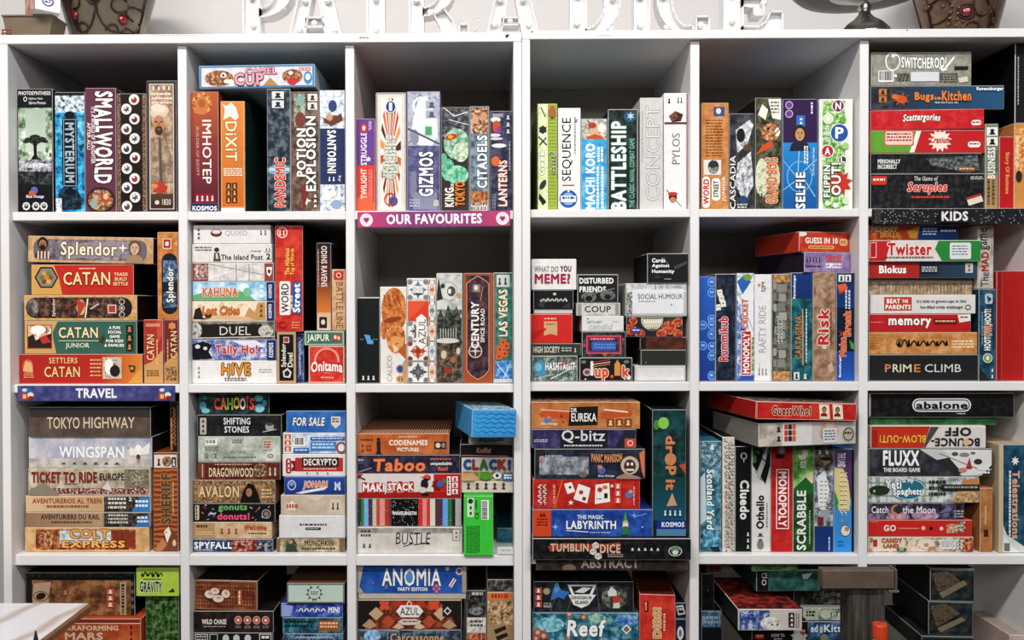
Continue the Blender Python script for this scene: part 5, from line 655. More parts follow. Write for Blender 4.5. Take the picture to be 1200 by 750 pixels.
box(231, 486, 330, 511.2, '1c1c1e', 'black box with a two line white capital title @', N(232, 486.5, 329.5, 511, '151517', '212124', '323236', 40), T('SHIFTING', 262, 489.5, 293.5, 497.5, 'e6e6e4', b=.02), T('STONES', 263, 499.5, 292, 507, 'e6e6e4', b=.02), R(234.5, 489.5, 242, 509, 'b8b2a8', 1), IC(235.5, 491, 241, 508, 3, None, '26262a', v=True), E(316, 500, 5, 5, 'a8a29a'), E(316, 497, 4, 2, '4a4a4a'), LN(308, 506, 324, 503, 1, 'c0bcb4'))
box(233.5, 462, 315.5, 485.8, '1b2022', 'black box with rainbow bubble title, top left stack @', N(234, 462.5, 315, 485.3, '141a1c', '24383c', '2f5a60', 50), *[E(x, y, rx, ry, c) for x, y, rx, ry, c in ((238, 476, 4, 5, '5fa8b0'), (241, 482, 5, 3, '7fc0c8'), (303, 467, 5, 4, '6ab0c0'), (304, 479, 6, 5, '8fc8d8'), (310, 473, 3, 4, '4a98a8'), (240, 466, 3, 3, '3a7a80'))], *[T(ch, x, 465 + dy, x + w, 480 + dy, c, b=.06, o='141414', ob=.1) for ch, x, w, dy, c in (('C', 251, 7, 1, 'e0584a'), ('A', 258.5, 7.5, 1, 'e08a5a'), ('H', 266.5, 7, 1, '8ab85a'), ('O', 274, 7.5, 0, 'e0b04a'), ('O', 281.5, 7, 1, 'd8d0c0'), ('T', 288.5, 4, -1, 'c8607a'), ('S', 293, 6, 1, 'e0584a'))], r=3)
box(324, 630.5, 403.5, 651.5, 'a8997e', 'tan grey box with an armoured figure, bottom right @', N(324.5, 631, 403, 651, '8a7a5e', 'b0a084', 'cfc2a6', 40), T('MUNCHKIN', 357, 633.5, 391, 642, '3a2c1e', b=.03, o='d8c8a4', ob=.07), L(354, 645, 394, 648, 1, '3a2c1e', fill=.7), NE(341, 641, 7, 9, '26231c', '4f4a3c', '8a8068', 110, n='armoured_figure'), E(341, 636, 2.6, 3, 'b89878', n='armoured_figure'), P('3a4a34', 334, 651, 337, 640, 346, 641, 349, 651, n='armoured_figure'), R(324.5, 631, 328, 651, '8a6a4a'), R(398, 631, 403, 651, '8a6a4a'))
box(327, 604, 404.5, 630.3, 'dddcdb', 'plain white box with one tiny black line of text @', L(351, 613.5, 383, 616.5, 1, '55555a', fill=.8), R(358, 618, 376, 621, '3a3a3c'), L(360, 619, 374, 620.4, 1, 'c8c8c8'), r=1.8)
box(329, 580, 404.5, 603.8, 'c8b8a4', 'plain beige box with a small pale star badge @', N(329.5, 580.5, 404, 603.5, 'bfae98', 'ccbda9', 'd6c9b8', 16), S(342, 593, 7, 4.4, 5, 'e6dccc'), L(336, 591, 349, 596, 1, 'b85a34', fill=.9), R(386, 585, 400, 600, 'd6cab8', 1), IC(388, 586.5, 399, 599, 2, None, '4a4440'), P('d8cdbc', 355, 581, 372, 588, 380, 581))
box(333, 558.5, 404.5, 579.8, '2a4a98', 'blue box with slanted orange title on a white swoosh @', G(333.5, 559, 404, 579.5, '2f54a6', '233f84'), T('JOHARI', 355, 563.5, 384, 574, 'e8894a', b=.05, sh=.2, o='f0e8e0', ob=.09, a=.0), P('e6e4e2', 346, 578, 356, 575, 385, 570, 380, 574, 354, 578.5), O(342, 568.5, 5, 6, 1.2, 'c9d0e4'), E(342, 567, 2.4, 2.6, '8fa0cc'), IC(391, 561.5, 401, 576, 2, None, 'e0e4ee'), S(396, 569, 4, 2, 6, 'c8d0e4'))
box(331, 532, 404.8, 558.3, 'e4e1de', 'white box with black square capitals on a red ribbon @', R(346, 536.5, 402, 552.5, 'b83a34'), P('7a2420', 346, 540, 340, 540, 344, 546, 340, 552, 346, 552), R(354, 536, 397, 547, '2a2324'), T('DECRYPTO', 356, 537.5, 395, 545.5, 'efe6e0', b=.03), L(356, 549, 394, 551, 1, 'f0dcd8'), R(335, 537, 341.5, 555, 'b83a34', 3), IC(336, 538, 341, 554, 3, None, 'f0e4e0', v=True), *[E(x, 554.5, 1.2, 1.2, '8a8684') for x in (360, 372, 384)])
box(331.5, 507, 404.8, 531.8, 'a9c0d4', 'pale blue box back with a barcode and orange strip at left @', N(332, 507.5, 404, 531.3, '8fb0cc', 'c2d2de', 'e4e8ea', 40), R(332, 507.5, 342, 531.3, 'e8e4de'), IC(333.5, 509, 341, 530, 3, 'c2603a', 'f0e0d0', v=True), BC(344.5, 512, 357.5, 523), R(364, 512, 404, 516, '2f6ab0'), L(366, 513, 402, 515.4, 1, 'd8e4f0'), R(364, 518, 394, 528, '3f86c4'), L(366, 519.5, 392, 527, 2, 'cfe0ee'), R(344, 525, 362, 530.5, '2f6ab0'), L(346, 526.4, 360, 529.4, 1, 'd8e4f0'), O(400, 524.5, 6, 7, 2, 'b0443a'), E(400, 524.5, 3.6, 4.4, 'e8e6e4'))
box(335.5, 481.5, 405, 506.7, '2e68ae', 'solid blue box with white title, top right stack @', N(336, 482, 404.5, 506.2, '2a60a4', '3872b8', '4a82c6', 20), T('FOR SALE', 343, 489, 381, 499, 'f0ece0', b=.025, sh=.2, o='4a2c1e', ob=.06), P('d8d4c8', 388, 488, 399, 488, 399, 497, 393.5, 502, 388, 497), L(389.5, 490, 397.5, 496, 2, '3a3a40'), top='1f2a34')

cell(3, 3, 'third row\'s third compartment')
box(416.5, 618, 542, 649, 'cfc9c2', 'pale grey box with a brushed ink title and underline, bottom left @', N(417, 618.5, 541.5, 625, '8f877e', 'b0a89e', 'c4bdb4', 20), N(417, 625, 541.5, 648.5, 'cac4bc', 'd6d1ca', 'e0dcd6', 16), T('BUSTLE', 462.5, 624, 504, 638.5, '2f2a28', b=.0, sh=.1, wob=.03), LN(472, 641, 484, 637, 1.2, '2f2a28'), LN(484, 639, 502, 636, 1.2, '2f2a28'), R(530, 620, 539, 634, 'd8d2ca'), BR(530, 620, 539, 634, .6, '6a645e'), IC(532, 622, 537.5, 632, 2, None, '6a645e', v=True), L(421, 621, 433, 631, 2, '55504a'), IC(422, 636, 436, 643, 2, None, '55504a'), wear=.3, r=1.2)
STR = ['2f3a5a', '4a8a5a', '7fb0d8', '5a3a5a', 'd8d0c4', 'c2503c', 'e08a8a', '3a2a30']
box(417, 584, 541, 617.7, '3a3440', 'striped rainbow box with a black starry centre panel @', *[R(417.5 + x, 584.5, 417.5 + x + w, 617.2, c) for x, w, c in ((0, 4, '3a3f4a'), (4, 3.4, '3f8a4a'), (7.4, 5, '7fb4e0'), (12.4, 5, '5a3a55'), (17.4, 4.6, 'c9c0b4'), (22, 4, 'c2543c'), (26, 6, 'e09a94'), (32, 5, 'b8402f'), (37, 4, '6a4a44'), (72, 5, 'c83c32'), (77, 5, 'e8908a'), (82, 4, 'c24a34'), (86, 6, 'dcd4c4'), (92, 9, '5a3a50'), (101, 6, '6fa8e0'), (107, 5, '3a7a44'), (112, 4, '2a2a34'), (116, 7.5, 'b8b0b0'))], R(457.5, 584.5, 489, 617.2, '141416'), *[E(458.5 + rnd.random() * 29, 585.5 + rnd.random() * 31, .45, .45, 'd0d0d0') for _ in range(40)], *[E(418 + rnd.random() * 122, 585.5 + rnd.random() * 31, .35, .35, 'e8e4e0') for _ in range(50)], T('WAVELENGTH', 458.5, 599, 487.5, 603.5, 'f2f2f0', b=.04), wear=.3)
box(416.5, 555, 541, 583.7, 'c02a26', 'red and white box with tile lettering and a toucan like bird @', P('dcd6d0', 424, 555.5, 508, 555.5, 508, 576, 416.8, 578, 416.8, 562), R(416.8, 577, 540.5, 583.4, 'a82220'), *[R(422 + k * 7.2, 565 + (k % 2), 428.4 + k * 7.2, 577 + (k % 2), 'b8302c', 1) for k in range(4)], *[R(452 + k * 6.6, 564 + (k % 2), 457.8 + k * 6.6, 576 + (k % 2), 'b8302c', 1) for k in range(5)], T('MAKI', 423, 566.5, 449, 576, 'f4eeea', b=.04), T('STACK', 453, 566, 484, 575, 'f4eeea', b=.04), LN(450, 556, 450, 579, 1, 'e8e4e0'), LN(417, 558, 426, 562, 1.6, '3a2a26'), E(497, 567, 4.6, 6, '26211f'), E(500, 559.5, 4.4, 3.4, '26211f'), P('e0562c', 492, 559, 503, 556, 503, 561), E(495, 574, 5, 3.4, 'd8cdc0'), E(498, 579, 5, 1.6, '26211f'), S(512, 568, 7, 5, 7, '8a1a18'), E(516, 567, 4.4, 3.6, '3f6aa8'), P('3f8a4a', 520, 560, 526, 566, 519, 566), R(524, 558, 528.5, 580, 'efeae4'), IC(530, 558, 537, 580, 3, 'efe0dc', 'b03028', v=True), L(525, 560, 528, 578, 1, '6a2a24', v=True), wear=.45)
box(416.5, 533, 540.5, 554.7, '2c2a3a', 'dark violet box with plump orange title @', N(417, 533.5, 540, 554.2, '242232', '343246', '4a485e', 40), T('Taboo', 436, 537.5, 499, 552.5, 'e88a5c', b=.06, o='6a2a1a', ob=.085, sh=.1), T('unspeakable', 505, 541, 531, 546, 'e8e0dc', b=.05, n='small_lettering'), T('fun!', 514, 546.5, 526, 551.5, 'e07a5a', b=.05, n='small_lettering'), L(505, 537, 530, 540, 1, 'd86a5a'), E(420, 540, 6, 4, '55536a'), L(417.5, 538, 424, 541, 1, 'c8c8d4'), LN(418, 553, 434, 548, 1.6, '8a8a9a'))
box(416, 508, 526.5, 532.8, 'b8602f', 'burnt orange box with striped lid, top of left stack @', N(416.5, 508.5, 526, 532.3, 'b0562a', 'c06a38', 'cc7d4a', 20), T('CODENAMES', 454, 515.5, 500.5, 522, 'f2e6d8', b=.055), T('PICTURES', 464, 524.5, 490, 529, 'f2e6d8', b=.05), L(466, 511, 488, 513.5, 1, 'e8d0b8'), E(441.5, 515, 2, 2.4, '2f2520', n='silhouette_picture'), P('2f2520', 439, 518, 444, 517, 444, 530, 446, 532, 438, 532, 440, 528, n='silhouette_picture'), R(508.5, 517.5, 523, 526, '33302e'), E(513, 521.8, 3, 3, 'd8d0c4'), E(519.5, 521.8, 2.4, 3, '8a8a88'), L(420, 514, 436, 518, 1, '7a3a1c'), IC(420, 519, 425, 531, 2, None, '7a3a1c', v=True), L(427, 521, 433, 530, 2, '8a4a28'), topm=('6a3a24', 'a86a44', 'd8b090', 60, 'wavex'), side='3a2218', d=22)
box(543.5, 581, 578, 652, '45c846', 'bright green upright box with a barcode label, bottom right @', R(547.5, 583.5, 555.5, 606, 'cfe8c8', 1), E(551.5, 587.5, 3, 3, '26442a'), IC(548.5, 592, 555, 605, 2, None, '2f3a30', v=True), BC(564, 586, 573, 609, v=True), T('CE', 556.5, 600, 561, 608, '1f3a22', r=90, b=.0, n='small_lettering'), L(547, 616, 563, 648, 7, '1f5a26', v=True, fill=.45), L(557, 586, 561, 596, 1, '2f7a34', v=True), r=-.6, d=18, side='39b53a', wear=.3)
box(583, 619, 601, 644, '2f6a86', 'teal blue box peeking out behind the green box @', N(583.5, 619.5, 601, 644, '275a74', '36758f', '4a8aa2', 30), r=9, d=14)
box(541, 564, 602, 580.8, 'cfc6bb', 'pale beige box with five small dark red figurines @', N(541.5, 564.5, 601.5, 580.3, 'c4bbb0', 'd3cbc0', 'ded8ce', 16), *[q for k in range(5) for q in (P('6a2a26', 549 + k * 10.4 - 2.6, 576, 549 + k * 10.4 + 2.6, 576, 549 + k * 10.4 + .8, 571, 549 + k * 10.4 + 2.8, 568.5, 549 + k * 10.4 - 2.8, 568.5, 549 + k * 10.4 - .8, 571), E(549 + k * 10.4, 567.6, 1.5, 1.7, '7a3430'))], d=18)
box(540.5, 536.5, 602, 563.8, 'dcd8d2', 'white box with rainbow capitals over green monsters @', N(541, 552.5, 601.5, 563.3, '4a6a3a', 'a89a5a', 'd8c48a', 70), *[T(ch, x, 538.5, x + w, 550.5, c, b=.07, o='4a4644', ob=.085) for ch, x, w, c in (('C', 543, 9, '2f62a8'), ('L', 553.5, 7, 'b83a34'), ('A', 562, 10, '3f8a3f'), ('C', 573.5, 9, '2f62a8'), ('K', 584, 10, 'c2392f'), ('!', 596, 3, '2f62a8'))], E(569, 557, 7, 5, '5a9a3a'), E(583, 557, 5, 4, 'e4e6ea'), E(583, 557, 2, 2, '333'), R(589, 554, 601, 562.5, '2f62a8'), L(591, 555.5, 600, 561.5, 2, 'e8eef4', fill=.7), R(541, 554, 556, 563, 'd0a878'), d=18)
box(537.5, 520.5, 602, 536.3, '1b1a1c', 'black box with a pink line near its lower edge @', T('Kniffel', 557.5, 524.5, 575, 531, 'c2907c', b=.03, sh=.15), LN(539, 533.5, 596, 534.6, 1, 'e07a7a'), d=18, wear=.5)
box(549, 508, 602, 520.3, '9ca09a', 'silver grey tin between the sky blue and black boxes @', N(549.5, 508.5, 601.5, 520, '7d827c', 'a8aca6', 'd4d6d0', 40), IC(561, 511, 566, 518, 1, None, '333'), L(567, 512, 590, 518, 2, '4a4c48'), d=18, name='game_tin', part='tin_body')
box(551, 480, 604.5, 507.5, '4aa3da', 'sky blue wavy box turned on the right stack @', *[LN(553 + i * 5.2 + (j % 2) * 2.6, 484 + j * 4.4 + (1 if i % 2 else -1), 558.2 + i * 5.2 + (j % 2) * 2.6, 484 + j * 4.4 + (-1 if i % 2 else 1), .8, '2f86c4') for i in range(10) for j in range(5)], R(552.5, 504, 605.5, 507, '3f94cc'), yaw=14, piv='r', r=-3.4, d=16, roll=1.8, side='4a9cd0', topm=('3a2f28', '7fb0cc', 'd8d0c4', 60, 'noise'), wear=.3, free=True)

cell(3, 4, 'compartment above the abstract sign')
box(624, 631, 810, 659, '151616', 'wide black box with a red ribbon title, bottom of the stack @', N(626, 632, 808, 658, '101111', '1b1c1c', '2c2d2d', 50), P('b8402f', 642, 641, 662, 637, 700, 639, 726, 636, 728, 643, 700, 645, 662, 644, 645, 648), T('TUMBLIN', 645, 637.5, 690, 648, 'd8b8a0', b=.05, o='5a1a14', ob=.09), T('DICE', 703, 638, 727, 650, 'd8b8a0', b=.05, o='5a1a14', ob=.09), *[q for x, y in ((698, 640), (695, 648), (701, 654)) for q in (P('d8d4cc', x - 4, y - 2, x, y - 5, x + 4, y - 2, x + 4, y + 2, x, y + 4.4, x - 4, y + 2), E(x - 1, y, .8, .8, '222'), E(x + 2, y - 1, .7, .7, '222'))], R(712, 650.5, 730, 655, '8a8078'), L(714, 651.5, 729, 654, 1, '222'), IC(738, 642, 775, 647, 5, None, 'd8d8d4'), O(791, 647, 8, 6.6, 1.2, 'c9c9c6'), S(791, 645.5, 6, 4.4, 9, '6a8a6a'), E(791, 648.6, 3.4, 3, 'd8d8d4'), r=-3.6, d=29, wear=.7)
box(624, 597, 766, 630, '22448f', 'deep blue box with white title, gnome and orange end panel @', N(646, 597.5, 765.5, 629.5, '1c3c82', '2850a0', '3a68b8', 25), R(624.5, 597.5, 646, 629.5, 'd2502c'), L(629, 608, 642, 618, 3, '6a2010'), P('7a2412', 632, 606, 634, 600, 636, 604, 638, 600, 640, 606), T('LABYRINTH', 664, 610.5, 723, 620.5, 'f2f2f0', b=.03, o='14285a', ob=.06), T('THE MAGIC', 677, 603.5, 708, 608.5, 'e4e8f0', b=.03, n='small_lettering'), LN(664, 622, 690, 624, 1, 'e4e8f0'), L(692, 624, 716, 626, 1, 'c0cce4'), P('4a9a5a', 731, 612, 734, 597.8, 737, 612, n='gnome_picture'), E(734, 613.5, 3.6, 3.4, 'd8b090', n='gnome_picture'), E(734, 617.5, 3.6, 4.5, 'e8e4da', n='gnome_picture'), P('3a7a4a', 729, 627, 731, 617, 737, 617, 740, 627, n='gnome_picture'), S(651, 618, 4, 1.2, 4, 'a8c0e8'), S(744, 604, 4, 1, 4, '8fb0e0'), LN(744, 606, 758, 602, .8, '8fb0e0'), E(754, 618, 1, 1, 'c0d0ec'), r=-2.6)
box(624.5, 561.5, 750, 596.7, 'b5261f', 'red box showing white picture cards, under the dark navy box @', N(625, 562, 749.5, 596.2, 'a8221c', 'bb2c24', 'cc3e32', 25), LN(650, 595, 659, 562, 1.4, 'e0743a'), *[q for pts, c in ((((661, 567), (670, 565), (674, 576), (665, 579)), 'f0ece6'), (((678, 567), (692, 572), (688, 590), (672, 585)), 'f0ece6'), (((698, 568), (714, 566), (715, 588), (697, 591)), 'f0ece6')) for q in (P(c, *[v for p_ in pts for v in p_]),)], E(681, 577, 2.6, 2.6, 'c23a2c'), E(668, 571, 1.6, 1.6, '333'), P('8a2a22', 683, 582, 687, 583, 686, 587, 682, 586), E(703, 574, 3, 3, 'b8402f'), E(709, 571, 3, 2.4, 'c9823a'), R(708, 578, 712, 584, '222'), L(699, 584, 706, 586, 1, '55504a'), R(720, 565, 727.5, 591, 'a82018', 2), IC(720.5, 566, 727.5, 591, 3, 'd86a58', 'f4e8e4', v=True), E(737, 580, 4.6, 4.2, '6a7ab8'), E(739, 576, 2.4, 2, 'c8a0a0'), L(742, 570, 745, 592, 1, 'e0a898', v=True), S(669, 589, 3.4, 1.5, 5, 'f0e4dc'), S(717, 569.5, 2.6, 1.1, 5, 'f0e4dc'), L(630, 567, 641, 592, 2, 'f2ece6', v=True, fill=.7, n='title_lettering'), L(648, 568, 653, 590, 1, 'e0988a', v=True), r=-2.4)
box(626.5, 526, 756, 561.2, '232733', 'dark navy box with grey picture and monster seal @', N(627, 526.5, 755.5, 560.7, '1c202b', '2b303e', '3c4252', 30), N(632, 535, 690, 556, '5a5f68', '8a8f96', 'b4b8bc', 40), O(635, 537, 3, 3, 1, 'd8867a'), T('PANIC MANSION', 693, 531, 729, 541, 'd89a6a', b=.04, o='3a1a1c', ob=.08, a=-.1), L(639, 533, 660, 538, 1, 'a0a4ac'), E(705, 551, 4.6, 4.4, '5a6aa8'), E(703, 547, 3, 2.4, 'c8886a'), t('Blue Orange', 701, 556, 720, 559, 'd8d8de', b=.03), E(738, 545, 12, 12, 'c9b8a0', n='seal'), O(738, 545, 12, 12, 1.4, '3a2f2c', n='seal'), E(738, 546, 7, 8, '4a3a34', n='seal'), E(735.5, 543.5, 1.6, 2, 'e8e0d0', n='seal'), E(740.5, 543.5, 1.6, 2, 'e8e0d0', n='seal'), R(733, 549, 743, 551.5, 'e0d6c4', 1, n='seal'), P('d87a5a', 749, 531, 755, 527, 755, 560, 752, 552), P('a88a78', 723, 558, 733, 554, 748, 558, 752, 561, 722, 561), E(683, 556, 5, 3.4, '7a6a5a'), r=-2.6)
box(623, 503, 745.5, 525.7, '383258', 'indigo box with large white rounded title @', N(623.5, 503.5, 745, 525.2, '2f2a4a', '3f3964', '55507c', 30), R(656.5, 503.5, 712, 525.2, '24232c'), P('2a2c3a', 720, 525, 732, 504, 745, 504, 745, 525), T('Q-bitz', 658, 503.8, 709, 519.5, 'd8d6da', b=.02), L(661, 521.5, 706, 524, 1, 'd8d6da', fill=.7), R(732, 514, 745, 525, 'c2543c', 1), O(738.5, 519.5, 3.4, 3.4, 1, 'f0d8cc'), L(626, 515, 642, 519, 2, 'c8c4d8'), side='2a2540', r=-2.2)
box(623, 471, 750, 502.7, 'b87440', 'orange brown box with a black chalkboard title, top of the stack @', N(623.5, 471.5, 749.5, 502.2, 'b06a36', 'bd7c48', 'c98e5c', 20), P('c2592c', 632, 484, 640, 479, 668, 480, 668, 491, 640, 490, 632, 488), LN(634, 480, 668, 482, 1.2, 'e8c8a8'), P('c2592c', 704, 483, 738, 481, 742, 485, 738, 488, 704, 491), LN(708, 480, 736, 483, 1.6, 'efe0cc'), P('1e1b1a', 668, 477, 701, 476, 700, 498, 666, 499), T('EUREKA', 669.5, 484, 699, 494, 'f2efe8', b=.02), t('DR', 669, 478, 676, 483, 'f2efe8', b=.02), E(642, 492, 4.4, 3.4, '6a7ab8'), E(643, 489, 2.6, 2, 'c8805a'), t('Blue Orange', 634, 495, 653, 498.5, 'f0e4d8', b=.03), IC(711, 490.5, 742, 499.5, 3, '8a4a26', 'e8c49a'), E(658, 487, 1.4, 1.4, '8a3a1c'), E(660, 494, 1, 1, '8a3a1c'), topm=('5a4030', '8a6a50', 'c0a080', 60, 'noise'), r=-2.2)
box(763, 480, 804, 631, '13302f', 'tall dark teal upright box with vertical lower case title @', N(763.5, 480.5, 803.5, 610, '0f2726', '17403e', '22565a', 25), G(763.5, 560, 803.5, 612, '14423f', '1f5a70'), E(768, 498, 3.6, 6, '4f8a3a'), E(776.5, 496, 6.6, 7, '8fc85a'), T('dr', 779, 511, 790.5, 532, 'd8875a', r=-90, b=.045), E(785, 539, 7, 7.4, 'c98a5c'), T('p', 779, 547, 792, 558, 'd8875a', r=-90, b=.045), T('it', 779, 563, 790.5, 576, 'd8875a', r=-90, b=.045), P('c2543a', 795, 546, 803, 544, 803, 556), P('c9a07a', 780, 595, 787, 579, 793, 594), IC(776, 598, 800, 607, 4, '2a5a74', 'd8e4ea'), R(768, 611.5, 803.5, 622, '1d3a8a'), T('KOSMOS', 774, 613.5, 801.5, 619.5, 'e8ecf4', b=.04, n='small_lettering'), R(768, 622, 803.5, 630, '5a8aa8'), side='0f1c1c', r=-2.2)

cell(3, 5, 'third row\'s fifth compartment')
box(820, 517, 845.5, 648.5, '3d7488', 'blue green upright box with foggy city view, leftmost @', N(820.5, 517.5, 845, 648, '24505f', '4a8294', '8fb4bc', 35), N(821, 517.5, 845, 548, '2a4250', '5f8898', 'b0c8cc', 60), P('c9d8da', 821, 560, 826, 554, 828, 610, 821, 616), T('Scotland Yard', 828, 550, 837, 622, 'eef2f2', r=-90, b=.035, o='1c3a46', ob=.075, sh=.1), E(831, 597, 4, 3, '6aa8c0'), IC(830, 520, 840, 528, 1, None, 'e0e8ea'), P('1c3040', 821, 630, 828, 620, 844, 646, 844, 648, 836, 648), N(824, 622, 844, 642, '2a5a78', '4a8fb0', '9fc8d8', 60), wear=.5)
box(846.5, 512, 861, 649, 'c9c2b4', 'narrow white upright box doodled all over in red and green @', N(847, 512.5, 860.5, 648.5, 'd8d2c6', 'e2ddd4', 'c4bcae', 60), *[q for i in range(34) for q in (O(848.5 + (i * 7.3) % 11, 516 + i * 3.9, 2.4, 2.2, .6, ['8a3a34', '3a5a4a', '55504a', '7a7a74'][i % 4]), E(848.5 + (i * 7.3 + 3) % 11, 518 + i * 3.9, 1, 1, ['a84a40', '4a7a5a', '3a3a3a'][i % 3]), LN(848 + (i * 5.1) % 10, 515 + i * 3.9, 850 + (i * 5.1) % 10, 518 + i * 3.9, .6, '3a3a38'))], side='1d201d', wear=.5)
box(861.3, 523, 881, 648.5, '151a18', 'black upright box with plump white title reading downwards @', T('Cluedo', 867, 563, 878, 610, 'e8e6e4', r=-90, b=.055), O(871.5, 534.5, 3.6, 4, .9, 'd8d8d4'), LN(871.5, 539, 871.5, 542, .8, 'd8d8d4'), IC(874, 624, 879, 646, 3, None, 'd8d8d4', v=True), LN(879.6, 524, 879.6, 648, .6, '55584f'), wear=.6)
box(881.3, 517, 903, 648.5, 'dddcd8', 'white upright box with a black curved top @', P('1a211c', 881.5, 517.5, 902.6, 517.5, 902.6, 546, 897, 568, 888, 560, 881.5, 545), N(882, 518, 902, 532, '1d2c1f', '3a5a34', '8fa07a', 90), P('d0d2ce', 886, 556, 893, 538, 897, 542, 890, 562), P('e8e8e6', 893, 536, 899, 520, 901, 523, 897, 540), E(884, 538, 2.4, 5, '5a8a4a'), LN(883, 548, 897, 569, .9, 'c8ccc6'), T('Othello', 886, 581, 895.5, 621, '1d1d1f', r=90, b=.045), L(898, 590, 900.5, 620, 1, '8a8a86', v=True), IC(885, 625, 897, 645, 3, None, '55554f', v=True), E(891, 640, 4, 5, '8a8278'))
box(903.3, 520, 929, 650.3, 'be2a28', 'red upright box with a white framed vertical title @', N(903.8, 520.5, 928.5, 650, 'b52422', 'c22e2c', 'ce403a', 20), R(909.5, 550.5, 924.5, 622.5, 'f2ece8'), R(910.6, 551.6, 923.4, 621.4, 'b82422'), T('MONOPOLY', 912, 553.5, 922, 619.5, 'f6f2ee', r=-90, b=.05), E(914, 535, 6, 3, '2a2020'), S(916, 528, 5, 3, 6, 'd8c8b8'), side='8f1c1c')
box(929.3, 520.5, 953.5, 650.3, '3f7a35', 'green upright box with white vertical title and a leafy top @', N(929.8, 521, 953, 575, '3a7a2c', '6aa84a', 'a8cf82', 35), P('d8cfa8', 931, 578, 941, 560, 953, 552, 953, 566, 945, 574), P('2a6a30', 930, 574, 944, 560, 953, 570, 953, 600, 930, 600), N(929.8, 580, 953, 650, '1a3a20', '25502c', '356a3a', 30), E(941, 533, 5, 7, 'e8ecd8', 30), E(938, 530, 2, 4, '8ab86a'), P('eef0e6', 938, 541, 944, 541, 944, 549, 938, 549), t('O', 939, 542.5, 943, 547.5, '333', b=.03), T('SCRABBLE', 933.5, 576, 944.5, 648, 'e6eadf', r=90, b=.03), L(948, 600, 950.5, 640, 1, 'a8c49a', v=True), wear=.6)
box(954, 522, 976.5, 650.3, '5a5f66', 'grey upright box with a collage picture and navy foot @', N(954.5, 522.5, 976, 552, '2a2826', '5a544c', '9a9488', 60), IC(957, 526, 974, 533, 2, None, 'd8d8d4'), E(968, 541, 5, 3, 'b09070'), E(968, 538, 7, 2.4, '2f2822'), N(954.5, 552, 976, 619, '3f464e', '7d868e', 'c8ccce', 50), P('e2e2de', 957, 560, 966, 552, 972, 575, 966, 600, 959, 595), L(960, 562, 970, 612, 2, 'f0f0ec', v=True, fill=.8, n='title_lettering'), E(966, 606, 6, 7, '9aa4ac'), R(958, 608, 965, 618, '7a2f2c'), R(954.5, 619.5, 976, 650, '1f3c78'), L(971, 632, 973.5, 648, 1, 'd8e0ec', v=True), wear=.5)
box(977, 526, 1005, 649.8, '3a86c0', 'purple and sky blue upright box with map, rightmost @', R(977.5, 526.5, 1004.5, 586, '6d4a7c'), P('5a3a68', 990, 527, 1004.5, 527, 1004.5, 586, 994, 570), P('d8c88a', 978, 548, 990, 550, 997, 565, 1000, 590, 996, 612, 986, 606, 978, 580), P('3f8f5a', 978, 575, 984, 590, 980, 600, 978, 600), G(977.5, 600, 1004.5, 649.5, '3f8fd0', '3a98e0'), P('3f8fd0', 978, 596, 988, 608, 998, 612, 998, 625, 978, 622), L(985, 553, 996, 606, 2, 'f4ecc8', v=True, fill=.75, n='title_lettering'), T('THE LAND', 982, 531, 993, 548, 'e8e0ec', r=-90, b=.04, n='small_lettering'), E(993, 624, 7, 7, 'e0d8c8'), E(995, 622, 3, 3, 'a88a74'), O(993, 624, 7, 7, .8, '4a3a30'), R(1001.5, 527, 1005, 649, '14181c'), S(989, 612, 3, 1.6, 5, 'c8803a'), L(983, 636, 990, 645, 2, '2a6a9a'))
box(879, 493, 1003, 521, 'c9c3bb', 'white box with brick pictures, lying under the red tilted box @', N(879.5, 493.5, 910, 520.5, 'a09688', 'bdb4a8', 'd0c8bc', 30), R(909, 493.5, 946, 520.5, 'd8d6d4'), IC(899, 496, 909, 518, 2, None, '33302e', v=True), *[R(911 + (k % 3) * 5, 495 + (k // 3) * 7, 915.4 + (k % 3) * 5, 501 + (k // 3) * 7, ['c2482c', '2f2f33', 'd86a3a'][k % 3], .8) for k in range(9)], NE(968, 505, 12, 13, 'b08a74', 'cfae98', 'e4d0c0', 40), R(960, 501, 977.5, 518.5, 'd8dada', 1, n='sticker'), L(962, 503.5, 976, 517, 4, '55585c', fill=.45), E(993, 509, 8, 9, 'b8aca0'), O(993, 509, 7, 8, 1.2, '26211f'), L(988, 506, 998, 511, 1, '3a3430'), r=-1.5, yaw=11, piv='r', d=20, side='8f8a82', topm=('3a3632', '55504a', '77726a', 60, 'noise'))
box(875, 473, 1003, 492.8, 'c02c26', 'tilted red box with cream title and two face cards, topmost @', N(875.5, 473.5, 1002.5, 492.3, 'b52620', 'c43029', 'd24238', 20), T('GuessWho?', 895, 477.5, 945, 488, '8a1c18', b=.05, o='f0ddc4', ob=.12), *[q for x in (961, 978) for q in (P('e8dcc8', x - 7, 474, x + 6, 475, x + 8, 491, x - 5, 491), FC(x, 481, 3, 'b8805c', '3a2018', '8a2a24'))], BR(875.5, 473.5, 1002.5, 492.3, .6, 'e8a898'), r=-2.5, yaw=11, piv='r', roll=2.6, d=22, side='a8241f', topm=('2a2422', '5a4a40', '8a7a6a', 50, 'noise'))

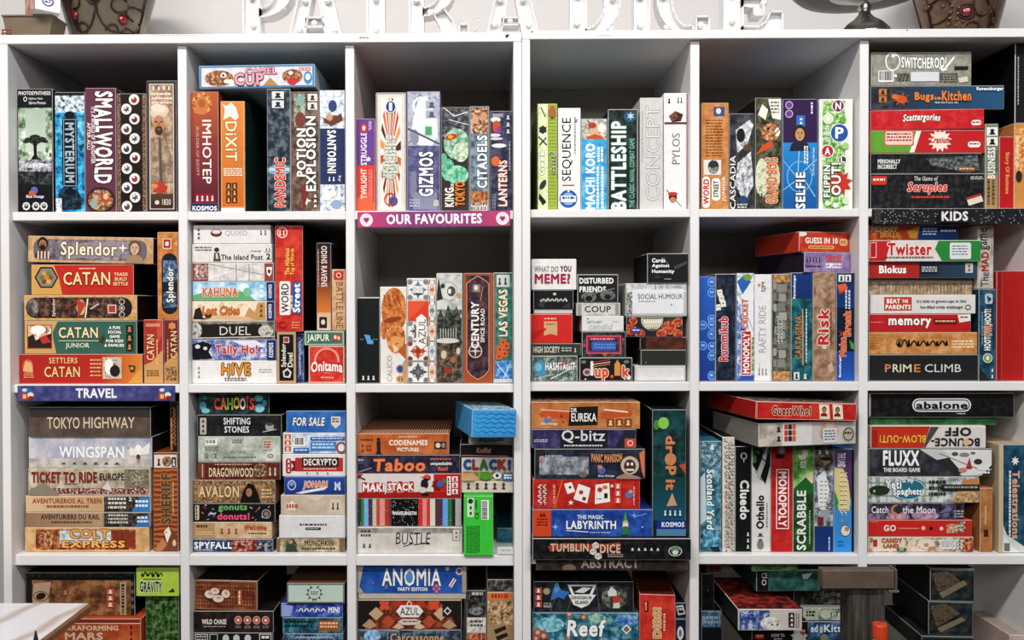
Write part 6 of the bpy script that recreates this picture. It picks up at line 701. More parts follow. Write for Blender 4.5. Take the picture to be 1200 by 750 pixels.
cell(3, 6, 'third row\'s last compartment')
box(1017, 633, 1141, 656, 'c9b8a0', 'cream box printed with sweets, bottom of the stack @', N(1017.5, 633.5, 1140.5, 655.5, '8a5a48', 'c9b49a', 'e6dcc8', 50), P('ded2c0', 1023, 634, 1058, 634, 1062, 642, 1054, 654, 1024, 655), N(1064, 634, 1095, 655, 'd8c8b0', 'e2d6c4', 'a88a70', 60), R(1023, 637, 1028, 648, 'b8382f', 1), T('CANDY', 1033, 635, 1057, 642, 'c06a34', b=.05, o='6a3418', ob=.08), T('LAND', 1035, 643.5, 1053, 649.5, 'c06a34', b=.05, o='6a3418', ob=.08), N(1127, 634, 1140, 655, '6a2a20', 'b85a3c', 'e0b088', 110), E(1085, 643, 10, 8, 'e4d8c8'), E(1085, 645, 3, 3, 'b8946a'), E(1092, 650, 5, 3, 'c28a78'), R(1101, 637, 1120, 651, 'dcdcda', 1, n='sticker'), L(1103, 639, 1118, 649.5, 4, '6a6a66', fill=.35), IC(1121, 637, 1127, 652, 3, 'e4ded4', '3a3430', v=True), NE(1056, 652, 6, 4, '3a4a34', '5f7a52', 'a8b894', 90))
box(1017, 612, 1139, 632.7, 'c8302c', 'red box with small pale square lettering and counters @', T('GO', 1035.5, 618, 1050, 626, 'f2dfd2', b=.055), LN(1053, 622.3, 1077, 622.3, 1, 'e8a090'), E(1082, 622, 2.4, 2.6, 'e8c0a8'), E(1091, 622.5, 2, 2.2, '2a1414'), E(1103, 622.5, 2.2, 2.4, 'e8d0bc'), N(1109, 617, 1122, 628, '7a3a2a', 'c89a74', 'e6d2b4', 120), N(1122, 614, 1131, 627, '3a3430', '8a7a6a', 'd8d0c4', 110), L(1019, 614, 1030, 616, 1, 'e0847a'))
box(1017.5, 591, 1130, 611.7, '3a3444', 'dark purple box with white title and a crescent over pink clouds @', N(1018, 591.5, 1129.5, 611.2, '241f30', '4a4258', '77708a', 35), NE(1052, 608, 14, 6, '8a5a70', 'c08aa0', 'd8b0bc', 50), NE(1084, 607, 16, 6, '7a5a78', 'b088a4', 'd0aab8', 50), NE(1024, 608, 8, 5, '5a4a68', '8a7694', 'b09ab0', 50), O(1050, 600, 5.6, 7, 2.2, 'c98a4a'), E(1053, 599, 4, 5.4, '3a3444'), T('Catch', 1021, 595, 1041, 603.5, 'ece4e4', b=.02), T('the Moon', 1057.5, 595, 1096, 604, 'ece4e4', b=.02), P('77779a', 1100, 604, 1112, 594, 1116, 600), R(1120, 592, 1126, 603, '26221f'), L(1118, 600, 1129, 610, 3, 'b0aca8'))
box(1017, 558.5, 1147.5, 590.7, '77847f', 'checked grey white box with a teal blob title @', N(1017.5, 559, 1147, 590.2, '5a6a66', 'a8b0aa', 'e0e0da', 30), *[R(1022 + k * 9, 559, 1026 + k * 9, 590, 'cfd4ce') for k in range(9)], *[LN(1018, 566 + k * 8, 1100, 566 + k * 8, 1.4, '8a9692') for k in range(3)], E(1064, 574, 20, 13, '2f7486', -12), O(1064, 574, 20, 13, 1, 'c8dce0'), T('Yeti', 1037, 562.5, 1056, 573.5, 'eef0ee', b=.06, o='22343a', ob=.1), T('in My', 1057, 561.5, 1070, 567, 'eef0ee', b=.05), T('Spaghetti', 1046, 573, 1082, 584, 'eef0ee', b=.05, a=.1), L(1088, 563, 1108, 585, 3, '33302e', fill=.5), P('c08a5a', 1118, 585, 1128, 562, 1147, 560, 1147, 590, 1116, 590), R(1103, 568, 1147, 576, '2a2a2a'), L(1106, 570, 1145, 574.5, 1, 'a8a49c'), N(1120, 577, 1147, 590, '8a6a4a', 'b8966a', 'd8bc94', 90), E(1030, 575, 12, 6, '2f3a2c'), E(1024, 576, 1.4, 1.6, 'b8c84a'))
box(1018, 525.5, 1163.5, 558.2, '33343a', 'dark grey box with white slanted title and picture cards @', N(1018.5, 526, 1163, 557.7, '2a2b30', '3a3b42', '4e5058', 30), P('dedcd8', 1078, 526.5, 1162, 527, 1162, 545, 1150, 557, 1128, 557.5), P('33343a', 1093, 540, 1112, 536, 1128, 554, 1120, 557), P('c9c8c6', 1080, 528, 1104, 527, 1114, 534, 1098, 539), *[E(x, y, rx, ry, c) for x, y, rx, ry, c in ((1119, 532, 4, 2.4, '55585a'), (1130, 533, 6, 2.6, '8a8c88'), (1146, 541, 5, 3.4, '3a3c40'), (1128, 551, 5, 3, 'c08a6a'), (1140, 531, 3, 1.6, '6a6c6c'))], P('b8302a', 1132, 548, 1136, 536, 1139, 548), E(1135.5, 548, 4, 1.8, 'b8302a'), LN(1100, 531, 1150, 551, .8, '6a6a6c'), T('FLUXX', 1034.5, 527.5, 1077, 546, 'f0f0ee', b=.055, sh=.0), T('THE BOARD GAME', 1035, 548, 1078, 553, 'e4e4e2', b=.04), L(1145, 549, 1161, 556, 2, 'eceae6', fill=.6), wear=.45)
box(1020.5, 499, 1155.5, 525.2, 'd8d4ce', 'red and white box shelved upside down, title inverted @', P('c23a24', 1021, 499.5, 1090, 499.5, 1082, 525, 1021, 525), R(1022, 504, 1028.5, 524, 'a8281c'), T('BLOW-OUT!', 1030.5, 509.5, 1085, 519, 'f0b04a', r=180, b=.05, o='7a1c10', ob=.08), T('BOUNCE-', 1091, 513, 1148, 523, '33302e', r=180, b=.05), T('OFF', 1107, 500.5, 1138, 511, '33302e', r=180, b=.05), E(1132, 518, 4, 4, 'd8b88a'), P('55504a', 1090, 500, 1100, 500, 1084, 524, 1082, 524), wear=.5)
box(1020, 488.5, 1168, 498.7, '3f7a4a', 'thin green box squeezed under the black box @', N(1020.5, 489, 1167.5, 498.2, '35683f', '478a54', '62a26a', 20), L(1070, 489.5, 1108, 492, 1, '1f2f22'), r=3)
box(1018.5, 460.5, 1188.5, 488, '171719', 'wide black box with an oval outlined white logo, topmost @', N(1021, 462, 1186, 487, '121214', '1b1b1d', '28282b', 50), R(1069, 466.5, 1138, 481.5, 'e4e4e2', 7.4), R(1070.4, 467.8, 1136.6, 480.2, '171719', 6.2), R(1071.6, 469, 1135.4, 479, 'd8d8d6', 5), T('abalone', 1073.5, 470, 1134, 478.5, '171719', b=.05), L(1121, 483, 1131, 485, 1, 'c8c8c4'), LN(1019.5, 462, 1019.5, 486, 1.6, 'b8a898', n='printed_frame'), wear=.8, r=1.6, d=26)
box(1148.5, 572.5, 1163.5, 653.5, 'a8703f', 'narrow caramel upright box between the stack and the navy box @', N(1149, 573, 1163, 653, '9a6434', 'b07a48', 'c08c5c', 20), L(1154, 595, 1157.5, 618, 1, 'd8b48a', v=True), R(1153, 625, 1158, 634, '3a2a20'), r=2, d=18)
box(1170.5, 521, 1207, 654, '1f4458', 'thick navy upright box with cream edges and orange vertical title, rightmost @', N(1176, 521.5, 1206.5, 653.5, '183a4c', '234c62', '35647a', 25), R(1171, 521.5, 1176.5, 653.5, 'd0bc9a'), LN(1173.8, 522, 1173.8, 653, .6, 'a8906a'), T('Telestrations', 1189, 553, 1199.5, 637, 'd8a888', r=-90, b=.04), L(1184.5, 553, 1187.5, 635, 1, 'd8e0e2', v=True, fill=.9), S(1193, 541, 6, 3, 7, 'e4e4e0'), P('cfd2d0', 1176.5, 620, 1182, 632, 1206, 646, 1206.5, 653.5, 1176.5, 653.5), P('e0e2e0', 1176.5, 632, 1188, 645, 1200, 653.5, 1176.5, 653.5), R(1178, 642, 1186, 652, '77797a'), side='c2ac8a', d=20, r=1.6)

# ------------------------------------------------------------------ bottom row (cut by the frame)
cell(4, 1, 'bottom row behind the marble table')
box(30, 671, 158, 722, '1d1f1c', 'large black tray box holding a brown pictured lid, top left @', N(31, 671.5, 157.5, 677, '14171a', '2a2f2c', '4a4e48', 80, n='printed_frame'), R(36, 679, 155, 722, '2a211a'), N(38, 680, 153.5, 721.5, '4f3222', '7d5236', 'a87a52', 25), P('b59a82', 40, 684, 60, 682, 57, 700, 58, 721, 39, 721, 38, 700), E(48, 699, 6, 4, '3a1c16', -20), O(48, 699, 9, 6, 1, '5a3a2e'), E(100, 688, 5, 5, '9a7248', 30), IC(73, 690, 82, 698, 1, None, 'b08a6a'), R(124, 689, 134, 713, '8a3a2a', 2), IC(125, 690, 134, 713, 3, 'b8604a', 'f0dccc', v=True), R(141, 682, 148, 721, 'b8a488'), L(142.5, 684, 147, 720, 1, '4a3a2a', v=True, fill=.8), *[E(155.5, 684 + k * 9, 1.6, 2.6, '6a6a60') for k in range(4)], r=3, d=26)
box(60, 725, 165, 756, 'b5512c', 'orange red box half hidden by the marble table @', N(60.5, 731, 164.5, 755.5, 'a84626', 'bb5830', 'cc7044', 20), R(60.5, 725.5, 164.5, 730.5, '8a3a20'), LN(61, 730.5, 164.5, 730.5, .9, 'e8d8c4'), T('TERRAFORMING', 67, 733, 139, 739, 'e2c9ac', b=.04), T('MARS', 76, 741, 121, 750, 'e2c9ac', b=.05), IC(151, 731, 157, 753, 3, None, '5a2416', v=True), r=1.4, d=24)
box(159.5, 666, 209.5, 694.5, 'b0cc4f', 'lime green box with white outlined black lettering, under the shelf @', T('GRAVITY', 164, 679, 190, 690.5, '1c1f16', b=.06, o='f0f4e0', ob=.12, wob=.04), L(165, 669, 190, 675, 1, '1c1f16', fill=.9, n='title_lettering'), LN(168, 677, 189, 677, .7, '1c1f16'), P('2a2f1c', 197, 690, 203, 686, 205, 690), r=1.4, d=18)
box(170.5, 697, 209.8, 757, '2f4a2a', 'dark green mossy upright box, right end @', N(171, 698.5, 209.5, 756.5, '16260f', '3a5a30', '6f9458', 60), LN(172, 698, 209, 697.5, 1, 'c8ccc0'), r=2.5, d=22)

cell(4, 2, 'bottom row\'s second compartment')
box(222, 741.5, 320, 764, '202022', 'black box with white sketch panels, lowest on the left @', BR(224, 743, 240, 757, .8, 'd8d8d4'), L(226, 745, 238, 756, 3, 'b8b8b4'), BR(242, 743, 252, 757, .8, 'c0c0bc'), *[E(x, 748, 4, 4.4, 'c8c8c4') for x in (262, 275, 289)], BR(303, 742.5, 318, 757, 1, 'd0d0cc'), L(306, 745, 316, 756, 2, 'e0e0dc'), r=2, d=24)
box(222.5, 716, 320.5, 741.2, '241c1c', 'black brown box with four red round badges @', N(223, 716.5, 320, 740.7, '1d1716', '2c2322', '3d3130', 40), T('WILD CHASE', 233, 725.5, 263, 731.5, 'e6dcd2', b=.05), L(235, 733.5, 262, 735.5, 1, 'b0a49a'), *[q for k in range(4) for q in (E(277.5 + k * 11.2, 726.5, 4.6, 4.8, 'b8584a'), O(277.5 + k * 11.2, 726.5, 4.6, 4.8, .7, 'e0b8a8'), S(277.5 + k * 11.2, 726.5, 2.6, 1.2, 5, 'f0dcd0'), L(274 + k * 11.2, 733, 281 + k * 11.2, 736.5, 2, 'a88a80'))], r=2, d=24)
box(228, 680, 302.5, 715.7, '8a4a34', 'woven brown basket pattern box with white dumplings @', N(228.5, 680.5, 302, 715.2, '6a3424', '8f5038', 'b0704e', 30), *[LN(229 + k * 3.4, 681, 229 + k * 3.4, 715, .6, '5a2a1c') for k in range(22)], *[LN(228.5, 684 + k * 4.4, 302, 684 + k * 4.4, .6, '6a3424') for k in range(8)], E(252, 698, 13, 8, '4a2a20'), *[q for x, y, rx, ry in ((246, 697, 7, 5.4), (256, 702, 7, 5), (265, 696, 5.6, 5.4), (252, 693, 6, 4.4)) for q in (E(x, y, rx, ry, 'e2d2c0'), E(x + .5, y - 1, rx * .4, ry * .4, 'c0a890'), O(x, y, rx, ry, .6, '8a6a54'))], R(279.5, 691, 284.5, 710, 'b8603c', 1), L(280.5, 692, 283.6, 709, 1, 'f0dcc8', v=True), BR(228.5, 680.5, 302, 715.2, 1, 'a87850'), topm=('14110f', '26201c', '4a4038', 60, 'noise'), r=2.6, d=20, yaw=-4, side='2a1e18')
box(332, 742.5, 402, 764, '27405f', 'dark blue box with pale lettering, lowest on the right @', N(332.5, 743, 401.5, 763.5, '1c2f48', '35567c', '7a98b4', 50), L(345, 745, 392, 749, 1, 'd8e4ea', fill=.9, n='title_lettering'), r=2, d=20)
box(331, 723.5, 401.5, 742.2, '1f4a58', 'deep teal box with an orange badge at its right @', N(331.5, 724, 401, 741.7, '163a46', '2a6070', '5a96a4', 40), R(373.5, 727, 397.5, 739, 'a8562c', 1), L(375, 729, 396, 737, 2, 'e8c8a0', fill=.6), L(334, 727, 366, 737, 2, '0f2a34', fill=.6), r=2, d=20)
box(329, 707, 401.5, 723.2, '2a4494', 'bright blue box with a white pixel style title @', N(329.5, 707.5, 401, 722.7, '203880', '3452a8', '6a84cc', 40), P('9aaad8', 330, 708, 344, 710, 340, 722, 330, 722), L(347, 711.5, 380, 718, 1, 'f2f2f4', fill=.95, n='title_lettering'), T('MINI', 384.5, 711, 398, 718, 'e8ecf6', b=.05, sh=.1), r=2, d=20)
box(336, 683.5, 403.5, 706.7, '5a4030', 'pale mint box with a laurel wreath emblem and brown top @', R(337.5, 685, 402.5, 705, 'c2d2c8'), BR(337.5, 685, 402.5, 705, .7, '8fa89c'), *[S(368.5 + 8 * math.cos(a), 694.5 + 7.4 * math.sin(a), 2.6, 1, 3, '55605a', math.degrees(a), n='wreath_emblem') for a in [math.radians(d) for d in (-60, -25, 10, 45, 80, 100, 135, 170, 205, 240)]], L(364, 692.5, 373, 697, 2, '6a746e', n='wreath_emblem'), side='3a2a20', top='6a4a36', r=1.6, d=22)

cell(4, 3, 'bottom row\'s third compartment')
box(416, 738, 540.5, 764, '35424f', 'grey blue box with pale outlined letters, lowest on the left @', N(416.5, 738.5, 540, 763.5, '1f2a34', '3f5060', '7a8c98', 40), NE(434, 745, 10, 7, '4a86b8', '8fb8d8', 'c8dcea', 60), BR(451.5, 739, 466, 752, .8, 'a8b0b4'), T('Carcassonne', 455, 742, 520, 752, 'c8a884', b=.03, o='1a1f26', ob=.08), r=1.6, d=24)
box(415.5, 702, 541, 737.8, '5a2c22', 'box of red and brown mosaic tiles with a white name plate @', N(416, 702.5, 540.5, 737.3, '4a2018', '7a3a2a', 'a8583c', 35), P('26211d', 416, 702.5, 450, 702.5, 430, 728, 424, 737.3, 416, 737.3), P('26211d', 540.5, 702.5, 512, 702.5, 528, 720, 536, 737.3, 540.5, 737.3), *[q for x, y, c in ((448, 709, 'd85a3c'), (508, 709, 'd85a3c'), (465, 706, 'b8402c'), (492, 706, 'b8402c')) for q in [S(x, y, 6.4, 3.6, 4, c, 45)] + [E(x + dx, y + dy, 3, 3, c) for dx, dy in ((3, 3), (-3, 3), (3, -3), (-3, -3))]], *[P(c, x - w, y, x, y - h, x + w, y, x, y + h) for x, y, w, h, c in ((438, 719, 9, 8, 'c8a888'), (453, 728, 8, 8, 'b8563a'), (516, 719, 9, 8, 'd0b090'), (502, 728, 8, 8, 'b8563a'), (430, 733, 9, 8, 'b89878'), (526, 733, 9, 8, 'b89878'), (465, 735, 7, 6, 'd8b898'), (490, 735, 7, 6, 'd8b898'))], S(478, 708, 12, 4, 4, 'b8452f'), P('ece6de', 462, 716, 468, 709, 489, 709, 495, 716, 489, 723, 468, 723), O(478, 708, 3, 4, 1, 'ece6de'), T('AZUL', 467, 711.5, 490, 720.5, '3a2f2c', b=.01), P('d8ccc0', 464, 728, 470, 725, 486, 725, 493, 728, 486, 732, 470, 732), L(470, 727, 488, 730, 1, '6a5048'), LN(416, 703, 540, 703, 1, 'e0c4a8'), R(518, 709, 530, 722, '2a2a2c'), S(524, 715.5, 5, 3.4, 4, 'd8d4d0'), S(524, 715.5, 3, 2, 4, '2a2a2c'), r=1.6, d=24)
box(416.5, 661, 546.5, 698.3, '23509a', 'blue box with tall white capitals and worn corners @', N(421, 662.5, 542, 691.5, '1f4a92', '2a5aa8', '3a6cbc', 20), P('b8ab98', 417, 661.5, 424, 661.5, 419, 685, 424, 691.5, 417, 691.5), T('ANOMIA', 446, 665.5, 516.5, 684.5, 'f2efe8', b=.02, o='14284a', ob=.045), E(478.5, 675, 4.6, 5, '5a94c8'), T('PARTY EDITION', 465, 685.5, 500, 689.5, 'e8ecf2', b=.04), O(538, 668.5, 4, 4, 1.4, 'e8b8a8'), LN(527, 685, 533, 676.5, 4.4, 'd8dce4'), LN(527, 685, 533, 676.5, 1.2, 'c2485a'), *[E(x, y, 1.8, 1.8, 'd8788a') for x, y in ((511, 684), (508, 687), (514, 687), (511, 690))], R(522, 664, 526, 668, 'c9b89a', 1), R(541.5, 661.5, 546.5, 691, 'a89c88'), E(435, 681, 2, 2, '6a6aa8'), E(451, 685, 2, 2.6, '77789a'), base=(0.19, 'c0b8ac'), r=1.4, d=24, wear=.7)
box(546.8, 724, 570, 764, 'b0a8a0', 'dark box above a white foot, upright in the middle @', N(547, 724, 569.5, 741, 'a8a098', 'd0cac2', 'e4e0da', 60), N(547, 742, 569.5, 763.5, '6a2a20', 'b0543a', 'd8a888', 80), L(551, 727, 566, 736, 2, '4a443e'), r=3, d=22)
box(547, 692, 569.5, 723.8, '201f20', 'black upright box with faint white scribbles, under the dark gap @', N(547.5, 692.5, 569, 723, '161617', '2b2b2d', '6a6866', 60), L(553, 694, 566, 700, 1, 'c8c4c0'), NE(558, 716, 9, 5, '3a3a3c', '77777a', 'a8a6a4', 80), r=3, d=22)
box(571, 694, 602, 764, 'a88a68', 'tan upright box pictured with nuts and dark tokens, right end @', N(571.5, 704, 601.5, 732, '5a4432', 'b8946a', 'e0ccb0', 60), R(571.5, 694.5, 601.5, 703, 'd08a4a'), L(576, 696, 590, 701.5, 1, 'b83a24', fill=.9), S(593, 698.5, 4, 2.6, 7, 'c8452c'), NE(590, 712, 6, 5, '7a5a3c', 'c09a6c', 'e8d4b0', 110), NE(577, 724, 6, 6, '5a4430', 'a88458', 'd8bc90', 110), *[P('26231f', x, y, x + 13, y - 5, x + 15, y - 1, x + 2, y + 5) for x, y in ((579, 738), (581, 746), (583, 754))], r=2.4, d=22)
box(571, 679, 602, 693.7, '33312e', 'low dark stone pictured box on the tan box @', N(571.5, 679.5, 601.5, 693.2, '1d1c1a', '4a4844', '8f8c86', 60), r=2.6, d=22)

cell(4, 4, 'bottom row\'s fourth compartment')
box(624, 718, 748.5, 756, '2b5a6c', 'blue green box of coral with white rounded title @', N(624.5, 718.5, 748, 755.5, '1a3e50', '35788c', '86b8b8', 35), NE(645, 732, 16, 9, '3f8fa8', '7fc0cc', 'b8dcd8', 60), NE(735, 727, 14, 7, '2f5a94', '5a8fc8', '9fc0e0', 60), NE(700, 724, 10, 5, '4a8f8a', '8fc0ac', 'c8d8b8', 70), *[q for x, y, rr in ((667, 719.5, 4), (684, 723, 3.4), (630, 741, 5), (637, 745, 4.4), (628, 748, 4), (666, 747, 3)) for q in (E(x, y, rr, rr, 'b5624a'), E(x, y, rr * .5, rr * .5, 'e8b498'))], T('Reef', 664, 726, 710, 746, 'f4f4f0', b=.035, o='1c3440', ob=.07, sh=.1), P('e4ded8', 734, 731, 740, 737, 734, 743, 728, 737), P('3a4a6a', 734, 733.5, 737.6, 737, 734, 740.5, 730.4, 737), E(734, 737, 1.4, 1.4, 'd8705a'), r=1.6, d=24)
box(625.5, 681.5, 742.5, 717.7, '232427', 'black box with a white trapezoid logo and a blue beast @', N(626, 682, 742, 717.2, '1a1b1e', '2a2b2f', '3e4046', 35), LN(665, 717, 676, 683, .7, '6a6c70'), LN(698, 683, 703, 717, .7, '6a6c70'), LN(645, 717, 655, 690, .6, '6a6c70'), NE(720, 700, 15, 14, '26282a', '55584f', '8f9288', 60), IC(627, 688.5, 635, 713.5, 3, 'c2504a', 'f4e6e0', v=True), S(640.5, 693, 4.6, 3.4, 9, 'a89a84'), R(637, 707, 646, 712.5, '9a9a98'), L(638, 708, 645, 711.5, 1, '2a2a2c'), P('3f7ab8', 645, 704, 650, 684, 655, 687, 658, 692, 668, 694, 662, 700, 661, 703, 655, 700, 650, 702), P('6aa0d8', 650, 684, 654, 682.5, 656, 690, 650, 696), P('e6e6e4', 665, 685, 699, 685, 694, 697, 698.5, 697, 690, 709, 681.5, 713, 672, 709, 666, 697, 670, 697), P('2a2b2f', 669, 687, 695, 687, 691, 696.5, 673, 696.5), P('d8d8d6', 673, 694, 683, 688, 693, 689, 684, 695), T('DINOSAUR', 669.5, 698.5, 693.5, 702.5, '2a2b2f', b=.03), T('ISLAND', 674, 704, 689.5, 708, '2a2b2f', b=.03), P('d8d8d4', 712, 694, 716, 687, 722, 692, 723, 698, 713, 699), P('c2452f', 717, 700, 726, 698, 727, 706, 720, 707), P('d0d8c0', 719, 707, 726, 706, 726, 713, 718, 713), top='1b1c1c', side='151515', r=2, d=22)
box(749.5, 696, 790.5, 757, 'c43328', 'bright red upright box with gold vertical lettering @', N(750, 696.5, 790, 756.5, 'b82c22', 'c83a2c', 'd84c3a', 20), R(755, 704, 760, 717, '8a1c16', 1), L(756, 705.5, 759, 716, 1, 'e8b8a8', v=True), T('DIBS!', 765, 711.5, 774.5, 747, 'c9a060', r=90, b=.04, o='f2e2c0', ob=.1), L(777, 718, 781, 738, 1, 'e8c0b0', v=True), r=1.2, d=18, top='5a201a', yaw=-5, piv='l')
box(791.5, 725, 808, 757, '1c2740', 'navy upright box with white oval badge, beside the red box @', E(799, 742, 5, 8, 'dcdcda'), t('8', 797, 738, 801, 746, '1c2740', b=.03), LN(792, 726, 808, 726, .6, '77809a'), r=3, d=20)
box(791.5, 706.5, 808, 724.7, '1a2238', 'small dark navy box with a white label, on the navy box @', P('d8d8da', 792, 710, 803, 709, 807, 719, 796, 721), P('1a2238', 794, 711.5, 802, 711, 805, 718, 797, 719), L(796, 712.5, 803, 717, 1, 'd8d8da'), r=3, d=20)

cell(4, 5, 'bottom row\'s fifth compartment')
box(881, 728, 950, 764, '1b1b1d', 'black box with a red badge below the red white box @', R(885, 743, 896, 748.5, 'c2503c', 1.5), L(887, 744.6, 894.5, 747, 1, 'f0d8d0'), t('HOW TO', 905, 742.5, 921, 746.5, 'e0e0de', b=.05), L(908, 748, 918, 750, 1, 'e0e0de'), S(939, 746, 11, 7.6, 9, 'dcd8d0'), P('c2485a', 938, 739.6, 947, 740, 944, 745), r=1.5, d=22)
box(865, 714, 940, 739, 'c9c2bc', 'white and blue box with red lid, jutting out @', N(866, 714.5, 902, 738.5, '1c2c5a', '4a64a0', 'c0c8d8', 45), NE(903, 731, 12, 8, 'a8a4a0', 'd8d6d2', 'ecebe8', 60), E(905, 732, 1, 1.6, '26241f'), E(911, 732, 1, 1.6, '26241f'), R(924, 718, 931, 735.5, '2a2726', .8), IC(924.6, 719, 931, 735, 3, None, 'e4ded8', v=True), LN(933, 718, 933, 736, .8, '55504c'), L(935, 719, 937.5, 735, 1, '77716c', v=True), BR(865.5, 714.3, 939.5, 738.7, .7, 'e0dcd6'), topm=('2a1614', '6a2a24', 'a83a2c', 35, 'noise'), side='2a2724', r=-3.5, d=20, wear=.6)
box(941, 728.5, 998, 757, '274466', 'blue box with white lower case title, behind the jutting box @', N(941.5, 729, 997.5, 756.5, '1a2f4a', '34587e', '6a8cae', 35), t('ed', 948.5, 732, 957.5, 741, 'd8dee6', b=.03), T('Kitty', 965.5, 732, 994, 743.5, 'e6eaf0', b=.02), E(966, 748, 5, 5, '8f8f7a'), E(962, 738, 2, 4, 'c0c4b8'), r=4, d=20)
box(940.5, 712.5, 996, 728.2, '8f988a', 'grey green low box with faded lettering, behind the jutting box @', N(941, 713, 995.5, 727.7, '5a6458', '98a294', 'c4cabc', 40), R(941.5, 714, 959, 727, 'b0b8a0'), L(944, 716, 955, 724, 2, '2f352c', fill=.7), E(968, 720, 7, 6, 'c0c4b4'), L(972, 717, 994, 724, 1, 'e0e4de', fill=.9, n='title_lettering'), r=4.4, d=20)
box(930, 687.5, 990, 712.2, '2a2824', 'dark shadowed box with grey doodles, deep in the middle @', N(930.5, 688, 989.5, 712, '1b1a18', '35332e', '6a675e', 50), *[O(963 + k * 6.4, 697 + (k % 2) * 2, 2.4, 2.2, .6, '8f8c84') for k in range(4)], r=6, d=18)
box(886, 668, 962, 687.2, '274f49', 'dark sea green box with a certification mark, below the shelf @', N(900, 668.5, 961.5, 686.7, '1f423c', '2f5c54', '46766c', 30), R(886.5, 668.5, 900, 686.7, '141917'), T('CE', 892, 670.5, 899, 675, 'd8d8d4', b=-.005, n='small_lettering'), O(895, 679, 2.6, 2.6, .7, 'd8d8d4'), P('c8c4b8', 940, 672, 952, 671, 947, 676, 941, 676), r=3, d=22, yaw=2)
box(881, 662, 934.5, 670, '3f7040', 'grass green thin box right under the shelf board @', N(881.5, 662.5, 934, 669.5, '2f5a30', '4a8048', '77a468', 40), r=3, d=18, free=True, fix=True)
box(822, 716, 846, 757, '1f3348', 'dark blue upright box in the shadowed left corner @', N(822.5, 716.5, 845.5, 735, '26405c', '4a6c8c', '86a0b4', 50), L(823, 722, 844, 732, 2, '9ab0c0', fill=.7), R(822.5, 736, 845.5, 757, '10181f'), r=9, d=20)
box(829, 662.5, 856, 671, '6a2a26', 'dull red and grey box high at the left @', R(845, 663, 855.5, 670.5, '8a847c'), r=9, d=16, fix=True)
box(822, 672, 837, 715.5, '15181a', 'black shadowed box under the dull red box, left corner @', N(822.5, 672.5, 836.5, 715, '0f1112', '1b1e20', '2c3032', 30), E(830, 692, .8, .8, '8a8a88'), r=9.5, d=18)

# plastic bins, a grey box and a paper tag in the shelves
cell(4, 6, 'bottom row\'s last compartment')
def bin_deco(x0, y0, x1, y1, s):
    return [N(x0, y0, x1, y1, '15191a', '24292a', '3a3f3e', 30), NP('4a3f34', '6a5a48', '3a342c', 60, x0 + 2, y0 + 6, x0 + 20, y0 + 3, x1 - 14, y0 + 14, x0 + 9, y1 - 9), P('7d725e', x0 + 10, y1 - 8, x1 - 12, y0 + 12 + s, x1 - 8, y0 + 16 + s, x0 + 14, y1 - 3), BR(x0, y0, x1, y1, .9, '5a605e'), LN(x0, y0 + 1.6, x1, y0 + 1.6, .8, '77807c')]
box(1088, 704, 1138, 744, '1c2122', 'dark smoky plastic bin with brown packets inside, lower of two @', *bin_deco(1088, 704, 1138, 744, 6), name='storage_bin', cat='bin', part='bin_body', r=1.5, d=18, yaw=-4, piv='l', side='14191a', wear=.3)
box(1090, 665.5, 1140, 699, '1c2122', 'dark smoky plastic bin with brown packets inside, upper of two @', *bin_deco(1090, 665.5, 1140, 699, 0), name='storage_bin', cat='bin', part='bin_body', r=1.5, d=17, yaw=-4, piv='l', side='14191a', wear=.3)
box(1080, 745, 1139, 765, '23282a', 'dark plastic tray under the two smoky bins @', LN(1080, 746.5, 1139, 746.5, 1.2, '5a605e'), name='storage_tray', cat='tray', part='tray_body', r=1.0, d=18, yaw=-3, piv='l', wear=.3)
box(1183, 744, 1209, 800, 'b5a59c', 'pinkish grey box with a dark emblem on its side, right end @', N(1183.5, 745, 1209, 799, 'ab9b92', 'bcaca3', 'cbbdb4', 20), name='cardboard_box', cat='box', r=1.5, d=14, side='b3a39a', top='a8988f')
cell(3, 3, 'third row\'s third compartment')
box(583, 641, 602, 649.6, 'dcdcde', 'small torn white paper tag standing at the front edge @', L(588, 644, 598, 647, 1, 'a8a8aa'), name='paper_tag', cat='paper tag', part='paper', r=-.1, d=.12, fix=True, wear=.1)

# signs on the front edges of the boards
SIGNS = []
def sign(x0, y0, x1, y1, col, lab, *deco, roll=0.0):
    SIGNS.append(box(x0, y0, x1, y1, col, lab, *deco, name='shelf_sign', cat='sign', part='sign_strip', r=-.2, d=.15, fix=True, free=True, roll=roll, wear=.15))
sign(419, 247.5, 598, 266, '8f3f7c', 'pink and purple strip sign with white capitals and two heart badges', G(419.5, 248, 508, 265.5, 'c94a78', '7d4a82', False), G(508, 248, 597.5, 265.5, '7d4a82', 'cc4a6c', False), N(440, 248, 580, 265.5, '9a4a82', '8a4680', 'a8568a', 25), G(419.5, 248, 470, 265.5, 'cf4a74', '9a4a80', False), G(545, 248, 597.5, 265.5, '9a4a80', 'cc4a6c', False), T('OUR FAVOURITES', 453, 250.5, 565, 262.5, 'f4eef2', b=.045),
     *[q for x in (429.5, 589) for q in (E(x, 257, 7.6, 7.6, 'efe6ea', n='heart_badge'), E(x, 257, 6, 6, 'e8dce2', n='heart_badge'), E(x - 1.5, 256, 1.8, 1.7, 'a8386c', n='heart_badge'), E(x + 1.5, 256, 1.8, 1.7, 'a8386c', n='heart_badge'), P('a8386c', x - 3.1, 256.8, x + 3.1, 256.8, x, 260.6, n='heart_badge'))], roll=-.5)
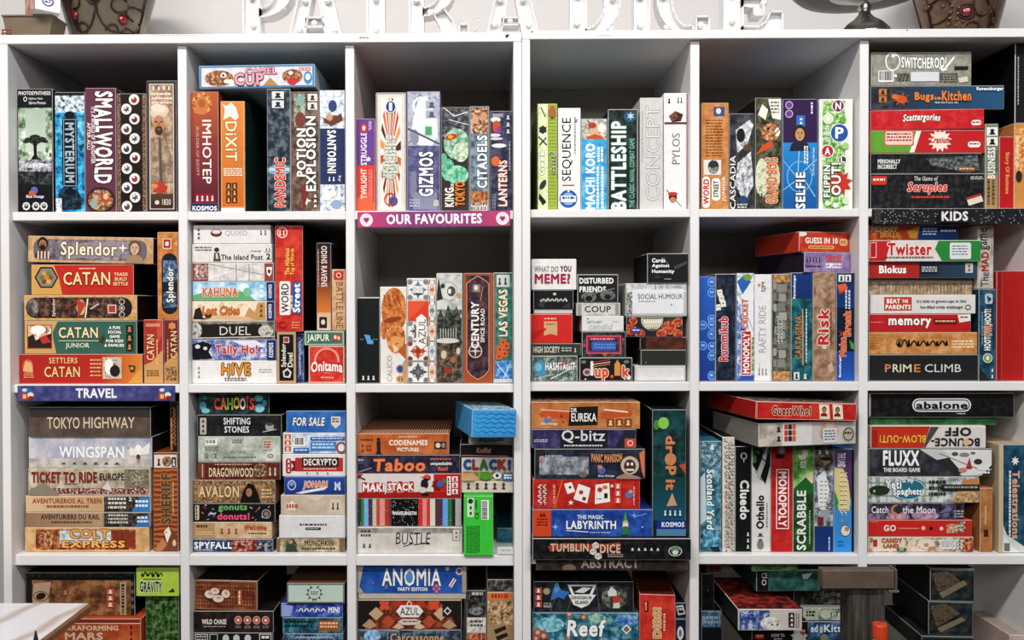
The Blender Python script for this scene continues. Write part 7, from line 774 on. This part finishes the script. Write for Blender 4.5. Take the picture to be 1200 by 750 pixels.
sign(20.5, 452, 205, 470, '47487c', 'violet blue strip sign reading travel, with small vehicle pictures at both ends', N(21, 452.5, 204.5, 469.5, '3f4074', '4b4c82', '5e5f94', 30), T('TRAVEL', 89, 455, 137, 466.5, 'ece8ee', b=.045),
     *[q for x in (32, 193) for q in (R(x - 7, 460, x + 3, 468.5, 'b8442f', n='vehicle_picture'), P('3a6aa8', x - 6, 460, x - 2, 454, x + 4, 455, x + 7, 460, n='vehicle_picture'), E(x + 4, 463, 3.6, 3.4, 'e0dcd8', n='vehicle_picture'), E(x - 3, 457, 3, 2, 'd8d4d8', n='vehicle_picture'), R(x - 5, 462, x - 1, 467, 'e0b890', n='vehicle_picture'), R(x + 2, 464, x + 7, 468.5, '8a2f2a', n='vehicle_picture'))])
sign(1022, 244.5, 1207, 263, '26262a', 'black strip sign with white dots and capitals reading kids', *[E(1023 + rnd.random() * 182, 245.5 + rnd.random() * 16.5, .6, .6, 'a8a6a8') for _ in range(150)], R(1098, 246.5, 1136, 261.5, '222226'), T('KIDS', 1101, 248, 1132, 259.5, 'e4e0e2', b=.045), N(1022.5, 245, 1030, 262.5, '3a2a2c', '55484a', '26262a', 90))
sign(628, 655, 808, 668.5, '5a4a45', 'dark brown strip sign half covered by the wide black box above', N(628.5, 655.5, 807.5, 668, '4a3e3a', '5c4e49', '6d5f5b', 40), T('ABSTRACT', 681, 654, 749, 666, 'efe0cc', b=.03), E(667, 666, 8, 5, 'b8a68e'))

# ------------------------------------------------------------------ white marquee letters along the top
M_LETTER = plain_mat('white_enamel', 'e6e5e4', 0.3, 0, 0.02, 6, 0.5)
M_BULB = plain_mat('frosted_bulb', 'efeeea', 0.22, 0, 0.02, 6, 0.6)
_bb = bmesh.new(); bmesh.ops.create_uvsphere(_bb, u_segments=16, v_segments=10, radius=.0072); _bm = bmesh.new(); lathe(_bm, [(.0058, 0), (.0058, .008)], 14)
ME_BULB = bpy.data.meshes.new('bulb'); _bb.to_mesh(ME_BULB); _bb.free(); ME_BULB.materials.append(M_BULB)
for p in ME_BULB.polygons: p.use_smooth = True
_bm.free()
def prism(bm, pts, y0, y1):
    a = [bm.verts.new((x, y0, z)) for x, z in pts]; b = [bm.verts.new((x, y1, z)) for x, z in pts]; n = len(pts)
    bm.faces.new(a); bm.faces.new(b[::-1])
    for i in range(n): bm.faces.new((a[i], b[i], b[(i + 1) % n], a[(i + 1) % n]))
def arc(cx, cy, rx, ry, a0, a1, k=12):
    return [(cx + rx * math.cos(math.radians(a0 + (a1 - a0) * i / k)), cy + ry * math.sin(math.radians(a0 + (a1 - a0) * i / k))) for i in range(k + 1)]
def ringpoly(cx, cy, rx, ry, ix, iy, a0, a1): return arc(cx, cy, rx, ry, a0, a1) + arc(cx, cy, ix, iy, a1, a0)
YL = 0.035
def letter(ch, label, strokes, bulbs, base_px):
    xs = [p[0] for s in strokes for p in s]; xc = (min(xs) + max(xs)) / 2
    zb = zpx(xc, base_px, 0) + .0003; z38 = zpx(xc, 38, YL); x0 = W(xc, 30, YL)[0]
    root = empty('marquee_letter', (x0, YL, zb), label, 'letter', 'marquee letters along the top of the shelves')
    k = (CAM.y - YL) / -F
    f = lambda p: ((p[0] - xc) * k, (38 - p[1]) * k)
    bm = bmesh.new()
    for s in strokes:
        q = [f(p) for p in s]
        prism(bm, q, .014, .042)                          # channel floor and body
        for i in range(len(q)):                           # raised rim round the stroke
            a, b = Vector(q[i]), Vector(q[(i + 1) % len(q)]); d = b - a
            if d.length < 1e-5: continue
            n = Vector((-d.y, d.x)).normalized() * .0011; e = d.normalized() * .0009
            prism(bm, [tuple(a - e + n), tuple(b + e + n), tuple(b + e - n), tuple(a - e - n)], 0, .0142)
    bm_obj('letter_body', bm, M_LETTER, root)
    for p in bulbs:
        o = bpy.data.objects.new('bulb', ME_BULB); C.objects.link(o); o.parent = root; x, z = f(p); o.location = (x, .0085, z)
    return root
def rect(x0, x1, y0, y1): return [(x0, y0), (x1, y0), (x1, y1), (x0, y1)]
letter('P', 'white marquee letter P, leftmost on top of the shelves', [rect(285, 304, -50, 38), ringpoly(304, -19, 38, 31, 19, 21, -90, 90)], [(295, 20), (294, -12), (331, 1)], 39.3)
letter('A', 'white marquee letter A between the letters P and I', [[(338, 38), (356, 38), (372, -50), (360, -50)], [(382, 38), (401, 38), (380, -50), (366, -50)], rect(357, 379, 13, 24)], [(349.5, 25), (367.5, 18.5), (390, 26), (357, -8), (383, -8)], 39.2)
letter('I', 'white marquee letter I between the letters A and R on the left', [rect(430, 450, -50, 38)], [(440, 25), (440, -10)], 39.2)
letter('R', 'white marquee letter R with a bent leg, fourth from left', [rect(480, 496, -50, 38), ringpoly(496, -22, 37, 33, 20, 24, -90, 90), [(508, 8), (520, 3), (530, 16), (536, 32), (536, 38), (520, 38), (516, 24)], rect(538.5, 548.5, 21, 38)], [(487, 27), (504, 6), (522, 28), (543, 32), (488, -8)], 38.9)
letter('A', 'white marquee letter A between the letters R and D', [[(570, 38), (586, 38), (602, -50), (590, -50)], [(613, 38), (632, 38), (611, -50), (597, -50)], rect(587, 608, 14, 22)], [(580, 20), (598, 16), (619.5, 20), (587, -8), (613, -8)], 38.4)
letter('D', 'white marquee letter D with a round bowl', [rect(669, 687, -50, 37), ringpoly(687, -6, 40, 43, 22, 34, -90, 90)], [(677, 20), (716, 27), (678, -12), (719, -8)], 37.2)
letter('I', 'white marquee letter I between the letters D and C', [rect(744, 761, -50, 36.5)], [(752, 23), (752, -10)], 36.4)
letter('C', 'white marquee letter C between the letters I and E', [ringpoly(806, -8, 36, 44, 19, 34, 75, 285), rect(816, 831, 15, 36)], [(783, 26), (822, 24), (779, -10)], 36.0)
letter('E', 'white marquee letter E, rightmost on top of the shelves', [rect(849, 871, -50, 35.5), [(871, 27), (891, 27), (899, 20), (903, 10), (917, 10), (917, 35.5), (871, 35.5)], [(871, -8), (895, -8), (895, 14), (884, 14), (883, 5), (871, 3)], [(871, -50), (914, -50), (914, -28), (903, -28), (898, -36), (890, -40), (871, -40)]], [(860, 19), (860, -12), (896, -1), (909, 29)], 35.4)
bm = bmesh.new(); k_ = (CAM.y - .06) / -F
tube(bm, [(x_, .075, z_) for x_, z_ in [W(u, v, .075) for u, v in ((548, 36.8), (551, 26), (557, 20), (562, 20), (563.5, 25), (561, 32), (556, 37.2))]], .0012, 6)
tag(bm_obj('power_cord', bm, plain_mat('white_cord', 'c9c7c4', .5), None, True), 'thin white cord looped beside the foot of the letter R', 'cord')

# ------------------------------------------------------------------ lanterns, pedestal dish and boxes on the top
M_WIRE = plain_mat('dark_bronze_wire', '3a2620', 0.4, 0.6, 0.2, 30)
M_GLASS = new_mat('smoky_glass', 0.15, 0, 0.5)[0]
_p = M_GLASS.node_tree.nodes['Principled BSDF']; _p.inputs['Base Color'].default_value = lin('6f6555') + (1,); _p.inputs['Transmission Weight'].default_value = 0.35; _p.inputs['Roughness'].default_value = 0.25
M_JEWEL = plain_mat('red_jewel', '7a1018', 0.1, 0, 0.3, 40, 0.8)
M_BRONZE = plain_mat('hammered_bronze', '6d5644', 0.3, 0.55, 0.5, 60)
def lantern(cx, yb, base_v, r_px, rt_px, label, wires, jewels, body, petals=()):
    x0, _ = W(cx, 20, yb); zb = zpx(cx, base_v, 0) + .0004
    k = (CAM.y - yb) / -F; h = .24
    rb, slope = r_px * k, (rt_px - r_px) / 38.0          # radius grows upward
    zref = W(cx, 38, yb)[1] - zb
    rad = lambda z: rb + slope * (min(z, .25) - zref)
    root = empty('candle_lantern', (x0, yb, zb), label, 'lantern', 'candle lanterns on top of the shelves')
    bm = bmesh.new(); n = 8
    lathe(bm, [(rad(0) * .9, 0.002)] + [(rad(h * i / n), h * i / n + .002) for i in range(n + 1)] + [(rad(h) * .9, h + .02), (rad(h) * .6, h + .045), (.012, h + .07), (.002, h + .09)], 44)
    bm_obj('lantern_body', bm, body, root, True)
    for z, nm in ((.004, 'foot_ring'), (h, 'rim')):
        bm = bmesh.new(); tube(bm, [(rad(z) * 1.01 * math.cos(a * math.pi / 18), rad(z) * 1.01 * math.sin(a * math.pi / 18), z + .002) for a in range(36)], .0035, 6, True)
        bm_obj(nm, bm, M_WIRE, root, True)
    def on(px, py, lift=.0015):
        y = yb
        for _ in range(6):
            X, Z = W(px, py, y); z = max(.003, Z - zb); r = rad(z) + lift; s = max(-.98, min(.98, (X - x0) / r)); y = yb - r * math.sqrt(1 - s * s)
        return (r * s, y - yb, z)
    bm = bmesh.new()
    for w in wires:
        pts = [on(px, py) for px, py in w]; tube(bm, pts, .0022, 6)
    for q in range(5, 16):                                # the ribs go round the back too
        a = q * math.pi * 2 / 16; tube(bm, [(rad(z) * 1.01 * math.cos(a + math.pi * .1), rad(z) * 1.01 * math.sin(a + math.pi * .1) * (1 if math.sin(a) > -2 else 1), z) for z in (.004, .08, .16, h)], .0016, 6) if math.sin(a + math.pi * .1) > .1 else None
    bm_obj('wire_scrollwork', bm, M_WIRE, root, True)
    for px, py, rx, ry in jewels:
        c = Vector(on(px, py, .002)); nrm = Vector((c.x, c.y, 0)).normalized()
        bm = bmesh.new(); bmesh.ops.create_uvsphere(bm, u_segments=16, v_segments=10, radius=1.0)
        t_ = Vector((0, 0, 1)).cross(nrm); M = Matrix((t_ * rx * k, Vector((0, 0, 1)) * ry * k, nrm * .004)).transposed().to_4x4(); M.translation = c
        bmesh.ops.transform(bm, matrix=M, verts=bm.verts[:]); bm_obj('jewel', bm, M_JEWEL, root, True)
        bm = bmesh.new(); tube(bm, [tuple(c + t_ * (rx + .8) * k * math.cos(a * math.pi / 10) + Vector((0, 0, 1)) * (ry + .8) * k * math.sin(a * math.pi / 10)) for a in range(20)], .0016, 6, True); bm_obj('jewel_setting', bm, M_WIRE, root, True)
    for px, py, rx, ry in petals:
        c = Vector(on(px, py, .001)); nrm = Vector((c.x, c.y, 0)).normalized(); t_ = Vector((0, 0, 1)).cross(nrm)
        bm = bmesh.new(); bmesh.ops.create_uvsphere(bm, u_segments=10, v_segments=6, radius=1.0); M = Matrix((t_ * rx * k, Vector((0, 0, 1)) * ry * k, nrm * .004)).transposed().to_4x4(); M.translation = c
        bmesh.ops.transform(bm, matrix=M, verts=bm.verts[:]); bm_obj('bead', bm, body, root, True)
ci = lambda x, y, rx, ry, a0=0, a1=330: arc(x, y, rx, ry, a0, a1, 16)
lantern(125, .2, 39, 42, 52, 'bronze scrollwork lantern with red jewels, beside the cardboard box on the left', [ci(97, 6, 14, 32, 0, 360), ci(140, 2, 28, 36, 0, 360), ci(139, 5, 9, 9), ci(155, 13, 9, 9, 120, 460), ci(131, 35, 7, 7, 180, 480), ci(147, 37, 5, 5, 180, 420), ci(97, 33, 6, 7, 150, 400), ci(88, 2, 5, 8, -90, 120), [(76, -10), (84, 12), (91, 36)], [(171, -10), (168, 12), (160, 36)], [(79, -8), (88, 20), (95, 37)], ci(109, -6, 8, 10, 0, 200)], [(87.5, 17.5, 3.6, 5.4), (143, 22, 4.6, 4.6), (109, -4, 4, 3)], M_GLASS)
lantern(1126, .285, 34.5, 38, 47, 'bronze beaded lantern with red jewels, right of the silver pedestal dish', [[(1080, -8), (1086, 14), (1092, 32)], [(1168, -8), (1164, 14), (1158, 32)], ci(1133, 13, 10, 9, 0, 360), ci(1108, 8, 8, 14, 0, 360), ci(1150, 6, 9, 12, 0, 360), ci(1140, 30, 7, 5, 180, 400), ci(1088, 12, 4, 8, 0, 360), ci(1091, 26, 3, 6, 0, 360), ci(1163, 20, 3, 8, 0, 360)], [(1133, 13, 5.4, 4.6), (1093.5, 2, 4, 3.2)], M_BRONZE, [(1110 + (i * 7) % 22, 4 + i * 2.3, 2.2, 1.8) for i in range(13)])
M_SILVER = plain_mat('polished_silver', 'b8b4ac', 0.3, 1.0, 0.08, 10)
M_DISH = plain_mat('dark_dish_underside', '161615', 0.35, 0.0, 0.2, 10)
def pedestal():
    yb = .066; k = (CAM.y - yb) / -F; x0 = W(1013, 30, yb)[0]; zb = zpx(1013, 33.5, 0) + .0004
    root = empty('pedestal_dish', (x0, yb, zb), 'silver pedestal dish on a round foot, right of the letter E', 'dish')
    bm = bmesh.new(); lathe(bm, [(.001, .0), (31 * k, 0), (31 * k, .004), (28 * k, .008), (27 * k, .016), (20 * k, .03), (11 * k, .042), (6.5 * k, .052), (6 * k, .06), (8 * k, .066), (6 * k, .072), (9 * k, .076), (24 * k, .088), (39 * k, .0965)], 44); bm_obj('stem', bm, M_SILVER, root, True)
    bm = bmesh.new(); lathe(bm, [(z_r * k, z_z - .009) for z_r, z_z in ((38, .105), (60, .106), (74, .110), (80, .120), (79, .124), (74, .121), (58, .114), (30, .112), (.02, .111))], 48); bm_obj('dish', bm, M_DISH, root, True)
pedestal()
M_TUB = plain_mat('smoky_plastic', '746654', 0.15, 0, 0.12, 8, 0.6)
def tub():
    yb = .07; xa, xb = W(3, 25, yb)[0], W(62, 25, yb)[0]; zb = zpx(30, 38.4, 0) + .0004; zt = W(30, 17.5, yb)[1]
    root = empty('storage_tub', ((xa + xb) / 2, yb, zb), 'smoky brown plastic tub at the left end of the top board', 'tub'); h = zt - zb; w = xb - xa
    bm = bmesh.new()
    prism(bm, [(-w / 2 + .012, 0), (w / 2 - .012, 0), (w / 2, h - .004), (-w / 2, h - .004)], 0, .056); bm_obj('tub_body', bm, M_TUB, root)
    bm = bmesh.new(); bm_box(bm, -w / 2 - .002, w / 2 + .002, -.003, .059, h - .0038, h, .001); bm_obj('tub_lid', bm, M_TUB, root)
    q = math.radians(38); x1, z1 = W(41, 11, .035)
    r2 = empty('cardboard_box', (x1, .035, zb + h + .0004), 'pink and white box with a blue round logo on the smoky tub', 'box', None, (0, 0, q))
    # the nearest edge is the origin: one face runs right and back, the other left and back
    wr, wl, hh = .049, .12, .11
    me = card_box_mesh('carton', 0, wr, wl, hh, 'e4e2e2', 'c98f7c', 'dcdad8', .3, [M_CARD]); o = bpy.data.objects.new('carton', me); C.objects.link(o); o.parent = r2
    s = wr / 30.
    deco_objects([O(15, 8, 7, 6.5, 1.6, '2a4a8a', n='round_logo'), L(11, 5, 19, 11, 2, '2a4a8a', n='round_logo')], lambda px, py, kk: (px * s, -.0002 - kk * .0001, .034 - py * s + .0), r2)
    deco_objects([N(0, 0, 60, 80, 'b5705c', 'd0998a', 'e4c4b8', 25)], lambda px, py, kk: (-.0002, .003 + px / 60 * (wl - .006), .003 + (80 - py) / 80 * (hh - .006)), r2)
tub()
bm = bmesh.new(); zz = zpx(6, 38.4, 0)
for dx in (0, .0085, .017): tube(bm, [(W(3, 30, .03)[0] + dx, .03, zz + .0018), (W(3, 30, .03)[0] + dx, .03, zz + .016)], .0016, 6)
for dz in (.0018, .009, .016): tube(bm, [(W(3, 30, .03)[0] - .001, .03, zz + dz), (W(3, 30, .03)[0] + .018, .03, zz + dz)], .0016, 6)
tag(bm_obj('lattice_ornament', bm, plain_mat('red_brown_wood', '7a3a2a', .5), None, True), 'tiny red brown lattice ornament at the far left of the top board', 'ornament')

# ------------------------------------------------------------------ in front of the shelves: wooden stand with a bottle, marble table
M_OLD = bpy.data.materials.new('weathered_wood'); M_OLD.use_nodes = True
def weathered():
    nt = M_OLD.node_tree; p = nt.nodes['Principled BSDF']; p.inputs['Roughness'].default_value = .55
    tc = nt.nodes.new('ShaderNodeTexCoord'); mp = nt.nodes.new('ShaderNodeMapping'); mp.inputs['Scale'].default_value = (90, 90, 9); nz = nt.nodes.new('ShaderNodeTexNoise'); nz.inputs['Scale'].default_value = 1.0; nz.inputs['Detail'].default_value = 6
    r = nt.nodes.new('ShaderNodeValToRGB'); e = r.color_ramp.elements; e[0].position = .4; e[0].color = lin('26241f') + (1,); e[1].position = .72; e[1].color = lin('8a867a') + (1,); q = e.new(.58); q.color = lin('45423a') + (1,)
    nt.links.new(tc.outputs['Object'], mp.inputs['Vector']); nt.links.new(mp.outputs[0], nz.inputs['Vector']); nt.links.new(nz.outputs['Fac'], r.inputs['Fac']); nt.links.new(r.outputs[0], p.inputs['Base Color'])
weathered()
M_RAIL = plain_mat('brown_old_wood', '5a4c40', 0.55, 0, 0.25, 40)
def stand():
    y = -.10; xa, xb = W(961, 680, y)[0], W(1045, 680, y)[0]; pa, pb = W(994, 720, y)[0], W(1037, 720, y)[0]; zt = W(1003, 666, y)[1]; zr = W(1003, 688, y)[1]; xc = (pa + pb) / 2
    root = empty('wooden_stand', (xc, y, 0), 'dark weathered wooden stand with a wide brown cap in front of the shelves', 'stand')
    bm = bmesh.new(); bm_box(bm, xa - xc, xb - xc, -.012, .012, zr, zt, .002); bm_obj('cap_rail', bm, M_RAIL, root)
    bm = bmesh.new(); bm_box(bm, xb - xc + .0004, xb - xc + .004, -.014, .014, zr - .003, zt + .002, .0006); bm_box(bm, xb - xc - .012, xb - xc + .008, -.014, .014, zr - .006, zr - .0024, .0006); bm_obj('metal_bracket', bm, plain_mat('grey_metal', '9a968e', .35, .8), root)
    bm = bmesh.new(); bm_box(bm, pa - xc, pb - xc, 0, .04, .03, zr - .0002, .003); bm_obj('post', bm, M_OLD, root)
    bm = bmesh.new(); bm_box(bm, -.16, .16, -.14, .095, 0, .03, .004); bm_obj('foot', bm, M_OLD, root)
    zl = .44
    bm = bmesh.new(); bm_box(bm, pa - xc - .02, pb - xc + .06, -.09, -.0004, zl - .018, zl, .002); bm_obj('ledge', bm, M_RAIL, root)
    yb = -.14; xbt = W(1031, 740, yb)[0]; zt2 = W(1031, 731, yb)[1]
    r2 = empty('bottle', (xbt, yb, zl + .0004), 'bottle with an orange red cap in front of the dark wooden post', 'bottle'); h = zt2 - zl
    bm = bmesh.new(); rc = 8.3 * (CAM.y - yb) / -F
    lathe(bm, [(.001, 0), (.024, 0), (.025, .006), (.025, h - .075), (.016, h - .045), (rc * .8, h - .028), (rc * .8, h - .018)], 28); bm_obj('bottle_body', bm, plain_mat('orange_bottle', 'c8824a', .25, 0, .1, 20), r2, True)
    bm = bmesh.new(); lathe(bm, [(rc * .9, h - .026), (rc, h - .025), (rc, h - .002), (rc * .92, h), (.001, h)], 28); bm_obj('cap', bm, plain_mat('red_orange_cap', 'd0401f', .3, 0, .08, 20), r2)
stand()
M_MARBLE = bpy.data.materials.new('white_veined_marble'); M_MARBLE.use_nodes = True
def marble():
    nt = M_MARBLE.node_tree; p = nt.nodes['Principled BSDF']; p.inputs['Roughness'].default_value = .25
    tc = nt.nodes.new('ShaderNodeTexCoord'); mp = nt.nodes.new('ShaderNodeMapping'); mp.inputs['Rotation'].default_value = (0, 0, math.radians(12)); w = nt.nodes.new('ShaderNodeTexWave'); w.inputs['Scale'].default_value = 3.2; w.inputs['Distortion'].default_value = 2.5; w.inputs['Detail'].default_value = 4; w.inputs['Detail Scale'].default_value = 1.4
    r = nt.nodes.new('ShaderNodeValToRGB'); e = r.color_ramp.elements; e[0].position = 0; e[0].color = lin('b8ada4') + (1,); e[1].position = .26; e[1].color = lin('dcdbe0') + (1,); q = e.new(.12); q.color = lin('cfc9c6') + (1,)
    nt.links.new(tc.outputs['Object'], mp.inputs['Vector']); nt.links.new(mp.outputs[0], w.inputs['Vector']); nt.links.new(w.outputs['Fac'], r.inputs['Fac']); nt.links.new(r.outputs[0], p.inputs['Base Color'])
marble()
M_EDGE = plain_mat('brown_wood_edge', '8a5632', 0.4, 0, 0.25, 30)
def table():
    y1 = -.13; xr, zt = W(107.5, 706, y1); y0 = -1.25; xl = xr - 1.1
    root = empty('dining_table', (xr, y1, 0), 'white marble table top with a brown wooden edge, bottom left corner', 'table')
    bm = bmesh.new(); bm_box(bm, xl - xr, -.004, y0 - y1, -.0035, zt - .003, zt, .0008); bm_obj('marble_top', bm, M_MARBLE, root)
    bm = bmesh.new(); bm_box(bm, xl - xr - .004, 0, y0 - y1 - .004, 0, zt - .017, zt - .0032, .003, 2); bm_obj('wooden_edge', bm, M_EDGE, root)
    for x in (xl - xr + .06, -.10):
        for y in (y0 - y1 + .06, -.10):
            bm = bmesh.new(); bm_box(bm, x - .025, x + .025, y - .025, y + .025, 0, zt - .0172, .004); bm_obj('leg', bm, M_EDGE, root)
    # dark pointed tip standing on the table at the lower edge of the picture
    d_ = TW.transposed() @ (RV.transposed() @ Vector(((42 - CX) / F, (765 - CY) / F, 1))); t_ = (zt - CAM.z) / d_.z; q = CAM + d_ * t_
    bm = bmesh.new(); lathe(bm, [(.001, 0), (.008, 0), (.008, .004), (.005, .016), (.001, .036)], 20); o = bm_obj('game_pawn', bm, plain_mat('black_plastic', '26262a', .3), None, True); o.location = (q.x, q.y, zt + .0004)
    tag(o, 'black pointed game pawn on the marble table', 'game piece')
table()

# ------------------------------------------------------------------ settle the boxes on the boards and build them
settle(SHELF_Z, BOUNDS)
for _i in SIGNS: BOXES[_i]['lab'] = BOXES[_i]['lab']
build_boxes()
for o in list(bpy.data.objects):
    if o.name.startswith('shelf_sign') and o.parent is None: o['group'] = 'strip signs on the shelf edges'
    if o.get('category') in ('bin', 'tray', 'box', 'paper tag') and o.parent is None and o.get('group', '').startswith('games in'): del o['group']

# scuffs on the front edges of the top boards
for nm, pieces in (('shelving_unit', [L(421, 43.5, 433, 46, 1, '5a5652', n='scuff_mark'), P('3a3836', 592, 41, 597, 40, 596, 43, 593, 45, n='scuff_mark'), L(178, 40.8, 232, 42, 1, 'b0aaa4', n='scuff_mark')]),
                   ('shelving_unit.001', [P('5a5652', 622, 37, 625, 36, 624, 39, n='scuff_mark'), E(1063, 35.5, .9, .7, '4a4846', n='scuff_mark'), L(700, 41, 716, 42.4, 1, 'b8b4b0', n='scuff_mark')])):
    _r = bpy.data.objects[nm]
    deco_objects(pieces, lambda px, py, k, _r=_r: (W(px, py, 0)[0] - _r.location.x, -.0002 - k * .00005, W(px, py, 0)[1]), _r)
